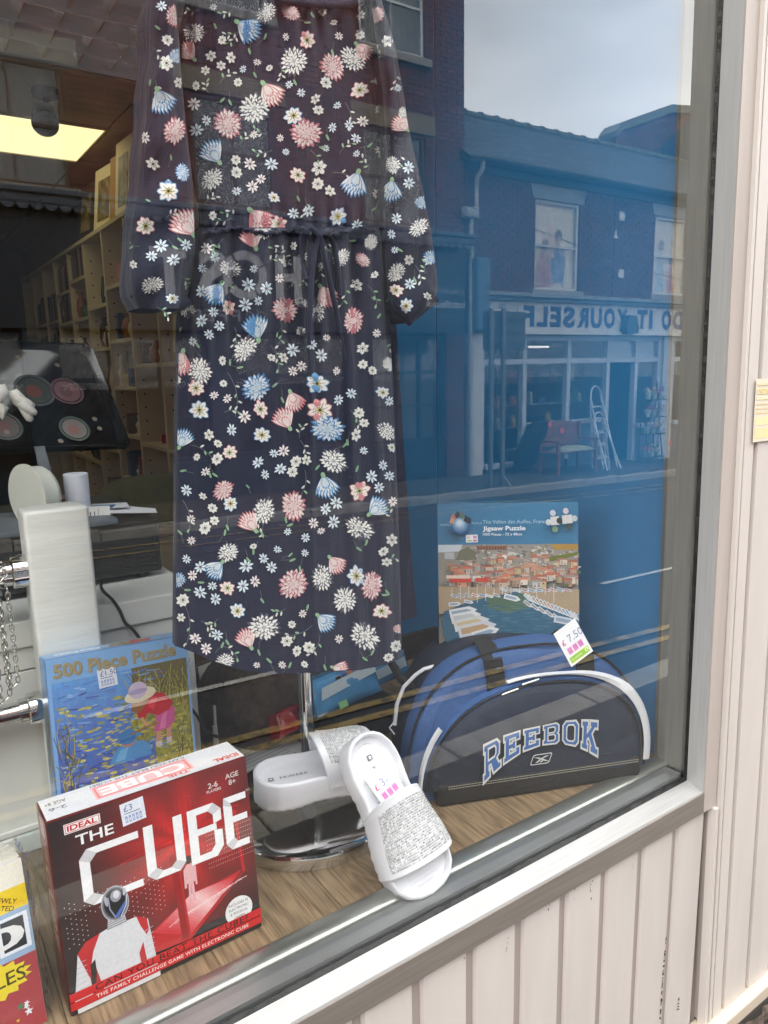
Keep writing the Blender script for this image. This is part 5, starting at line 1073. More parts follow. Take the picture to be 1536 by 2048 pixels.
# printed flowers
frn = random.Random(11)
def fmap(u, v, d, piece):
    tab, fy = PIECES[piece]
    if piece == 'skirt': v = min(v, hem(min(802, max(351, u)))-1.5); v = max(v, 457)
    l, r = itp(tab, min(v, tab[-1][0])); u = min(r-1.2, max(l+1.2, u)); 
    return at_y(u, v, fy(u, v)-.0009-d)
def which(u, v):
    for n in ('left', 'right'):
        t = PIECES[n][0]
        if t[0][0] < v < t[-1][0]:
            l, r = itp(t, v)
            if l-3 <= u <= r+3: return n
    return 'skirt' if v > 458 else 'bod'
class Flo(Print):
    def __init__(s): super().__init__(None, 0, 1.3e-4); s.mb = MB()
    def start(s, u, v): p = which(u, v); s.fn = lambda a, b, d: fmap(a, b, d, p); s.d = frn.uniform(0, 3e-4)
FL = Flo()
WH, INK, PK, BLU, GR = (236, 235, 230), (84, 84, 98), (214, 146, 150), (112, 162, 202), (150, 186, 150)
def petal(cx, cy, ang, r0, r1, wd, col, sq=(1, 0), tip=.5, same=False):
    """sq = (squash, squash angle): foreshortening of the whole flower head"""
    k, sa = sq; ca, sn = math.cos(ang), math.sin(ang); cs, ss = math.cos(sa), math.sin(sa)
    if not same: FL.d += FL.st
    n = max(3, min(9, int((r1-r0)/3.2))); V = []
    for i in range(n+1):
        t = i/n; a = r0+(r1-r0)*t; hw = wd*(.12+.38*math.sin(min(1, t/.6)*math.pi/2)) if t < .68 else wd*.5*((1-t)/.32)**(.35+.65*(1-tip))
        for s in (hw, -hw):
            x, y = a*ca-s*sn, a*sn+s*ca
            if k != 1:
                xr, yr_ = x*cs+y*ss, (-x*ss+y*cs)*k; x, y = xr*cs-yr_*ss, xr*ss+yr_*cs
            V.append(FL.fn(cx+x, cy+y, FL.d))
    FL.mb.add(V, [(2*i, 2*i+2, 2*i+3, 2*i+1) for i in range(n)], None, lin(col))
def mixc(a, b, t): return tuple(a[i]+(b[i]-a[i])*t for i in range(3))
def chrys(u, v, r, edge, line, squash=None, rot=None):
    FL.start(u, v); sq = (squash or frn.uniform(.68, .92), rot if rot is not None else frn.uniform(0, math.pi)); n = 18
    for ring, (r0, r1, m) in enumerate(((.3, 1.0, n), (.22, .74, 15), (.1, .48, 9))):
        o = frn.uniform(0, 6)
        for k in range(m):
            a = o+2*math.pi*k/m+frn.uniform(-.06, .06); L1 = r*r1*frn.uniform(.86, 1.1); W_ = r*(.275 if ring == 0 else .225)
            petal(u, v, a, r*r0*.7, L1*1.04, W_*1.12, line, sq, .6, same=k > 0)
            if k == m-1: pass
        for k in range(m):
            a = o+2*math.pi*k/m+frn.uniform(-.06, .06); L1 = r*r1*frn.uniform(.84, 1.02)
            petal(u, v, a, r*r0*.8, L1, r*(.205 if ring == 0 else .165), mixc(WH, edge, .06+.08*ring), sq, .6, same=k > 0)
        if edge != WH:
            for k in range(m):
                a = o+2*math.pi*k/m; petal(u, v, a+.03, r*r1*.35, r*r1*.95, r*.05, mixc(WH, edge, .6), sq, .5, same=k > 0)
    FL.ell(u, v, r*.16, r*.12, mixc(WH, line, .35), sq[1], 10)
def star(u, v, r, cool=True):
    FL.start(u, v); o = frn.uniform(0, 6); sq = (frn.uniform(.8, 1), frn.uniform(0, 3)); c = (214, 228, 236) if cool else (236, 228, 226)
    for k in range(8): petal(u, v, o+math.pi*k/4+frn.uniform(-.08, .08), r*.16, r*frn.uniform(.88, 1.08), r*.34, c, sq, .1, same=k > 0)
    FL.ell(u, v, r*.2, r*.2, (112, 112, 132), 0, 8); FL.ell(u, v, r*.08, r*.08, (160, 90, 90), 0, 6)
def small(u, v, r):
    FL.start(u, v); o = frn.uniform(0, 6); sq = (frn.uniform(.72, 1), frn.uniform(0, 3)); n = frn.choice((6, 7, 8))
    for k in range(n): petal(u, v, o+2*math.pi*k/n, r*.06, r*1.04, r*.6, INK, sq, .75, same=k > 0)
    for k in range(n): petal(u, v, o+2*math.pi*k/n+frn.uniform(-.06, .06), r*.12, r*frn.uniform(.86, 1.02), r*.52, (228, 227, 220), sq, .75, same=k > 0)
    for k in range(n): petal(u, v, o+2*math.pi*k/n, r*.1, r*.5, r*.07, (90, 90, 96), sq, .2, same=k > 0)
    FL.ell(u, v, r*.15, r*.15, (70, 70, 78), 0, 8)
def daisy(u, v, r, tipc):
    FL.start(u, v); o = frn.uniform(0, 6); sq = (frn.uniform(.74, 1), frn.uniform(0, 3)); n = 8; ks = [(o+2*math.pi*k/n, r*frn.uniform(.82, 1.08)) for k in range(n)]
    for k, (a, L1) in enumerate(ks): petal(u, v, a, r*.05, L1, r*.56, tipc, sq, .7, same=k > 0)
    for k, (a, L1) in enumerate(ks): petal(u, v, a, r*.07, L1*.93, r*.43, (236, 232, 224), sq, .6, same=k > 0)
    for k, (a, L1) in enumerate(ks): petal(u, v, a+.05, r*.1, L1*.7, r*.05, (90, 90, 80), sq, .2, same=k > 0)
    for k, (a, L1) in enumerate(ks): petal(u, v, a+.3, 0, r*.34, r*.1, (170, 160, 60), sq, .2, same=k > 0)
    FL.ell(u, v, r*.12, r*.12, (60, 60, 40), 0, 8)
def tulip(bu, bv, tu, tv, col, r=None):
    """side-view flower: green base at (bu,bv), petals fanning to (tu,tv)"""
    FL.start((bu+tu)/2, (bv+tv)/2); a0 = math.atan2(tv-bv, tu-bu); L0 = r or math.hypot(tu-bu, tv-bv)*1.42
    for ring, (m, sp, sc) in enumerate(((9, .62, 1), (6, .42, .84), (4, .25, .62))):
        for k in range(m): petal(bu, bv, a0+sp*(2*k/(m-1)-1), L0*.08, L0*sc*(1.02-.14*abs(2*k/(m-1)-1)), L0*.15, col, (1, 0), .6, same=k > 0)
        for k in range(m): petal(bu, bv, a0+sp*(2*k/(m-1)-1)+.02, L0*.12, L0*sc*(.93-.14*abs(2*k/(m-1)-1)), L0*.098, mixc(WH, col, .06+.08*ring), (1, 0), .6, same=k > 0)
    FL.ell(bu, bv, L0*.12, L0*.09, GR, a0, 9)
def sprig(u, v, a, L0):
    FL.start(u, v); pts = [(u+L0*t*math.cos(a+.5*t), v+L0*t*math.sin(a+.5*t)) for t in [i/6 for i in range(7)]]
    FL.line(pts, .9, (120, 124, 128))
    for i in (2, 3, 4, 5):
        s_ = 1 if i % 2 else -1; x, y = pts[i]; b = a+.5*i/6+s_*.8
        FL.ell(x+6*math.cos(b), y+6*math.sin(b), 4.6, 2, (214, 216, 208) if frn.random() < .6 else GR, b, 8, same=True)
def leaf(u, v, a, L0=14):
    FL.start(u, v); FL.line([(u, v), (u-L0*1.6*math.cos(a+.4), v-L0*1.6*math.sin(a+.4))], .8, (110, 116, 112)); FL.ell(u, v, L0*.5, L0*.16, GR, a, 10); FL.line([(u-L0*.4*math.cos(a), v-L0*.4*math.sin(a)), (u+L0*.4*math.cos(a), v+L0*.4*math.sin(a))], L0*.05, (96, 130, 100))
Wl = '388,65,24 533,25,25 509,217,33 424,358,27 588,122,31 706,118,31 785,330,20 806,226,15 305,570,25 460,537,24 528,462,20 373,618,22 490,698,31 683,516,22 742,485,19 632,620,26 602,605,15 838,455,24 793,545,24 400,742,29 667,922,31 775,863,25 778,728,17 528,1022,29 456,1105,24 528,1255,33 450,1322,20 719,1056,32 645,1155,29 690,1200,28 730,1272,34'
Pl = '350,32,24 456,247,31 350,262,28 582,25,22 665,133,29 612,267,32 752,30,19 725,520,18 570,620,27 707,642,27 447,980,23 587,1012,30 587,1168,32 744,1170,30 799,1258,14 815,1068,11'
Bl = '353,112,16 365,345,19 513,775,29 655,857,35 862,515,17 355,1160,18 846,405,18'
al = '323,12,12 388,208,15 413,241,12 393,260,15 290,275,13 500,328,15 543,328,15 726,243,14 698,250,11 712,277,12 760,300,11 817,335,14 322,492,15 372,490,13 303,512,13 347,520,16 413,497,13 430,515,12 403,583,14 497,570,16 533,577,15 491,610,15 517,602,11 403,642,15 427,624,11 439,652,13 418,669,12 505,373,14 522,358,12 753,388,11 587,427,13 617,422,14 714,450,13 820,568,13 818,366,13 793,437,12 783,468,11 489,833,14 463,860,13 585,700,15 586,742,11 624,690,12 643,711,15 603,732,12 567,902,13 548,907,11 516,925,14 561,938,14 530,949,11 373,980,13 703,787,12 677,800,12 779,803,11 766,931,12 743,953,14 779,952,12 758,975,12 401,1134,15 385,1151,12 400,1185,15 425,1172,11 431,1198,14 493,1132,16 527,1117,12 543,1135,13 486,1172,15 510,1163,13 391,1277,13 434,1270,13 412,1297,13 673,1006,15 651,1018,13 667,1044,15 627,1046,12 642,1062,9 786,1003,12'
sl2 = '335,80,13 333,126,17 422,112,13 462,115,14 442,131,12 357,165,13 306,328,17 472,320,12 473,345,14 652,165,15 631,198,13 637,220,13 638,336,19 636,368,14 660,382,14 645,22,11 668,45,9 720,70,12 722,30,11 775,82,14 573,525,13 713,570,15 818,520,12 418,870,13 436,887,11 434,918,14 543,715,11 567,715,13 592,923,14 585,944,13 613,920,12 353,760,11 447,767,9 725,697,15 726,729,12 745,741,11 718,826,13 728,846,12 712,870,15 425,1016,12 429,1041,11 410,1056,15 366,1200,15 574,1282,15 594,1302,13 618,1295,14 784,1080,14 767,1103,13 774,1124,13 792,1292,14 777,1315,12 362,1235,10'
dpl = '614,80,21 719,180,21 596,350,19 291,452,23 457,615,17 557,448,19 792,580,17 392,776,20 521,818,20 459,905,17 640,820,26 719,982,23 455,1176,17 763,1222,21'
dbl = '587,231,21 337,382,25 345,597,15 548,395,15 676,433,21 812,612,17 399,820,22 524,870,21 634,767,26 766,785,16 784,895,11 461,1007,17 475,1222,18 713,1152,23'
tpl = '389,119,368,95 526,166,548,198 712,87,732,110 817,261,795,243 388,470,360,437 500,420,527,452 512,497,500,465 640,572,658,602 366,702,357,738 580,857,563,828 580,783,592,812 512,1062,493,1036 503,1296,489,1268 659,1114,678,1136 664,1334,688,1340'
tbl = '474,43,506,66 314,178,330,213 439,325,418,295 745,163,768,160 444,566,424,596 517,680,509,643 717,343,706,380 784,359,781,392 358,895,370,868 646,950,656,984 445,1124,424,1146 738,1029,762,1008 635,1230,658,1250'
P_ = lambda s: [tuple(float(x) for x in q.split(',')) for q in s.split()]
# stems and leaves first (they lie under the blooms)
sp_list = [(480, 60, 2.4, 34), (478, 62, 1.9, 40), (545, 300, 2.6, 40), (620, 300, .6, 50), (690, 205, .9, 60), (665, 345, -.1, 55), (610, 395, 1.2, 40), (420, 480, .9, 40), (575, 480, 2.2, 40), (540, 690, .8, 60), (455, 745, .9, 90), (560, 640, 1.2, 60), (380, 890, .1, 60), (470, 655, 1.2, 40), (610, 940, 1.3, 60), (600, 880, .8, 40), (760, 690, .1, 40), (770, 700, .2, 30), (700, 820, .6, 40), (365, 1000, .9, 70), (370, 1210, 1.1, 90), (440, 1290, .2, 50), (625, 1250, 2.3, 60), (640, 1270, 1.6, 50), (770, 1120, -.4, 40), (300, 90, .6, 50), (310, 160, 1.1, 40), (560, 130, 1.1, 30), (790, 140, 1.2, 40), (800, 300, 1.3, 40), (830, 530, .8, 40), (640, 500, 1.2, 70), (690, 560, 1.3, 60), (735, 570, .7, 50)]
for a in sp_list: sprig(*a)
for (u, v, a) in ((300, 165, 1.7), (445, 200, -.8), (460, 205, 1.1), (510, 150, 1.1), (590, 165, 1.1), (655, 275, 1.1), (645, 295, 0), (625, 30, 1.0), (615, 45, 0), (665, 105, 1.3), (740, 290, -.7), (760, 310, -1.1), (465, 575, .5), (520, 640, .9), (360, 660, -1.1), (395, 690, 1.0), (460, 725, 1.6), (480, 735, -.2), (550, 770, -.7), (565, 800, 1.1), (420, 950, 1.2), (430, 950, .6), (695, 885, 1.4), (690, 890, -.8), (635, 935, -.9), (455, 1055, 1.2), (450, 1065, -1.4), (580, 1050, -.4), (572, 1040, 1.4), (525, 1070, 1.2), (585, 1120, -.4), (600, 1138, 1.4), (718, 1098, .6), (733, 1085, -1.2), (775, 1185, .9), (770, 1190, 0), (615, 1215, -1.3), (518, 1305, 1.2), (445, 1290, -1.2), (455, 1285, 1.0), (730, 1318, .6), (745, 1305, -1.1), (580, 1330, -1.2), (650, 1335, 1.2), (497, 1120, .9), (507, 1103, 1.6), (402, 1165, 0), (375, 1180, 0), (395, 750, 1), (830, 560, 1.1), (800, 500, .5), (360, 480, .7), (350, 495, .5)): leaf(u, v, a)
for u, v, r in P_(al): star(u, v, r, frn.random() < .75)
for u, v, r in P_(sl2): small(u, v, r)
for q in P_(tpl): tulip(*q, (206, 132, 138))
for q in P_(tbl): tulip(*q, (92, 146, 192))
for u, v, r in P_(dpl): daisy(u, v, r, (206, 138, 142))
for u, v, r in P_(dbl): daisy(u, v, r, (104, 154, 198))
for u, v, r in P_(Wl): chrys(u, v, r, WH, INK)
for u, v, r in P_(Pl): chrys(u, v, r, PK, (178, 112, 122))
for u, v, r in P_(Bl): chrys(u, v, r, BLU, (72, 124, 176))
# small fillers in the bare gaps
occ = [(q[0], q[1], q[2]) for s_ in (Wl, Pl, Bl, al, sl2, dpl, dbl) for q in P_(s_)] + [((q[0]+q[2])/2, (q[1]+q[3])/2, 24) for s_ in (tpl, tbl) for q in P_(s_)]
fr2 = random.Random(31); add_n = 0
for _ in range(5000):
    u, v = fr2.uniform(265, 868), fr2.uniform(5, 1335); pc2 = which(u, v); tab = PIECES[pc2][0]; l, r = itp(tab, min(v, tab[-1][0]))
    if not (l+8 < u < r-8) or (pc2 == 'skirt' and v > hem(u)-10) or (u > 805 and v > 640): continue
    if any((u-a)**2+(v-b)**2 < (c+17)**2 for a, b, c in occ): continue
    k = fr2.random(); occ.append((u, v, 9)); add_n += 1
    if k < .35: star(u, v, fr2.uniform(8, 11), fr2.random() < .6)
    elif k < .5: small(u, v, fr2.uniform(8, 11))
    elif k < .78: sprig(u, v, fr2.uniform(0, 6.28), fr2.uniform(22, 40))
    else: leaf(u, v, fr2.uniform(0, 6.28), fr2.uniform(10, 15))
    if add_n > 150: break
FL.build('flower_print', print_mat('fabric_ink', .8, spec=.2), dress)
# stand: chrome pole, dished chrome base, cream bust form
sx0, sy0 = at_y(613, 1420, .335).x, .335
st = thing('dress_stand', 'chrome display stand with round base and cream bust under the dress', 'display stand', (sx0, sy0, .9))
mb = MB(); mb.tube([(sx0, sy0, .925), (sx0, sy0, 2.12)], .0135, 24); mb.tube([(sx0, sy0, 2.1), (sx0, .232, 2.1)], .008, 12); mb.build('pole', CHROME, st, smooth=50)
mb = MB(); mb.lathe([(0, .0005), (.163, .0005), (.1645, .004), (.1645, .020), (.162, .026), (.154, .030), (.12, .0335), (.06, .0375), (.022, .040), (.018, .055), (0, .055)], (sx0-.012, sy0-.01, .9), 64); mb.build('base', CHROME, st, smooth=40)
mb = MB(); sec = [(2.02, .09, .03), (2.10, .10, .032), (2.17, .10, .03), (2.20, .09, .028), (2.235, .075, .026), (2.32, .06, .026)]
mb.loft([[(.578+a*math.cos(t), .232+b*math.sin(t), z) for t in [2*math.pi*k/28 for k in range(28)]] for z, a, b in sec]); mb.build('bust', mat('cream_bust', (220, 206, 190), .6, var=.03), st, smooth=70)

# ================================================================== GOODS IN THE WINDOW
def carton(name, label, BL, X, Z, w_, h_, d_, m, r=.0012):
    """box whose front face has lower left corner BL, width along X, height along Z; depth runs away from the glass"""
    X, Z = Vector(X).normalized(), Vector(Z).normalized(); N = X.cross(Z)      # N points out of the front
    t = thing(name, label, 'box', tuple(Vector(BL)+X*w_/2)); M = fmat(BL, X, Z)
    mb = MB(); mb.bbox((0, 0, -d_), (w_, h_, 0), r, 2, M); o = mb.build('carton', m, t, smooth=40)
    front = frame(BL, X, Z); top = frame(Vector(BL)+Z*h_-N*d_, X, N) ; left = frame(Vector(BL)-N*d_, N, Z)
    flip = lambda f, wx, wy: (lambda a, b, d=0: f(wx-a, wy-b, d))
    # top print is read from the back: a from right, b away from the front;  its normal must be +Z
    topf = lambda a, b, d=0: Vector(BL)+Z*(h_+d)+X*a-N*b
    leftf = lambda a, b, d=0: Vector(BL)-X*d-N*(d_-a)+Z*b
    return t, front, topf, leftf
CARD = mat('white_card', (222, 222, 220), .5, var=.03)
GLOSS = print_mat('gloss_box_ink', .28, coat=.25)
STK = print_mat('sticker_ink', .5)
def sticker(parent, fn, x, y, w_, h_, rot, price, style=0):
    f2 = lambda a, b, d=0: fn(x+a*math.cos(rot)-b*math.sin(rot), y+a*math.sin(rot)+b*math.cos(rot), d)
    pr = Print(f2, .0011, 3e-5); pr.rect(0, 0, w_, h_, (226, 230, 240) if style == 0 else (238, 238, 236))
    if style == 0:
        pr.text(price, w_*.14, h_*.60, h=h_*.28, rgb=(70, 90, 150))
        for k in range(5): pr.rect(w_*(.14+.15*k), h_*.10, w_*(.24+.15*k), h_*.40, (150, 164, 206)); 
        for k in range(5): pr.rect(w_*(.165+.15*k), h_*.16, w_*(.215+.15*k), h_*.30, (214, 220, 238))
        pr.line([(w_*.12, h_*.52), (w_*.8, h_*.50)], h_*.03, (70, 80, 130))
    else:
        pr.text(price, w_*.08, h_*.5, h=h_*.3, rgb=(206, 40, 130)); pr.rect(w_*.1, h_*.14, w_*.52, h_*.28, (120, 180, 60)); pr.rect(w_*.6, h_*.1, w_*.92, h_*.36, (214, 120, 180)); pr.rect(w_*.62, h_*.5, w_*.92, h_*.85, (214, 140, 190))
    pr.build('price_sticker', STK, parent)

# ---------------------------------------------------------------- red and black game box
BL = at_z(143, 2034, .9012); BR = at_z(524, 1852, .9012); X = (BR-BL); w_ = X.length; X.normalize()
TL = at_y(101, 1643, BL.y+.022); Z = (TL-BL); Z = (Z-X*Z.dot(X)); h_ = Z.length; Z.normalize()
gb, F, TP, LF = carton('game_box', 'red and black board game box with a silver-masked figure', BL, X, Z, w_, h_, .066, mat('dark_red_card', (104, 22, 20), .35, var=.15, vscale=9))
U = lambda s: s*w_          # sheet units: 1 = box width, both ways (the box is about square)
H = h_/w_
pr = Print(lambda a, b, d=0: F(U(a), U(b), d), .0009, 1.6e-5)
def g2(x0, y0, x1, y1, c0, c1, n=24, vert=True):
    """smooth blend printed as narrow strips"""
    for k in range(n):
        t = (k+.5)/n; c = mixc(c0, c1, t)
        if vert: pr.poly([(x0, y0+(y1-y0)*k/n), (x1, y0+(y1-y0)*k/n), (x1, y0+(y1-y0)*(k+1)/n), (x0, y0+(y1-y0)*(k+1)/n)], c, same=k > 0)
        else: pr.poly([(x0+(x1-x0)*k/n, y0), (x0+(x1-x0)*(k+1)/n, y0), (x0+(x1-x0)*(k+1)/n, y1), (x0+(x1-x0)*k/n, y1)], c, same=k > 0)
pr.rect(.004, .004, .996, H-.004, (34, 26, 26))
# glow: radial cells
gx0, gy0 = .62, .66; NX, NY = 44, 44; pr.d += 1.6e-5
for i in range(NX):
    for j in range(NY):
        x0, x1 = .004+.992*i/NX, .004+.992*(i+1)/NX; y0, y1 = .16+(H-.164)*j/NY, .16+(H-.164)*(j+1)/NY
        cx, cy = (x0+x1)/2-gx0, (y0+y1)/2-gy0; r = math.hypot(cx*1.0, cy*.9); g = max(0, 1-r/.72)**1.2; rays = .5+.5*math.sin(math.atan2(cy, cx)*9+1); g *= .75+.25*rays
        left = max(0, min(1, (.30-(x0+x1)/2)*3)); g *= 1-.75*left
        pr.poly([(x0, y0), (x1, y0), (x1, y1), (x0, y1)], (36+205*g, 25+16*g, 24+14*g), same=True)
# cube of red light and floor
RD = (196, 24, 26)
for k in range(14):
    t = k/13; c = mixc((236, 150, 150), (178, 18, 24), abs(t-.35)*1.5 if abs(t-.35) < .6 else .9)
    pr.poly([(.41+.04*t*0+(.60-.41)*0+.0+.23*t, .245+.12*t*0+.10*t), (.41+.23*(t+.075), .245+.10*(t+.075)), (.60+.30*(t+.075)*.98, .125+.235*(t+.075)), (.60+.30*t*.98, .125+.235*t)], c, same=k > 0)
pr.poly([(.40, .24), (.635, .362), (.905, .365), (.60, .118), (.41, .13)], (190, 30, 34)); 
for k in range(26):
    t = k/25; c = mixc((250, 206, 206), (206, 36, 44), min(1, abs(t-.45)*2.0)); pr.poly([(.42+.46*t, .24+.118*min(1, t*2.2)), (.42+.46*(t+.045), .24+.118*min(1, (t+.045)*2.2)), (.60+.29*(t+.045), .14+.216*(t+.045)), (.60+.29*t, .14+.216*t)] if t < .95 else [(.88, .36), (.89, .36), (.89, .358), (.88, .356)], c, same=k > 0)
for k in range(12): a = .5+.03*k; pr.line([(a, .23+.006*k), (a+.06, .26+.006*k), (a+.11, .262+.006*k)], .003, (250, 220, 220), same=k > 0)
for P in ([(.40, .24), (.60, .118)], [(.60, .118), (.92, .36)], [(.57, .70), (.60, .118)], [(.905, .72), (.925, .36)], [(.30, .66), (.57, .70)], [(.57, .70), (.905, .72)], [(.55, .70), (.72, .77)], [(.72, .77), (.93, .74)]): pr.line(P, .017 if P[0][0] in (.57, .905) else .007, (188, 28, 30))
pr.poly([(.595, .13), (.575, .60), (.54, .60), (.56, .13)], (150, 20, 22))
# small far figure
for q in (((.615, .315), (.632, .315), (.634, .43), (.622, .43)), ((.636, .315), (.653, .315), (.648, .43), (.634, .43)), ((.607, .42), (.665, .42), (.668, .50), (.645, .525), (.622, .525), (.602, .50)), ((.60, .40), (.612, .40), (.616, .50), (.602, .50)), ((.658, .40), (.668, .40), (.668, .50), (.658, .50))): pr.poly(list(q), (232, 178, 182))
pr.ell(.634, .548, .017, .024, (40, 22, 24))
# dots
pr.d += 1.6e-5
for i in range(22):
    for j in range(9):
        x, y = .03+i*.022, .345+j*.026+(.013 if i % 2 else 0)
        if frn.random() < .85 and not (.12 < x < .30 and y < .47): pr.ell(x, y, .0026, .0026, (236, 214, 206), 0, 5, same=True)
for i in range(20):
    for j in range(8):
        x, y = .74+i*.0128, .455+j*.026
        if x < .985: pr.ell(x, y, .0022, .0022, (236, 206, 200), 0, 5, same=True)
for k in range(90): x, y = .35+frn.random()*.5, .45+frn.random()*.45; pr.ell(x, y, .003*frn.random()+.001, .002, (214, 70, 50), 0, 5, same=True)
# logo letters of folded white bars
LW = (240, 240, 242); LS = (206, 204, 208); bw_ = .038
def bar(P, c=LW): pr.poly(P, c)
# C
bar([(.40, .80), (.40, .763), (.20, .765), (.155, .80)][::-1]); bar([(.155, .80), (.20, .765), (.165, .728), (.118, .755)], LS); bar([(.118, .755), (.165, .728), (.165, .572), (.118, .545)]); bar([(.118, .545), (.165, .572), (.205, .545), (.160, .510)], LS); bar([(.160, .510), (.205, .545), (.40, .545), (.40, .508)])
# U
bar([(.425, .805), (.472, .805), (.472, .572), (.425, .545)][::-1]); bar([(.425, .545), (.472, .572), (.505, .545), (.462, .510)], LS); bar([(.462, .510), (.505, .545), (.545, .545), (.59, .510)]); bar([(.545, .545), (.575, .572), (.622, .545), (.59, .510)], LS); bar([(.575, .572), (.622, .545), (.622, .805), (.575, .805)])
# B
bar([(.65, .545), (.697, .545), (.697, .805), (.65, .805)]); bar([(.65, .805), (.65, .768), (.76, .768), (.79, .805)][::-1]); bar([(.79, .805), (.76, .768), (.785, .74), (.83, .762)][::-1], LS); bar([(.785, .74), (.83, .762), (.83, .70), (.785, .69)][::-1]); bar([(.697, .69), (.697, .655), (.80, .655), (.80, .69)]); bar([(.785, .655), (.83, .645), (.83, .555), (.785, .575)]); bar([(.65, .545), (.65, .508), (.79, .508), (.83, .555), (.785, .575), (.76, .545)])
# E
bar([(.975, .805), (.975, .768), (.885, .768), (.85, .805)]); bar([(.85, .805), (.885, .768), (.892, .745), (.845, .765)][::-1], LS); bar([(.845, .765), (.892, .745), (.892, .572), (.845, .545)]); bar([(.892, .69), (.892, .655), (.975, .655), (.975, .69)]); bar([(.845, .545), (.892, .572), (.91, .545), (.875, .508)], LS); bar([(.875, .508), (.91, .545), (.975, .545), (.975, .508)])
pr.text('THE', .115, .832, h=.052, wd=.175, rgb=LW, off=.015); pr.text('TM', .978, .80, h=.012, rgb=(220, 220, 220))
pr.rect(.07, .905, .235, .955, (236, 232, 230)); pr.rect(.075, .909, .230, .951, (200, 30, 36)); pr.rect(.078, .912, .227, .948, (240, 236, 234)); pr.text('IDEAL', .084, .916, h=.028, wd=.136, rgb=(196, 26, 34), off=.03)
for s, x, y, h in (('2-6', .775, .885, .030), ('PLAYERS', .765, .862, .015), ('AGE', .872, .905, .028), ('8+', .888, .868, .028)): pr.text(s, x, y, h=h, rgb=(226, 220, 220), off=.01)
pr.ell(.876, .158, .078, .078, (236, 236, 236), 0, 28)
for k, s in enumerate(('INCLUDES 50', 'ELECTRONIC', '& PHYSICAL', 'GAMES')): wd = (.112, .112, .10, .06)[k]; pr.text(s, .876-wd/2, .192-.026*k, wd=wd, h=.0145, rgb=(60, 56, 60))
# masked figure
GREY = (30, 26, 28)
pr.poly([(.02, .05), (.06, .30), (.10, .345), (.20, .365), (.345, .365), (.40, .33), (.425, .05)], (218, 218, 222)); pr.poly([(.06, .30), (.10, .345), (.17, .36), (.13, .28), (.10, .16)], (190, 34, 38)); pr.poly([(.345, .368), (.395, .335), (.40, .27), (.385, .25), (.36, .31)], (190, 34, 38)); pr.poly([(.10, .18), (.13, .22), (.16, .06), (.11, .06)], (184, 36, 40)); pr.poly([(.34, .17), (.365, .22), (.375, .09), (.345, .09)], (188, 40, 46)); pr.poly([(.11, .22), (.135, .24), (.135, .17), (.12, .07), (.105, .07)], (40, 30, 32))
for k in range(7): pr.line([(.03+.004*k, .09+.028*k), (.095, .10+.026*k)], .003, (186, 186, 192), same=k > 0)
for k in range(6): pr.line([(.375, .12+.03*k), (.42, .13+.03*k)], .003, (190, 190, 196), same=k > 0)
pr.poly([(.205, .355), (.30, .355), (.29, .42), (.215, .42)], (200, 200, 206))
for k in range(5): pr.line([(.205+.003*k, .362+.011*k), (.30-.003*k, .366+.011*k)], .004, (110, 106, 112), same=k > 0)
for k in range(12): t = k/11; pr.ell(.255, .478, .066*(1-.6*t), .092*(1-.55*t), mixc((180, 182, 190), (16, 16, 20), min(1, t*2.2)), .08, 26)
pr.ell(.262, .515, .026, .032, (150, 152, 160), .1, 16); pr.ell(.265, .52, .015, .02, (214, 214, 222), .1, 14); pr.ell(.215, .505, .008, .028, (170, 172, 180), .1, 12); pr.ell(.303, .52, .007, .02, (190, 192, 200), -.2, 12)
pr.poly([(.245, .41), (.262, .402), (.30, .45), (.305, .475)], (84, 110, 190)); pr.line([(.225, .52), (.228, .46), (.25, .405)], .006, (150, 156, 190)); pr.line([(.312, .50), (.305, .45), (.275, .40)], .005, (206, 210, 226))
# red straps
pr.poly([(.004, .004+.05), (.996, .004+.05), (.996, .14), (.004, .14)], (34, 30, 30)) if False else None
pr.poly([(.0, .055), (.43, .055), (.43, .10), (.0, .10)], (202, 36, 38)) if False else None
for (y0, y1) in ((.075, .118), (.030, .070)):
    pr.poly([(.002, y0-.0), (.998, y0), (.998, y1), (.002, y1)], (204, 36, 38))
pr.poly([(.03, .004), (.43, .004), (.43, .028), (.03, .028)], (222, 220, 222))
pr.text('CAN YOU BEAT THE CUBE?', .12, .079, h=.034, wd=.80, rgb=(52, 14, 16), off=.006, spacing=1.15); pr.text('THE FAMILY CHALLENGE GAME WITH ELECTRONIC CUBE', .12, .041, h=.019, wd=.80, rgb=(240, 226, 224), off=.012, spacing=1.1)
pr.build('front_print', GLOSS, gb)
sticker(gb, F, U(.335), U(.845), U(.115), U(.115), .06, '£3')
D = .066
pr = Print(TP, .0009, 2e-5)      # top panel, lettering faces the room
W1 = w_
pr.rect(.0015, .0015, W1-.0015, D-.0015, (226, 226, 230))
mir = lambda a, b: (W1-a, D-b)
def ttext(s, x, y, h, wd, c, off=.01):
    ps, asp = text_polys(s, off, 1); pr.d += pr.st
    for p in ps: pr.mb.add([pr.fn(*mir(x+a*wd, y+b*h), pr.d) for a, b in p], [tuple(range(len(p)))], None, lin(c))
for e, c in ((.006, (248, 206, 206)), (.004, (244, 170, 170)), (.002, (238, 120, 120))): pr.poly([mir(.075-e, .018-e), mir(.195+e, .018-e), mir(.195+e, .046+e), mir(.075-e, .046+e)], c)
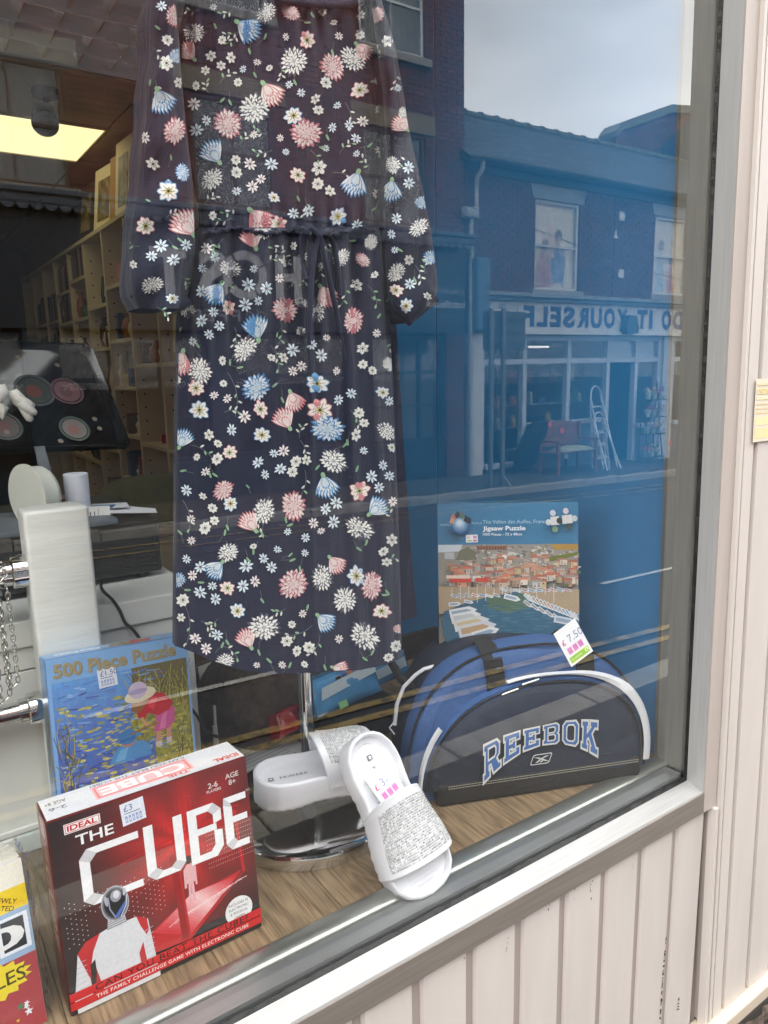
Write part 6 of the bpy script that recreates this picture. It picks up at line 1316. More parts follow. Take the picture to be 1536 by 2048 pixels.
pr.poly([mir(.075, .018), mir(.195, .018), mir(.195, .046), mir(.075, .046)], (240, 196, 196)); ttext('CUBE', .078, .019, .026, .114, (246, 244, 246), .03); ttext('THE', .078, .050, .008, .03, (222, 90, 90), .02); ttext('CAN YOU BEAT THE CUBE?', .070, .005, .007, .13, (110, 110, 120)); ttext('IDEAL', .006, .046, .011, .036, (206, 40, 46), .03); ttext('2-6', W1-.03, .034, .009, .022, (110, 110, 116)); ttext('AGE 8+', W1-.032, .016, .010, .026, (110, 110, 116))
pr.build('top_print', GLOSS, gb)
pr = Print(LF, .0009, 2e-5); pr.rect(.0015, .0015, D-.0015, h_-.0015, (124, 24, 22)); pr.rect(.0015, .0015, D-.0015, h_*.25, (90, 20, 20))
def vtext(s, x, y, h, wd, c, off=.02):
    ps, asp = text_polys(s, off, 1); pr.d += pr.st
    for p in ps: pr.mb.add([pr.fn(x+b*h, y-a*wd, pr.d) for a, b in p], [tuple(range(len(p)))], None, lin(c))
vtext('CUBE', .016, h_*.72, .032, h_*.42, (206, 190, 170)); vtext('THE', .034, h_*.86, .012, h_*.1, (206, 190, 180)); pr.rect(.022, h_*.88, .046, h_*.97, (226, 190, 180)); vtext('IDEAL', .028, h_*.96, .012, h_*.075, (190, 40, 40))
pr.build('side_print', GLOSS, gb)

# ---------------------------------------------------------------- 500 piece puzzle box with a painted pond
TLp, TRp = at_y(90, 1321, .392), at_y(373, 1269, .400); X = TRp-TLp; w5 = X.length; X.normalize(); Z = Vector((0, .16, 1)); Z = (Z-X*Z.dot(X)).normalized()
h5 = (TLp.z-.9012)/Z.z; BL5 = TLp-Z*h5
pb, F5, T5, L5 = carton('puzzle_box', 'light blue puzzle box with a painted pond and two children fishing', BL5, X, Z, w5, h5, .043, mat('light_blue_card', (126, 172, 222), .4, var=.05))
hh = h5/w5; pr = Print(lambda a, b, d=0: F5(a*w5, b*w5, d), .0009, 1.4e-5)
pr.rect(.004, .004, .996, hh-.004, (132, 176, 224))
pt_ = hh-.17; y_ = lambda b: pt_-b        # painting occupies the lower part, b downwards from its top edge
pr2 = random.Random(21)
NX, NY = 60, 40; pr.d += 2e-5
for i in range(NX):
    for j in range(NY):
        x0, x1 = .025+.955*i/NX, .025+.955*(i+1)/NX; b0, b1 = 1.3*j/NY, 1.3*(j+1)/NY; cx, cb = (x0+x1)/2, (b0+b1)/2
        bank = cb < .55 and cx > .62-.2*cb or (cx > .70 and cb < 1.1)
        if cx > .56 and cb < .22: c = (110, 100, 60)
        elif bank: c = mixc((166, 162, 66), (132, 122, 60), pr2.random())
        else: c = mixc((104, 160, 222), (80, 96, 176), min(1, cb*1.3))
        pr.poly([(x0, y_(b1)), (x1, y_(b1)), (x1, y_(b0)), (x0, y_(b0))], tuple(max(0, k+pr2.uniform(-7, 7)) for k in c), same=True)
pr.d += 2e-5
for k in range(260):      # water strokes
    x, b = .04+.75*pr2.random(), .02+1.2*pr2.random(); pr.ell(x, y_(b), pr2.uniform(.02, .06), pr2.uniform(.003, .007), pr2.choice([(120, 164, 222), (84, 106, 184), (150, 190, 232), (70, 80, 150), (100, 130, 200)]), pr2.uniform(-.25, .25), 8, same=True)
pr.d += 2e-5
for k in range(560):      # brush dabs: lily pads
    x, b = .05+.9*pr2.random(), .18+1.1*pr2.random()
    if x > .62 and b < .5: c = (188, 176, 66) if pr2.random() < .6 else (120, 130, 60)
    else: c = pr2.choice([(150, 156, 80), (196, 188, 96), (186, 180, 84), (206, 200, 120), (120, 130, 90)])
    pr.ell(x, y_(b), pr2.uniform(.008, .034), pr2.uniform(.004, .011), c, pr2.uniform(-.2, .2), 7, same=True)
    if k % 60 == 59: pr.d += 1.4e-5
for k in range(170):      # reeds
    if k < 90: x, b, L0 = .56+.4*pr2.random(), .30+.05*pr2.random(), pr2.uniform(.12, .3)
    elif k < 125: x, b, L0 = .82+.15*pr2.random(), .72+.35*pr2.random(), pr2.uniform(.1, .3)
    else: x, b, L0 = .04+.1*pr2.random(), .4+.7*pr2.random(), pr2.uniform(.1, .25)
    pr.line([(x, y_(b)), (x+pr2.uniform(-.03, .03), y_(b-L0*.6)), (x+pr2.uniform(-.07, .07), y_(max(.005, b-L0)))], .0045, pr2.choice([(120, 110, 50), (160, 150, 70), (84, 84, 40), (190, 180, 96)]), same=k % 30 > 0)
for k in range(6): pr.line([(.42+.16*math.cos(t/6*3.1)*(.5+.15*k), y_(.92-.10*math.sin(t/6*3.1)*(.5+.15*k))) for t in range(7)], .005, (176, 190, 226), same=k > 0)
for k in range(20): pr.ell(.30+.25*pr2.random(), y_(.8+.14*pr2.random()), .004, .004, (240, 244, 250), 0, 6, same=True)
yf = lambda b: y_(.13+(b-.37)*.62)
# boy (blue cap and shirt) and girl (sun hat, red top, pink skirt)
pr.poly([(.36, yf(1.22)), (.40, yf(1.08)), (.46, yf(1.02)), (.60, yf(1.02)), (.66, yf(1.10)), (.66, yf(1.22))], (92, 150, 206)); pr.poly([(.40, yf(1.2)), (.44, yf(1.08)), (.50, yf(1.06)), (.47, yf(1.2))], (120, 176, 222)); pr.ell(.50, yf(.98), .055, .05, (190, 130, 96)); pr.ell(.50, yf(.945), .068, .055, (74, 130, 190)); pr.poly([(.44, yf(.965)), (.56, yf(.95)), (.55, yf(.985)), (.45, yf(1.0))], (60, 112, 172)); pr.line([(.56, yf(.94)), (.60, yf(.95))], .02, (84, 140, 200))
pr.poly([(.70, yf(1.12)), (.74, yf(1.12)), (.745, yf(.95)), (.71, yf(.95))], (206, 150, 120)); pr.poly([(.78, yf(1.10)), (.815, yf(1.10)), (.82, yf(.94)), (.785, yf(.94))], (206, 150, 120)); pr.rect(.70, yf(1.15), .745, yf(1.09), (214, 200, 200)); pr.rect(.78, yf(1.13), .82, yf(1.07), (214, 190, 196))
pr.poly([(.69, yf(.97)), (.72, yf(.78)), (.80, yf(.70)), (.86, yf(.72)), (.85, yf(.90)), (.80, yf(.96))], (206, 90, 150)); pr.poly([(.73, yf(.95)), (.76, yf(.80)), (.80, yf(.74)), (.78, yf(.95))], (226, 120, 172))
pr.poly([(.58, yf(.66)), (.62, yf(.62)), (.70, yf(.50)), (.78, yf(.52)), (.85, yf(.66)), (.82, yf(.74)), (.73, yf(.78)), (.66, yf(.72)), (.63, yf(.78)), (.585, yf(.76))], (196, 40, 54)); pr.poly([(.66, yf(.64)), (.70, yf(.54)), (.74, yf(.56)), (.70, yf(.70))], (222, 70, 80))
pr.line([(.61, yf(.76)), (.64, yf(.86)), (.69, yf(.885))], .02, (214, 160, 128)); pr.line([(.52, yf(.93)), (.66, yf(.88)), (.74, yf(.87))], .012, (150, 110, 80)); pr.poly([(.56, yf(.50)), (.70, yf(.50)), (.66, yf(.60)), (.60, yf(.70)), (.54, yf(.66))], (150, 100, 60))
pr.ell(.615, yf(.49), .115, .052, (232, 222, 190), .1, 20); pr.ell(.60, yf(.43), .068, .062, (206, 190, 214), 0, 18); pr.ell(.60, yf(.445), .07, .02, (176, 160, 196), .06, 14)
pr.text('500 Piece Puzzle', .045, hh-.142, h=.098, wd=.86, rgb=(132, 122, 96), off=.035); pr.text('500 Piece Puzzle', .042, hh-.138, h=.098, wd=.86, rgb=(168, 152, 112), off=.022)
pr.build('front_print', GLOSS, pb)
sticker(pb, F5, w5*.335, w5*(hh-.27), w5*.13, w5*.135, .05, '£1.50')
pr = Print(T5, .0009, 2e-5); pr.rect(.0015, .0015, w5-.0015, .0415, (140, 182, 228)); W1, D = w5, .043
ttext('500 Piece Puzzle', W1*.50, .012, .018, W1*.42, (236, 240, 248), .03)
for k in range(60): a, b = W1*(.46+.26*pr2.random()), .006+.03*pr2.random(); pr.ell(a, b, .006, .003, pr2.choice([(190, 180, 60), (150, 150, 60), (206, 60, 80), (220, 200, 90)]), pr2.random(), 7, same=k > 0)
pr.poly([(W1*.58, .012), (W1*.74, .010), (W1*.76, .028), (W1*.62, .034)], (206, 60, 84)); pr.build('top_print', GLOSS, pb)
pr = Print(L5, .0009, 2e-5); pr.rect(.0015, .0015, .0415, h5-.0015, (110, 160, 212)); vtext('500 PIECE', .012, h5*.42, .018, h5*.3, (226, 236, 246))
for k in range(70): pr.line([(.004+.035*pr2.random(), h5*(.45+.3*pr2.random())), (.004+.035*pr2.random(), h5*(.55+.35*pr2.random()))], .0012, pr2.choice([(90, 84, 40), (120, 110, 50)]), same=k > 0)
pr.build('side_print', GLOSS, pb)

# ---------------------------------------------------------------- blue harbour jigsaw box on its clear riser
TL, TR = at_d(874, 1007, 1.475), at_d(1157, 996, 1.445); X = TR-TL; X.z *= .3; wj = X.length; X.normalize(); bk = Vector((-X.y, X.x, 0)); Z = (Vector((0, 0, 1))+bk*.13); Z = (Z-X*Z.dot(X)).normalized()
hj = .335; BLj = TL-Z*hj
jb, FJ, TJ, LJ = carton('jigsaw_box', 'blue jigsaw puzzle box with a harbour photograph behind the sports bag', BLj, X, Z, wj, hj, .05, mat('teal_blue_card', (62, 118, 154), .35, var=.06))
hh = hj/wj; pr = Print(lambda a, b, d=0: FJ(a*wj, b*wj, d), .0009, 1.4e-5); r3 = random.Random(5)
pr.rect(.003, .003, .997, hh-.003, (66, 126, 166)); top = hh-.30
yy = lambda b: top-b*.80          # photograph, b downwards
pr.rect(.004, .004, .997, top, (150, 146, 136))
pr.poly([(.004, yy(0)), (.18, yy(0)), (.17, yy(.06)), (.004, yy(.07))], (206, 216, 224)); pr.poly([(.14, yy(.13)), (.18, yy(0)), (.997, yy(0)), (.997, yy(.25)), (.14, yy(.2))], (150, 146, 140))
pr.d += 1.4e-5
for k in range(260):
    x, b = .15+.85*r3.random(), .20*r3.random(); pr.poly([(x, yy(b)), (x+r3.uniform(.01, .05), yy(b+r3.uniform(0, .02))), (x+r3.uniform(0, .03), yy(b+r3.uniform(.01, .04)))], r3.choice([(206, 202, 194), (110, 108, 106), (170, 160, 140), (190, 186, 180), (130, 120, 84)]), same=k % 50 > 0)
pr.poly([(.80, yy(.0)), (.997, yy(0)), (.997, yy(.05)), (.84, yy(.055))], (176, 140, 70)); pr.poly([(.78, yy(.12)), (.997, yy(.07)), (.997, yy(.10)), (.80, yy(.16))], (110, 122, 56)); pr.rect(.28, yy(.05), .50, yy(.01), (150, 110, 90)); pr.poly([(.13, yy(.14)), (.16, yy(.05)), (.22, yy(.02)), (.27, yy(.06)), (.28, yy(.14))], (116, 118, 100))
for k in range(10): pr.rect(.29+.02*k, yy(.045), .30+.02*k, yy(.018), (110, 80, 72))
pr.rect(.05, yy(.13), .12, yy(.07), (186, 190, 196))
hs = sorted([(.09+.25*r3.random()**.8, .03+.95*r3.random()) for k in range(120)])
for b, x in hs:
    if b < .16 and x < .34: continue
    s = .035+.09*b; w1 = s*r3.uniform(.7, 1.5); h1 = s*r3.uniform(.6, 1.0); x2 = min(.99, x+w1); tone = r3.uniform(.82, 1.06)
    wc = r3.choice([(214, 198, 176), (200, 178, 156), (226, 220, 208), (186, 156, 132), (214, 190, 146), (186, 182, 176), (206, 150, 124), (220, 206, 190)])
    pr.rect(x, yy(b+h1), x2, yy(b), tuple(min(255, q*tone) for q in wc))
    pr.poly([(x, yy(b+h1)), (x+w1*.3 if x+w1*.3 < .99 else .99, yy(b+h1)), (x+w1*.3 if x+w1*.3 < .99 else .99, yy(b)), (x, yy(b))], tuple(q*.78*tone for q in wc))
    pr.poly([(x-.006, yy(b)), (min(.995, x2+.006), yy(b)), (min(.99, x2-.01*r3.random()), yy(b-s*.35)), (x+.014*r3.random(), yy(b-s*.30))], r3.choice([(190, 116, 96), (206, 132, 104), (176, 104, 86), (170, 122, 108), (196, 150, 126), (160, 150, 140)]))
    for q in range(r3.choice((2, 3))):
        for vv in (.2, .58):
            if r3.random() < .8 and x+w1*(.36+.3*q) < .985: pr.rect(x+w1*(.12+.3*q), yy(b+h1*(vv+.22)), x+w1*(.24+.3*q), yy(b+h1*vv), r3.choice([(96, 84, 80), (120, 104, 96), (84, 96, 110)]))
    if r3.random() < .25: pr.ell(x+w1*.5, yy(b+h1), .016, .012, (96, 116, 70), 0, 8)
pr.rect(.08, yy(.335), .24, yy(.295), (206, 70, 56)); pr.rect(.27, yy(.33), .36, yy(.295), (206, 76, 60)); pr.rect(.06, yy(.30), .23, yy(.27), (226, 206, 190))
wat = [(.02, yy(.70)), (.04, yy(.60)), (.20, yy(.52)), (.34, yy(.47)), (.55, yy(.42)), (.64, yy(.45)), (.80, yy(.54)), (.997, yy(.62)), (.997, .004), (.10, .004)]
pr.poly([(.004, yy(.37)), (.997, yy(.40)), (.997, yy(.62)), (.004, yy(.62))], (176, 156, 128)); pr.poly(wat, (58, 102, 128)); pr.poly([(.34, yy(.48)), (.60, yy(.44)), (.66, yy(.56)), (.50, yy(.62)), (.36, yy(.57))], (84, 112, 92))
for k in range(120): x, b = .3+.6*r3.random(), .52+.30*r3.random(); pr.line([(x, yy(b)), (x+.05, yy(b))], .004, r3.choice([(76, 122, 148), (46, 88, 112), (96, 132, 146)]), same=k > 0)
def boat(x, b, L1, a, hull=(226, 228, 230), deck=(150, 170, 190)):
    ca, sa = math.cos(a), math.sin(a); T_ = lambda p, q: (min(.994, max(.006, x+L1*(p*ca-q*sa))), max(.006, yy(b)+L1*(p*sa+q*ca)))
    pr.poly([T_(-.5, -.16), T_(.25, -.16), T_(.5, 0), T_(.25, .16), T_(-.5, .16)], hull); pr.poly([T_(-.42, -.08), T_(.15, -.08), T_(.3, 0), T_(.15, .08), T_(-.42, .08)], deck)
for k in range(17): boat(.12+.05*k, .40+.012*r3.random()+(.05 if k < 7 else 0), .06, r3.uniform(-.5, -.2), r3.choice([(230, 230, 230), (206, 214, 222), (190, 206, 216)]), r3.choice([(120, 150, 176), (190, 196, 200), (150, 130, 110), (206, 110, 90)]))
for k in range(15): boat(.64+.026*k, .475+.013*k, .075, -.85, (222, 226, 228), r3.choice([(120, 150, 190), (196, 200, 204), (160, 140, 120), (206, 120, 90)]))
for k in range(8): boat(.64+.05*k, .53+.03*k, .075, -.7, (214, 220, 226), r3.choice([(120, 150, 190), (150, 146, 140)]))
boat(.53, .475, .12, -.25); boat(.18, .60, .20, .18); boat(.20, .645, .22, .18, deck=(196, 200, 204)); boat(.24, .70, .26, .22, (214, 216, 214), (206, 190, 150)); boat(.28, .75, .28, .22, (206, 210, 218), (190, 160, 120)); boat(.34, .79, .20, .3); boat(.90, .68, .16, -.2, (206, 212, 220)); boat(.12, .53, .09, .1); boat(.22, .51, .07, -.2)
for k in range(14): pr.line([(.1+.06*k, yy(.42+.1*r3.random())), (.1+.06*k, yy(.34+.05*r3.random()))], .003, (236, 236, 236), same=k > 0)
# header band
for k in range(8): t = k/7; pr.ell(.165-.006*t, hh-.15+.012*t, .070*(1-.75*t), .068*(1-.75*t), mixc((46, 96, 150), (206, 226, 240), t), 0, 24)
for k, (x, b, c) in enumerate(((.10, .085, (190, 120, 110)), (.13, .07, (60, 70, 70)), (.16, .075, (90, 110, 90)), (.19, .10, (40, 50, 60)), (.09, .11, (206, 150, 130)), (.21, .11, (46, 60, 70)))): pr.rect(x, hh-b-.03, x+.035, hh-b, c, .3*k); pr.ell(x+.017, hh-b+.006, .009, .009, c, 0, 8)
pr.text('PUZZLE', .022, hh-.158, h=.013, rgb=(190, 214, 228), spacing=1.3); pr.text('WORLD', .245, hh-.148, h=.012, rgb=(190, 214, 228), spacing=1.3)
pr.text('The Vallon des Auffes, France', .325, hh-.150, h=.030, wd=.455, rgb=(176, 206, 224)); pr.text('Jigsaw Puzzle', .325, hh-.205, h=.042, wd=.30, rgb=(236, 240, 244), off=.025); pr.text('1000 Pieces - 73 x 48cm', .325, hh-.232, h=.020, wd=.275, rgb=(226, 234, 240), off=.012)
for q in ((.80, .10, .06, .05), (.88, .09, .07, .045)): pr.rect(q[0], hh-q[1]-.06, q[0]+q[2], hh-q[1], (214, 214, 214), .1)
for (x, b, c) in ((.815, .075, (206, 206, 214)), (.905, .062, (214, 200, 210)), (.785, .14, (206, 214, 216)), (.965, .115, (190, 200, 206)), (.83, .19, (120, 150, 110)), (.925, .175, (70, 84, 80)), (.86, .13, (60, 70, 70))): pr.ell(x, hh-b, .020, .022, c, .2, 12)
pr.build('front_print', GLOSS, jb)
sticker(jb, FJ, wj*.205, wj*(hh-.285), wj*.085, wj*.055, .03, '£2', 1)
pr = Print(TJ, .0009, 2e-5); pr.rect(.0015, .0015, wj-.0015, .0485, (74, 138, 176)); W1, D = wj, .05; ttext('Jigsaw Puzzle', W1*.08, .015, .016, W1*.26, (190, 214, 228)); pr.ell(W1*.165, .02, .022, .012, (150, 190, 214), 0, 18); pr.build('top_print', GLOSS, jb)
ACR = pane_mat('clear_acrylic', 1.45, (.94, .96, .96))
def acrylic(name, label, c, s, th=.003, rz=0, group='clear acrylic risers'):
    """open-bottomed clear riser: top and four sides"""
    t = thing(name, label, 'riser', (c[0], c[1], c[2]), rz, group); R4 = Matrix.Translation(Vector(c)) @ Matrix.Rotation(rz, 4, 'Z'); (sx, sy, sz) = s
    for n, lo, hi in (('top', (-sx/2, -sy/2, sz-th), (sx/2, sy/2, sz)), ('side', (-sx/2, -sy/2, 0), (-sx/2+th, sy/2, sz-th)), ('side', (sx/2-th, -sy/2, 0), (sx/2, sy/2, sz-th)), ('side', (-sx/2+th, -sy/2, 0), (sx/2-th, -sy/2+th, sz-th)), ('side', (-sx/2+th, sy/2-th, 0), (sx/2-th, sy/2, sz-th))):
        mb = MB(); mb.box(lo, hi, R4); mb.build(n, ACR, t)
    return t
zc = BLj.z-.004; cx = BLj + X*wj/2 + bk*.06
acrylic('acrylic_riser', 'clear acrylic riser under the blue jigsaw box', (cx.x-.02, cx.y+.0, .9006), (.24, .13, zc-.9), rz=math.atan2(X.y, X.x))

# ---------------------------------------------------------------- sports bag
b0, b1 = at_z(868, 1612, .9005), at_z(1288, 1548, .9005); BX = (b1-b0); BX.z = 0; wb = BX.length; BX.normalize(); BN = Vector((-BX.y, BX.x, 0)); UPV = Vector((0, 0, 1))
bag = thing('sports_bag', 'navy and blue sports holdall with white piping on the display floor', 'bag', tuple((b0+b1)/2+BN*.1))
NAV = mat('navy_nylon', (34, 42, 60), .7, var=.12, vscale=8, bump=.5, bscale=500); RYL = mat('royal_blue_nylon', (58, 90, 140), .65, var=.1, vscale=8, bump=.5, bscale=500); BLKN = mat('black_webbing', (30, 29, 30), .75, var=.1, bump=.6, bscale=400); PIP = mat('white_piping', (224, 226, 230), .55, var=.03)
def dome(a, hgt, n=44, p=2.3, skew=.0, x0=0, low=.0):
    """half-dome outline from right foot over the top to the left foot"""
    P = []
    for i in range(n+1):
        t = math.pi*i/n; c, s_ = math.cos(t), math.sin(t)
        P.append((x0 + a*math.copysign(abs(c)**(2/p), c) + skew*s_, low + hgt*(s_**(2/p) if s_ > 0 else 0)))
    return P
mid = wb/2
def bpt(x, z, y): return b0 + BX*(mid+x) + UPV*z + BN*y
def slab(name, a, hgt, layers, m, p=2.3, skew=0, x0=0, low=0.0):
    """layers: (depth, scale) slices of the dome"""
    rings = []
    for (y, s_) in layers: rings.append([bpt(x0+(x-x0)*s_, low+(z-low)*s_+ .004*(1-s_), y+.006*math.sin(x*26+1)*math.sin(z*31)+.003*math.sin(x*61+z*47)*math.sin(z*70+x*20)) for x, z in dome(a, hgt, 44, p, skew, x0, low)])
    mb = MB(); mb.loft(rings, cap=True); return mb.build(name, m, bag, smooth=50)
slab('main_body', .243, .281, [(.034, .95), (.04, .985), (.09, 1.0), (.15, .995), (.20, .96), (.225, .88)], NAV, 2.5, -.01, -.016)
slab('blue_band', .245, .285, [(.016, .90), (.022, .975), (.034, 1.0), (.075, 1.003)], RYL, 2.5, -.01, -.016)
slab('front_pocket', .217, .186, [(-.010, .55), (-.012, .80), (-.008, .92), (-.001, .98), (.006, 1.0), (.024, 1.0)], NAV, 2.3, .016, -.012, .03)
slab('blue_gusset', .224, .197, [(.004, .985), (.010, 1.0), (.028, 1.0)], RYL, 2.3, .016, -.012, .03)
def edge(name, a, hgt, y, r, m, p=2.3, skew=0, x0=0, low=0, i0=0, i1=44, wob=0):
    P = dome(a, hgt, 44, p, skew, x0, low)[i0:i1+1]; mb = MB(); mb.tube([bpt(x, z, y+wob*math.sin(k*.5)) for k, (x, z) in enumerate(P)], r, 8); return mb.build(name, m, bag, smooth=70)
edge('pocket_piping', .2185, .1875, .0015, .0028, BLKN, 2.3, .016, -.012, .03); edge('body_piping', .246, .286, .024, .0024, BLKN, 2.5, -.01, -.016)
# white stripe round the right shoulder, thin at the left
P = dome(.2265, .200, 44, 2.3, .016, -.012, .03); mb = MB(); wv = lambda k: .0125 if k < 11 else (.0125-.0098*min(1, (k-11)/9))
mb.loft([[bpt(P[k][0], P[k][1], .003), bpt(P[k][0]*1.0+wv(k)*.9*math.cos(math.pi*k/44), P[k][1]+wv(k)*.9*math.sin(math.pi*k/44), .0015), bpt(P[k][0]+wv(k)*1.5*math.cos(math.pi*k/44), P[k][1]+wv(k)*1.5*math.sin(math.pi*k/44), .010)] for k in range(0, 27)], cap=False, closed=False); mb.build('white_stripe', PIP, bag, smooth=60)
mb = MB(); mb.loft([[bpt(P[k][0], P[k][1], .002), bpt(P[k][0]-.004, P[k][1]+.004, .001), bpt(P[k][0]-.006, P[k][1]+.006, .008)] for k in range(36, 45)], cap=False, closed=False); mb.build('white_stripe', PIP, bag, smooth=60)
mb = MB(); pw = [(-.222, .218), (-.246, .196), (-.260, .162), (-.265, .12)]; mb.tube([bpt(-.18, .232, .10), bpt(-.205, .228, .10)]+[bpt(x, z, .10) for x, z in pw], .004, 8); mb.build('side_piping', PIP, bag, smooth=60)
mb = MB(); fb0 = fmat(b0+BX*mid, BX, UPV); mb.bbox((-.212, .0, -.16), (.204, .046, .0108), .010, 3, fb0); mb.build('base_panel', BLKN, bag, smooth=50)
for zz in (.037, .0415):
    mb = MB()
    for k in range(86): x = -.192+.388*k/86; mb.add([bpt(x, zz, -.0128), bpt(x+.0030, zz, -.0128), bpt(x+.0030, zz+.0013, -.0128), bpt(x, zz+.0013, -.0128)], [(0, 1, 2, 3)])
    mb.build('stitching', mat('cream_thread', (200, 196, 176), .8), bag, kind='stuff')
# straps and handle
def strap(pts, wd, m=BLKN, n='strap'):
    mb = MB(); rows = []
    for (x, z, y) in pts: rows.append([bpt(x-wd/2, z, y), bpt(x+wd/2, z, y), bpt(x+wd/2, z, y+.003), bpt(x-wd/2, z, y+.003)])
    mb.loft(rows); return mb.build(n, m, bag, smooth=30)
strap([(-.090, .205, .012), (-.094, .24, .009), (-.098, .270, .012), (-.1, .288, .04), (-.105, .292, .08)], .036); strap([(.090, .225, .012), (.086, .255, .009), (.08, .280, .018), (.07, .292, .05)], .036)
mb = MB(); mb.tube([bpt(-.105, .278, .085), bpt(-.06, .268, .11), bpt(0, .262, .12), bpt(.05, .275, .11), bpt(.075, .276, .07)], [.009, .012, .013, .018, .012], 10); mb.build('handle', BLKN, bag, smooth=60)
mb = MB(); mb.tube([bpt(-.19, .17, .09), bpt(-.245, .20, .13), bpt(-.262, .235, .16), bpt(-.25, .25, .2)], [.009, .008, .008, .006], 8); mb.build('shoulder_strap', BLKN, bag, smooth=60)
for (x, z, a) in ((-.085, .205, .5), (-.045, .220, .45)): mb = MB(); mb.tube([bpt(x, z, .0), bpt(x+.035*math.cos(a), z+.035*math.sin(a)*.6, -.004)], .0018, 6); mb.build('zip_pull', mat('steel_zip', (190, 190, 180), .3, metal=1), bag)
mb = MB(); mb.tube([bpt(-.262, .13, .1), bpt(-.276, .115, .1), bpt(-.266, .10, .1)], .0015, 6); mb.build('thread', PIP, bag)
# varsity lettering on an arch
FRT = lambda a, b, d=0: bpt(a, b, -.0165-d)
GLY = {'R': [[(0, 0), (.34, 0), (.34, .18), (.28, .18), (.28, .36), (.42, .36), (.58, .0), (.98, 0), (.98, .18), (.86, .18), (.72, .42), (.88, .52), (.88, .88), (.74, 1), (0, 1), (0, .82), (.08, .82), (.08, .18), (0, .18)], [(.28, .54), (.60, .54), (.66, .60), (.66, .76), (.60, .82), (.28, .82)]],
 'E': [[(0, 0), (.92, 0), (.92, .32), (.72, .32), (.72, .18), (.30, .18), (.30, .41), (.50, .41), (.50, .34), (.66, .34), (.66, .66), (.50, .66), (.50, .59), (.30, .59), (.30, .82), (.70, .82), (.70, .70), (.90, .70), (.90, 1), (0, 1), (0, .82), (.08, .82), (.08, .18), (0, .18)]],
 'B': [[(0, 0), (.78, 0), (.92, .12), (.92, .42), (.82, .51), (.90, .60), (.90, .88), (.76, 1), (0, 1), (0, .82), (.08, .82), (.08, .18), (0, .18)], [(.30, .18), (.62, .18), (.68, .24), (.68, .37), (.62, .42), (.30, .42)], [(.30, .60), (.60, .60), (.66, .66), (.66, .77), (.60, .82), (.30, .82)]],
 'O': [[(.18, 0), (.78, 0), (.94, .16), (.94, .84), (.78, 1), (.18, 1), (.02, .84), (.02, .16)], [(.34, .18), (.62, .18), (.70, .26), (.70, .74), (.62, .82), (.34, .82), (.26, .74), (.26, .26)]],
 'K': [[(0, 0), (.36, 0), (.36, .18), (.30, .18), (.30, .36), (.42, .46), (.62, .18), (.56, .18), (.56, 0), (1.02, 0), (1.02, .18), (.90, .18), (.60, .60), (.80, .82), (.96, .82), (.96, 1), (.52, 1), (.52, .82), (.58, .82), (.30, .56), (.30, .82), (.36, .82), (.36, 1), (0, 1), (0, .82), (.08, .82), (.08, .18), (0, .18)]]}
lx0, lx1 = -.128, .106
def arch(a, b):      # a 0..1 along the word, b 0..1 in the letter
    q = a-.5; base = .104 - .150*q*q + .018*q; ht = .036+.038*abs(q)**1.5*1.6
    return (lx0+(lx1-lx0)*a, base + ht*b - (.055*abs(q)**2.2 if q > 0 else .075*abs(q)**2.2)*(1-b))
pr = Print(FRT, .0002, 5e-5); lt = 'REEBOK'
def outline(poly, e):
    n = len(poly); o = []
    for i in range(n):
        p0, p1, p2 = Vector(poly[i-1]), Vector(poly[i]), Vector(poly[(i+1) % n]); d1, d2 = (p1-p0).normalized(), (p2-p1).normalized(); n1, n2 = Vector((d1.y, -d1.x)), Vector((d2.y, -d2.x)); k = (n1+n2); k = k.normalized()/max(.5, math.sqrt(max(.05, (1+n1.dot(n2))/2))) if k.length > 1e-6 else n1
        o.append(tuple(p1+k*e))
    return o
WO, LB = (214, 216, 212), (72, 110, 172)
for e, c in ((.085, (30, 34, 46)), (.07, WO), (-.012, LB)):
    for i, ch in enumerate(lt):
        for gi, gp in enumerate(GLY[ch]):
            if gi and e > .08: continue
            P = outline(gp, e if gi == 0 else -e); cc = c if gi == 0 else ((34, 42, 60) if e < 0 else (34, 42, 60))
            if gi and e > 0: continue
            if gi: P = outline(gp, 0)
            if gi: pr.poly([arch((i+.08+x*.84)/6, y) for x, y in outline(gp, .07)], WO); pr.poly([arch((i+.08+x*.84)/6, y) for x, y in P], cc)
            else: pr.poly([arch((i+.08+x*.84)/6, y) for x, y in P], cc, same=i > 0)
# small emblem under the word
ec = (-.012, .075); ew, eh = .022, .0105
rr = [(-.9, -1), (.55, -1), (.75, -.8), (1.0, .8), (.9, 1), (-.55, 1), (-.75, .8), (-1.0, -.8)]
pr.poly([(ec[0]+ew*x, ec[1]+eh*y) for x, y in rr], WO); pr.poly([(ec[0]+ew*x*.92, ec[1]+eh*y*.84) for x, y in rr], (32, 38, 54))
for q in ([(-.75, .55), (-.2, .35), (.15, .05), (.75, -.62), (.3, -.45), (-.1, -.02)], [(.75, .55), (.35, .5), (-.25, -.05), (-.1, -.1)], [(-.55, -.6), (-.2, -.1), (-.02, -.18), (-.3, -.6)], [(-.15, -.6), (.05, -.25), (.2, -.35), (.05, -.6)]): pr.poly([(ec[0]+ew*x, ec[1]+eh*y) for x, y in q], (206, 208, 206))
pr.build('embroidered_lettering', print_mat('thread_ink', .8), bag)

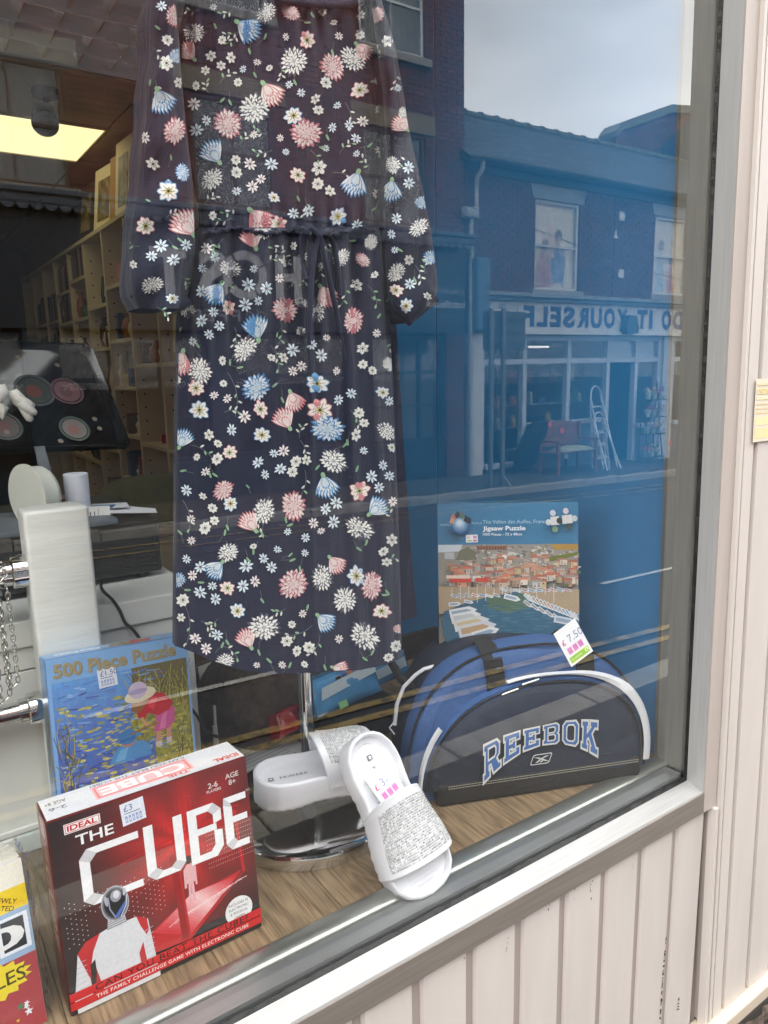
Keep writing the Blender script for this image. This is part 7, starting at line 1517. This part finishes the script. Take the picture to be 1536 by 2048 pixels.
# ---------------------------------------------------------------- swing tickets
def swing_tag(name, label, p, Xd, Zd, w_, h_, price):
    t = thing(name, label, 'price tag', tuple(p), group='pink and green price tags'); f = frame(p, Xd, Zd)
    mb = MB(); mb.prism([(0, 0), (w_, 0), (w_, h_), (0, h_)], f, -.0008, 0); mb.build('card', mat('tag_card', (234, 234, 236), .5, var=.02), t)
    pr = Print(f, .0003, 4e-5); pr.text('£', w_*.10, h_*.56, h=h_*.15, rgb=(206, 40, 120), off=.02); pr.text(price, w_*.38, h_*.55, h=h_*.2, rgb=(130, 140, 180))
    for k in range(3):
        pr.rect(w_*(.16+.24*k), h_*.28, w_*(.35+.24*k), h_*.46, (224, 150, 204))
        for j in range(3): pr.rect(w_*(.19+.24*k+.05*j), h_*.31, w_*(.215+.24*k+.05*j), h_*.43, (196, 90, 170))
    pr.rect(w_*.08, h_*.06, w_*.92, h_*.22, (150, 196, 60)); pr.text('I\'m recycled', w_*.13, h_*.10, h=h_*.075, wd=w_*.46, rgb=(240, 246, 226)); pr.ell(w_*.82, h_*.145, w_*.07, w_*.07, (240, 246, 226), 0, 14); pr.ell(w_*.82, h_*.145, w_*.045, w_*.045, (150, 196, 60), 0, 12)
    pr.build('tag_print', STK, t)
p = at_d(1143, 1334, 1.235); q = at_d(1186, 1302, 1.235); r = at_d(1107, 1268, 1.245)
swing_tag('price_tag', 'white price tag with green strip tied to the sports bag', p, q-p, r-p, (q-p).length, (r-p).length, '7.50')

# ---------------------------------------------------------------- white sliders
RUBW = mat('white_moulded_foam', (232, 233, 238), .42, var=.02, bump=.05, bscale=200)
def half(x):   # half width of the sole along its length 0..1
    T = [(0, .0), (.015, .016), (.05, .027), (.12, .036), (.22, .039), (.38, .036), (.52, .039), (.68, .048), (.80, .050), (.90, .045), (.96, .034), (.99, .018), (1.0, 0)]
    return itp(T, x)[0]*1.16
LEN = .262
def outline_pts(off=0, n=44, scal=0):
    P = []; xs = [.5-.5*math.cos(math.pi*i/n) for i in range(n+1)]
    for i, x in enumerate(xs):
        P.append((x, half(x)))
    for x in xs[::-1][1:-1]: P.append((x, -half(x)))
    out_ = []; N = len(P)
    for i, (x, y) in enumerate(P):
        a, b = P[i-1], P[(i+1) % N]; tx, ty = (b[0]-a[0])*LEN, b[1]-a[1]; l = math.hypot(tx, ty) or 1; nx, ny = -ty/l, tx/l
        s_ = off + (scal*(1 if i % 2 else -1)); out_.append((x*LEN+nx*s_, y+ny*s_))
    return out_
def slider(name, label, O, E1, N, stones=True, text=None):
    """O heel end at the bottom of the sole, E1 heel->toe, N up out of the footbed"""
    E1 = Vector(E1).normalized(); N = Vector(N); N = (N-E1*N.dot(E1)).normalized(); E2 = N.cross(E1)
    T = lambda x, y, z: Vector(O)+E1*x+E2*y+N*z
    t = thing(name, label, 'sandal', tuple(O), group='white rhinestone sliders')
    lift = lambda x: .040+.010*(1-min(1, x/LEN*1.6))         # platform a little higher at the heel
    mb = MB(); R_ = []
    for off, z, sc in ((-.004, 0, .0008), (.0, .003, .0008), (.0008, .008, .0), (.0, .02, 0), (.0005, 1.0, 0), (-.001, 1.07, 0), (-.004, 1.10, 0), (-.0065, 1.06, 0), (-.009, .86, 0), (-.016, .80, 0)):
        R_.append([T(x, y, (z if z < .5 else lift(x)*z)) for x, y in outline_pts(off, 44, sc)])
    mb.loft(R_, cap=False); n = len(R_[0]); mb.add(R_[0], [tuple(range(n))])
    m2 = outline_pts(-.016); k = 44
    # footbed: strips across
    for i in range(1, k-1):
        a, b, c, d = m2[i], m2[i+1], m2[-(i+1)], m2[-i]
        for s0 in range(6):
            def P2(p, q, s): x = p[0]+(q[0]-p[0])*s; y = p[1]+(q[1]-p[1])*s; return T(x, y, lift(x)*.80-.0035*4*s*(1-s))
            mb.add([P2(a, d, s0/6), P2(b, c, s0/6), P2(b, c, (s0+1)/6), P2(a, d, (s0+1)/6)], [(0, 1, 2, 3)])
    sole = mb.build('sole', RUBW, t, smooth=50)
    # tread serrations
    # strap over the instep
    xa, xb = .120, .214
    def arc(x, s, r):      # s 0..1 from one side to the other
        hw = half(min(.97, x/LEN))+.0015; th = math.pi*s; hgt = .058-.016*((x-xa)/(xb-xa))
        y = hw*math.cos(th)*(1+0*r); z = lift(x)*.55+(hgt+lift(x)*.35)*max(0, math.sin(th))**.75
        return y*(1+r/.05), z+r
    xf = lambda s, q: (xa+.016*math.sin(math.pi*s)*(-1 if q == 0 else 0)+.0) if q == 0 else xb-.006+.004*math.sin(math.pi*s)
    ns, nx = 30, 10; mb = MB()
    grid_o = [[None]*(ns+1) for _ in range(nx+1)]
    for r in (0.0, .0045):
        mb.grid(ns, nx, lambda s, q, r=r: (lambda x: T(x, *arc(x, s, r)))(xf(s, 0)*(1-q)+xf(s, 1)*q))
    for q in (0, 1):
        P0 = [(lambda x: T(x, *arc(x, i/ns, 0)))(xf(i/ns, q)) for i in range(ns+1)]; P1 = [(lambda x: T(x, *arc(x, i/ns, .0045)))(xf(i/ns, q)) for i in range(ns+1)]
        mb.tube([(a+b)/2 for a, b in zip(P0, P1)], .0030, 8)
    mb.build('strap', RUBW, t, smooth=60)
    if stones:
        mb = MB(); nr, ncol = 25, 40
        for i in range(nr):
            for j in range(ncol):
                s = .17+.66*(j+.5)/ncol; q = .10+.84*(i+.5)/nr; x = xf(s, 0)*(1-q)+xf(s, 1)*q; e = .0011
                def S(ds, dx, r): return T(x+dx, *arc(x+dx, s+ds, .0048+r))
                ds = .66/ncol*.44; dx = .84/nr*.094*.42
                top_ = S(frn.uniform(-.6, .6)*ds, frn.uniform(-.6, .6)*dx, .0017); mb.add([S(-ds, -dx, 0), S(ds, -dx, 0), S(ds, dx, 0), S(-ds, dx, 0), top_], [(0, 1, 4), (1, 2, 4), (2, 3, 4), (3, 0, 4)], None, lin((frn.choice((176, 194, 204, 212, 220, 232, 246)),)*3))  # random grey per stone paints the glitter into the colour
        mb.build('rhinestones', print_mat('rhinestone_glass', .12, coat=.6), t, kind='stuff')
    # stamped wording and pimples on the footbed
    pr = Print(lambda a, b, d=0: T(a, b, lift(a)*.80-.0030+d+.0014), .0006, 4e-5)
    if text:
        x0, dirn = text
        ps, asp = text_polys('PRIMARK', .0, 1.25); wd, ht = .050, .0062
        for p_ in ps: pr.mb.add([pr.fn(x0+(a*wd)*1.0, -.003+b*ht*dirn*1.0, pr.d) for a, b in p_], [tuple(range(len(p_)))], None, lin((96, 98, 108)))
        pr.d += 4e-5; pr.rect(x0-.020, -.004, x0-.011, .005, (120, 122, 130)); pr.rect(x0-.018, -.001, x0-.013, .003, (226, 226, 230))
    pr.d += 4e-5
    for i in range(26):
        for j in range(13):
            x, y = .10+i*.0062, -.024+j*.004
            if abs(y) < half(x/LEN)-.019: pr.ell(x, y, .0009, .0009, (206, 208, 216), 0, 5, same=True)
    pr.build('footbed_print', STK, t)
    return T, t
# upright slider: toe down against the glass, heel resting on the other slider
toe = at_y(855, 1772, .034)
lo, hi = .9, 1.5
dd = ray(717, 1476)
tmid = (toe-CAM).dot(dd)/dd.dot(dd)      # nearest point of that ray to the toe
heel = CAM+dd*(tmid+.004); e1 = (toe-heel).normalized()
nv = (CAM-(toe+heel)/2).normalized()*1.0 + CR*.40 + CU*.12
nv = (nv-e1*nv.dot(e1)).normalized()
TA, sa_ = slider('slider_sandal', 'white slider sandal with rhinestone strap leaning upright against the glass', heel-nv*.030-e1*.004, e1, nv, True, (.055, 1))
f = TA(.088, -.010, .040); fz = TA(.088, .032, .040)
pt0 = TA(.128, -.014, .0372); tz = (TA(0, 0, 0)-TA(.1, 0, 0)).normalized(); txd = (TA(0, .1, 0)-TA(0, 0, 0)).normalized()
swing_tag('price_tag', 'white price tag with green strip tucked under the rhinestone strap', pt0+(TA(0, 0, .01)-TA(0, 0, 0)), txd+tz*.2, tz-txd*.2, .046, .066, '3-')
# flat slider on a clear riser
hz = .983
hp = at_z(520, 1612, hz); tpx = at_z(770, 1545, hz); e1 = (tpx-hp); e1.z = 0
TB, sb_ = slider('slider_sandal', 'white slider sandal lying flat on a clear riser behind the upright one', hp+Vector((0, .012, 0))-e1.normalized()*.004, e1, (0, -.10, 1), True, (.045, 1))
c = hp+e1.normalized()*.15
acrylic('acrylic_riser', 'clear acrylic riser on the chrome base under the white sandal', (c.x+.005, c.y+.012, .9325), (.15, .10, hz-.9335), rz=math.atan2(e1.y, e1.x)+.05)
acrylic('acrylic_riser', 'clear acrylic riser half hidden left of the game box', (at_z(62, 1715, .9).x+.03, .40, .9006), (.10, .10, .075), rz=.15)

mb = MB(); mb.bbox((-.068, -.045, 0), (.068, .045, hz-.9335-.006), .004, 2, Matrix.Translation((c.x+.005, c.y+.012, .933)) @ Matrix.Rotation(math.atan2(e1.y, e1.x)+.05, 4, 'Z')); mb.solo('black_block', mat('gloss_black_block', (20, 22, 23), .08), 'glossy black block inside the clear riser under the white sandal', 'block')  # added block stands for the dark reflection in the chrome base
# ---------------------------------------------------------------- router, packets, books
ro = thing('white_router', 'flat grey white router box with an upright aerial', 'router', tuple(at_z(560, 1500, .9)))
r0 = at_z(506, 1560, .925); RXd = Vector((.84, .18, 0)).normalized(); MR = fmat((r0.x-.01, r0.y+.0, .925), RXd, (-RXd.y, RXd.x, 0))
mb = MB(); mb.bbox((-.02, 0, -.024), (.17, .15, 0), .004, 2, MR); mb.build('case', mat('router_grey', (176, 178, 176), .5, var=.03), ro, smooth=40)
pr = Print(frame((r0.x-.01, r0.y, .925), RXd, (-RXd.y, RXd.x, 0)), .0004, 4e-5)
for k in range(9): pr.line([(.0, .03+.012*k), (.13, .03+.012*k)], .0022, (130, 132, 132), same=k > 0)
for k in range(7): pr.ell(.01+.02*k, .018, .0022, .0018, (70, 72, 74), 0, 8, same=k > 0)
pr.text('Connect', .012, .135, h=.008, rgb=(90, 92, 94)); pr.build('case_print', STK, ro)
ab = MR @ Vector((.035, .16, -.006)); mb = MB(); mb.tube([ab, ab+Vector((0, 0, .055)), ab+Vector((.001, 0, .0555)), ab+Vector((.002, 0, .098)), ab+Vector((.002, 0, .100))], [.0065, .0048, .0032, .0028, .0015], 12); mb.build('aerial', mat('aerial_white', (206, 206, 202), .4), ro, smooth=40)
# blue wrapped packets
FILM = mat('blue_film', (78, 146, 196), .22, var=.12, vscale=12, bump=.5, bscale=40, coat=.3); FILM2 = mat('pale_film_strip', (186, 206, 214), .25, var=.08)
pk = thing('blue_packet', 'blue plastic wrapped packet lying between the stand and the bag', 'packet', tuple(at_y(700, 1440, .5)))
pa = at_y(636, 1436, .46); PX = Vector((.80, -.02, .10)).normalized(); PZ = Vector((.08, .35, 1)).normalized(); PZ = (PZ-PX*PZ.dot(PX)).normalized(); MP = fmat(pa, PX, PZ)
def pillow(M, sx, sz, sy, m, par, n='packet'):
    mb = MB(); mb.grid(14, 10, lambda u, v: M @ Vector((sx*u, sz*v, sy*(math.sin(math.pi*u)*math.sin(math.pi*v))**.35+.003*math.sin(9*u+4*v)))); mb.grid(14, 10, lambda u, v: M @ Vector((sx*u, sz*v, -.05-.01*(math.sin(math.pi*u)*math.sin(math.pi*v))**.4)))
    mb.loft([[M @ Vector((x, z, d)) for x, z in ((0, 0), (sx, 0), (sx, sz), (0, sz))] for d in (0, -.05)], cap=False); return mb.build(n, m, par, smooth=50)
pillow(MP, .155, .075, .016, FILM, pk)
prf = frame(pa, PX, PZ); pr = Print(lambda a, b, d=0: prf(a, b, .017+d), .0003, 5e-5); pr.poly([(.012, .032), (.148, .045), (.150, .066), (.02, .056)], (186, 204, 212)); 
for k, c_ in enumerate(((30, 34, 40), (60, 80, 120), (200, 120, 70), (206, 90, 70), (40, 40, 40))): pr.rect(.055+.014*k, .060+.0012*k, .067+.014*k, .066+.0012*k, c_)
pr.text('TESSRED', .06, .068, h=.006, rgb=(40, 60, 90), rot=.08); pr.rect(.045, .002, .065, .016, (130, 190, 130)); pr.build('packet_print', STK, pk)
p2 = thing('blue_packet', 'second blue wrapped packet half hidden by the bag strap', 'packet', tuple(at_y(780, 1390, .56))); MP2 = fmat(at_y(742, 1378, .55), PX, PZ); pillow(MP2, .11, .055, .012, FILM, p2)
mb = MB(); f2 = fmat(at_y(742, 1378, .55), PX, PZ); mb.add([f2 @ Vector(q) for q in ((.01, .015, .0135), (.10, .02, .0135), (.10, .042, .0135), (.01, .036, .0135))], [(0, 1, 2, 3)]); mb.build('strip', FILM2, p2)
mb = MB(); q = at_z(700, 1500, .9); mb.bbox((q.x-.02, q.y+.01, .9006), (q.x+.15, q.y+.10, .962), .004); mb.solo('black_carton', mat('black_carton', (24, 26, 34), .5), 'black box underneath the blue wrapped packets', 'box')
rp = thing('red_packet', 'small red and gold snack packet behind the chrome pole', 'packet', tuple(at_z(580, 1470, .9))); MQ = fmat(at_y(560, 1478, .50), (1, .1, .1), (.1, .5, 1)); pillow(MQ, .055, .05, .01, mat('red_foil', (150, 30, 34), .3, var=.2, dirt=((206, 150, 60), .6, 40)), rp)
# stack of wrapped puzzle books
bk0 = thing('book_stack', 'plastic wrapped stack of puzzle books at the lower left', 'books', tuple(at_z(40, 2046, .9)))
fb = at_z(96, 2040, .9008); BXd = Vector((1, .10, 0)).normalized(); wkb, hkb = .20, .215; ZB = Vector((-.03, .16, 1)).normalized(); ZB = (ZB-BXd*ZB.dot(BXd)).normalized(); OB = Vector((fb.x, fb.y, .9008))-BXd*wkb; NB = BXd.cross(ZB)
MBk = fmat(OB, BXd, ZB); dk = 0
for k in range(9):
    th = .0065; mb = MB(); mb.bbox((rnd.uniform(0, .002), 0, -dk-th+.0005), (wkb-rnd.uniform(0, .003), hkb-rnd.uniform(0, .004), -dk), .0007, 1, MBk); mb.build('book', mat('book_pages', (226, 222, 208), .7, var=.06, stretch=(1, 1, 1)) if k else CARD, bk0); dk += th
fk = frame(OB, BXd, ZB); pr = Print(lambda a, b, d=0: fk(a*wkb, b*wkb, d), .0006, 3e-5); hk = hkb/wkb
pr.rect(.0, .0, .995, hk-.005, (240, 236, 220)); pr.rect(0, hk-.30, .995, hk-.16, (236, 206, 40)); pr.poly([(.60, hk-.16), (.80, hk-.16), (.995, hk-.28), (.995, hk-.30)], (236, 196, 30))
pr.text('NEWLY', .80, hk-.205, h=.03, rgb=(50, 44, 20), off=.01, rot=-.45); pr.text('UPDATED', .74, hk-.225, h=.03, rgb=(50, 44, 20), off=.01, rot=-.45)
pr.rect(0, 0, .995, hk-.60, (164, 62, 68)); pr.rect(0, hk-.60, .995, hk-.30, (150, 176, 206))
for k in range(4): pr.rect(.05+.25*k, hk-.56, .23+.25*k, hk-.33, (226, 232, 240)); pr.rect(.075+.25*k, hk-.54, .205+.25*k, hk-.35, (34, 36, 44))
pr.text('1000', .09, hk-.52, h=.14, wd=.86, rgb=(226, 226, 226), off=.03)
P = [(.70+(.26 if k % 2 else .22)*math.cos(2*math.pi*k/36), hk-.70+(.125 if k % 2 else .10)*math.sin(2*math.pi*k/36)) for k in range(36)]; pr.poly(P, (226, 206, 50)); pr.text('RIDDLES', .46, hk-.74, h=.085, wd=.46, rgb=(70, 60, 24), off=.01)
for k in range(26):
    x, y, r = rnd.random()*.95, rnd.random()*(hk-.85), rnd.uniform(.012, .03); o = rnd.random()*6; c_ = rnd.choice([(230, 232, 236), (60, 130, 90), (220, 190, 60), (236, 236, 240)])
    pr.poly([(x+r*(1 if j % 2 else .45)*math.cos(o+math.pi*j/5), y+r*(1 if j % 2 else .45)*math.sin(o+math.pi*j/5)) for j in range(10)], c_, same=k > 0)
pr.build('cover_print', GLOSS, bk0)
mb = MB(); wr = pane_mat('shrink_wrap', 1.35, (.96, .96, .96), .08, .0); wv2 = lambda u, v: .0035+.003*math.sin(23*u+9*v)*math.sin(17*v)
mb.grid(10, 30, lambda u, v: MBk @ Vector((wkb+.002+abs(wv2(u, v)), -.0+hkb*1.02*v, .004-(dk+.01)*u))); mb.grid(24, 8, lambda u, v: MBk @ Vector((wkb*u+.003*v, hkb+.002+abs(wv2(u, v)), .002-(dk+.006)*v))); mb.build('shrink_wrap', wr, bk0, smooth=60)
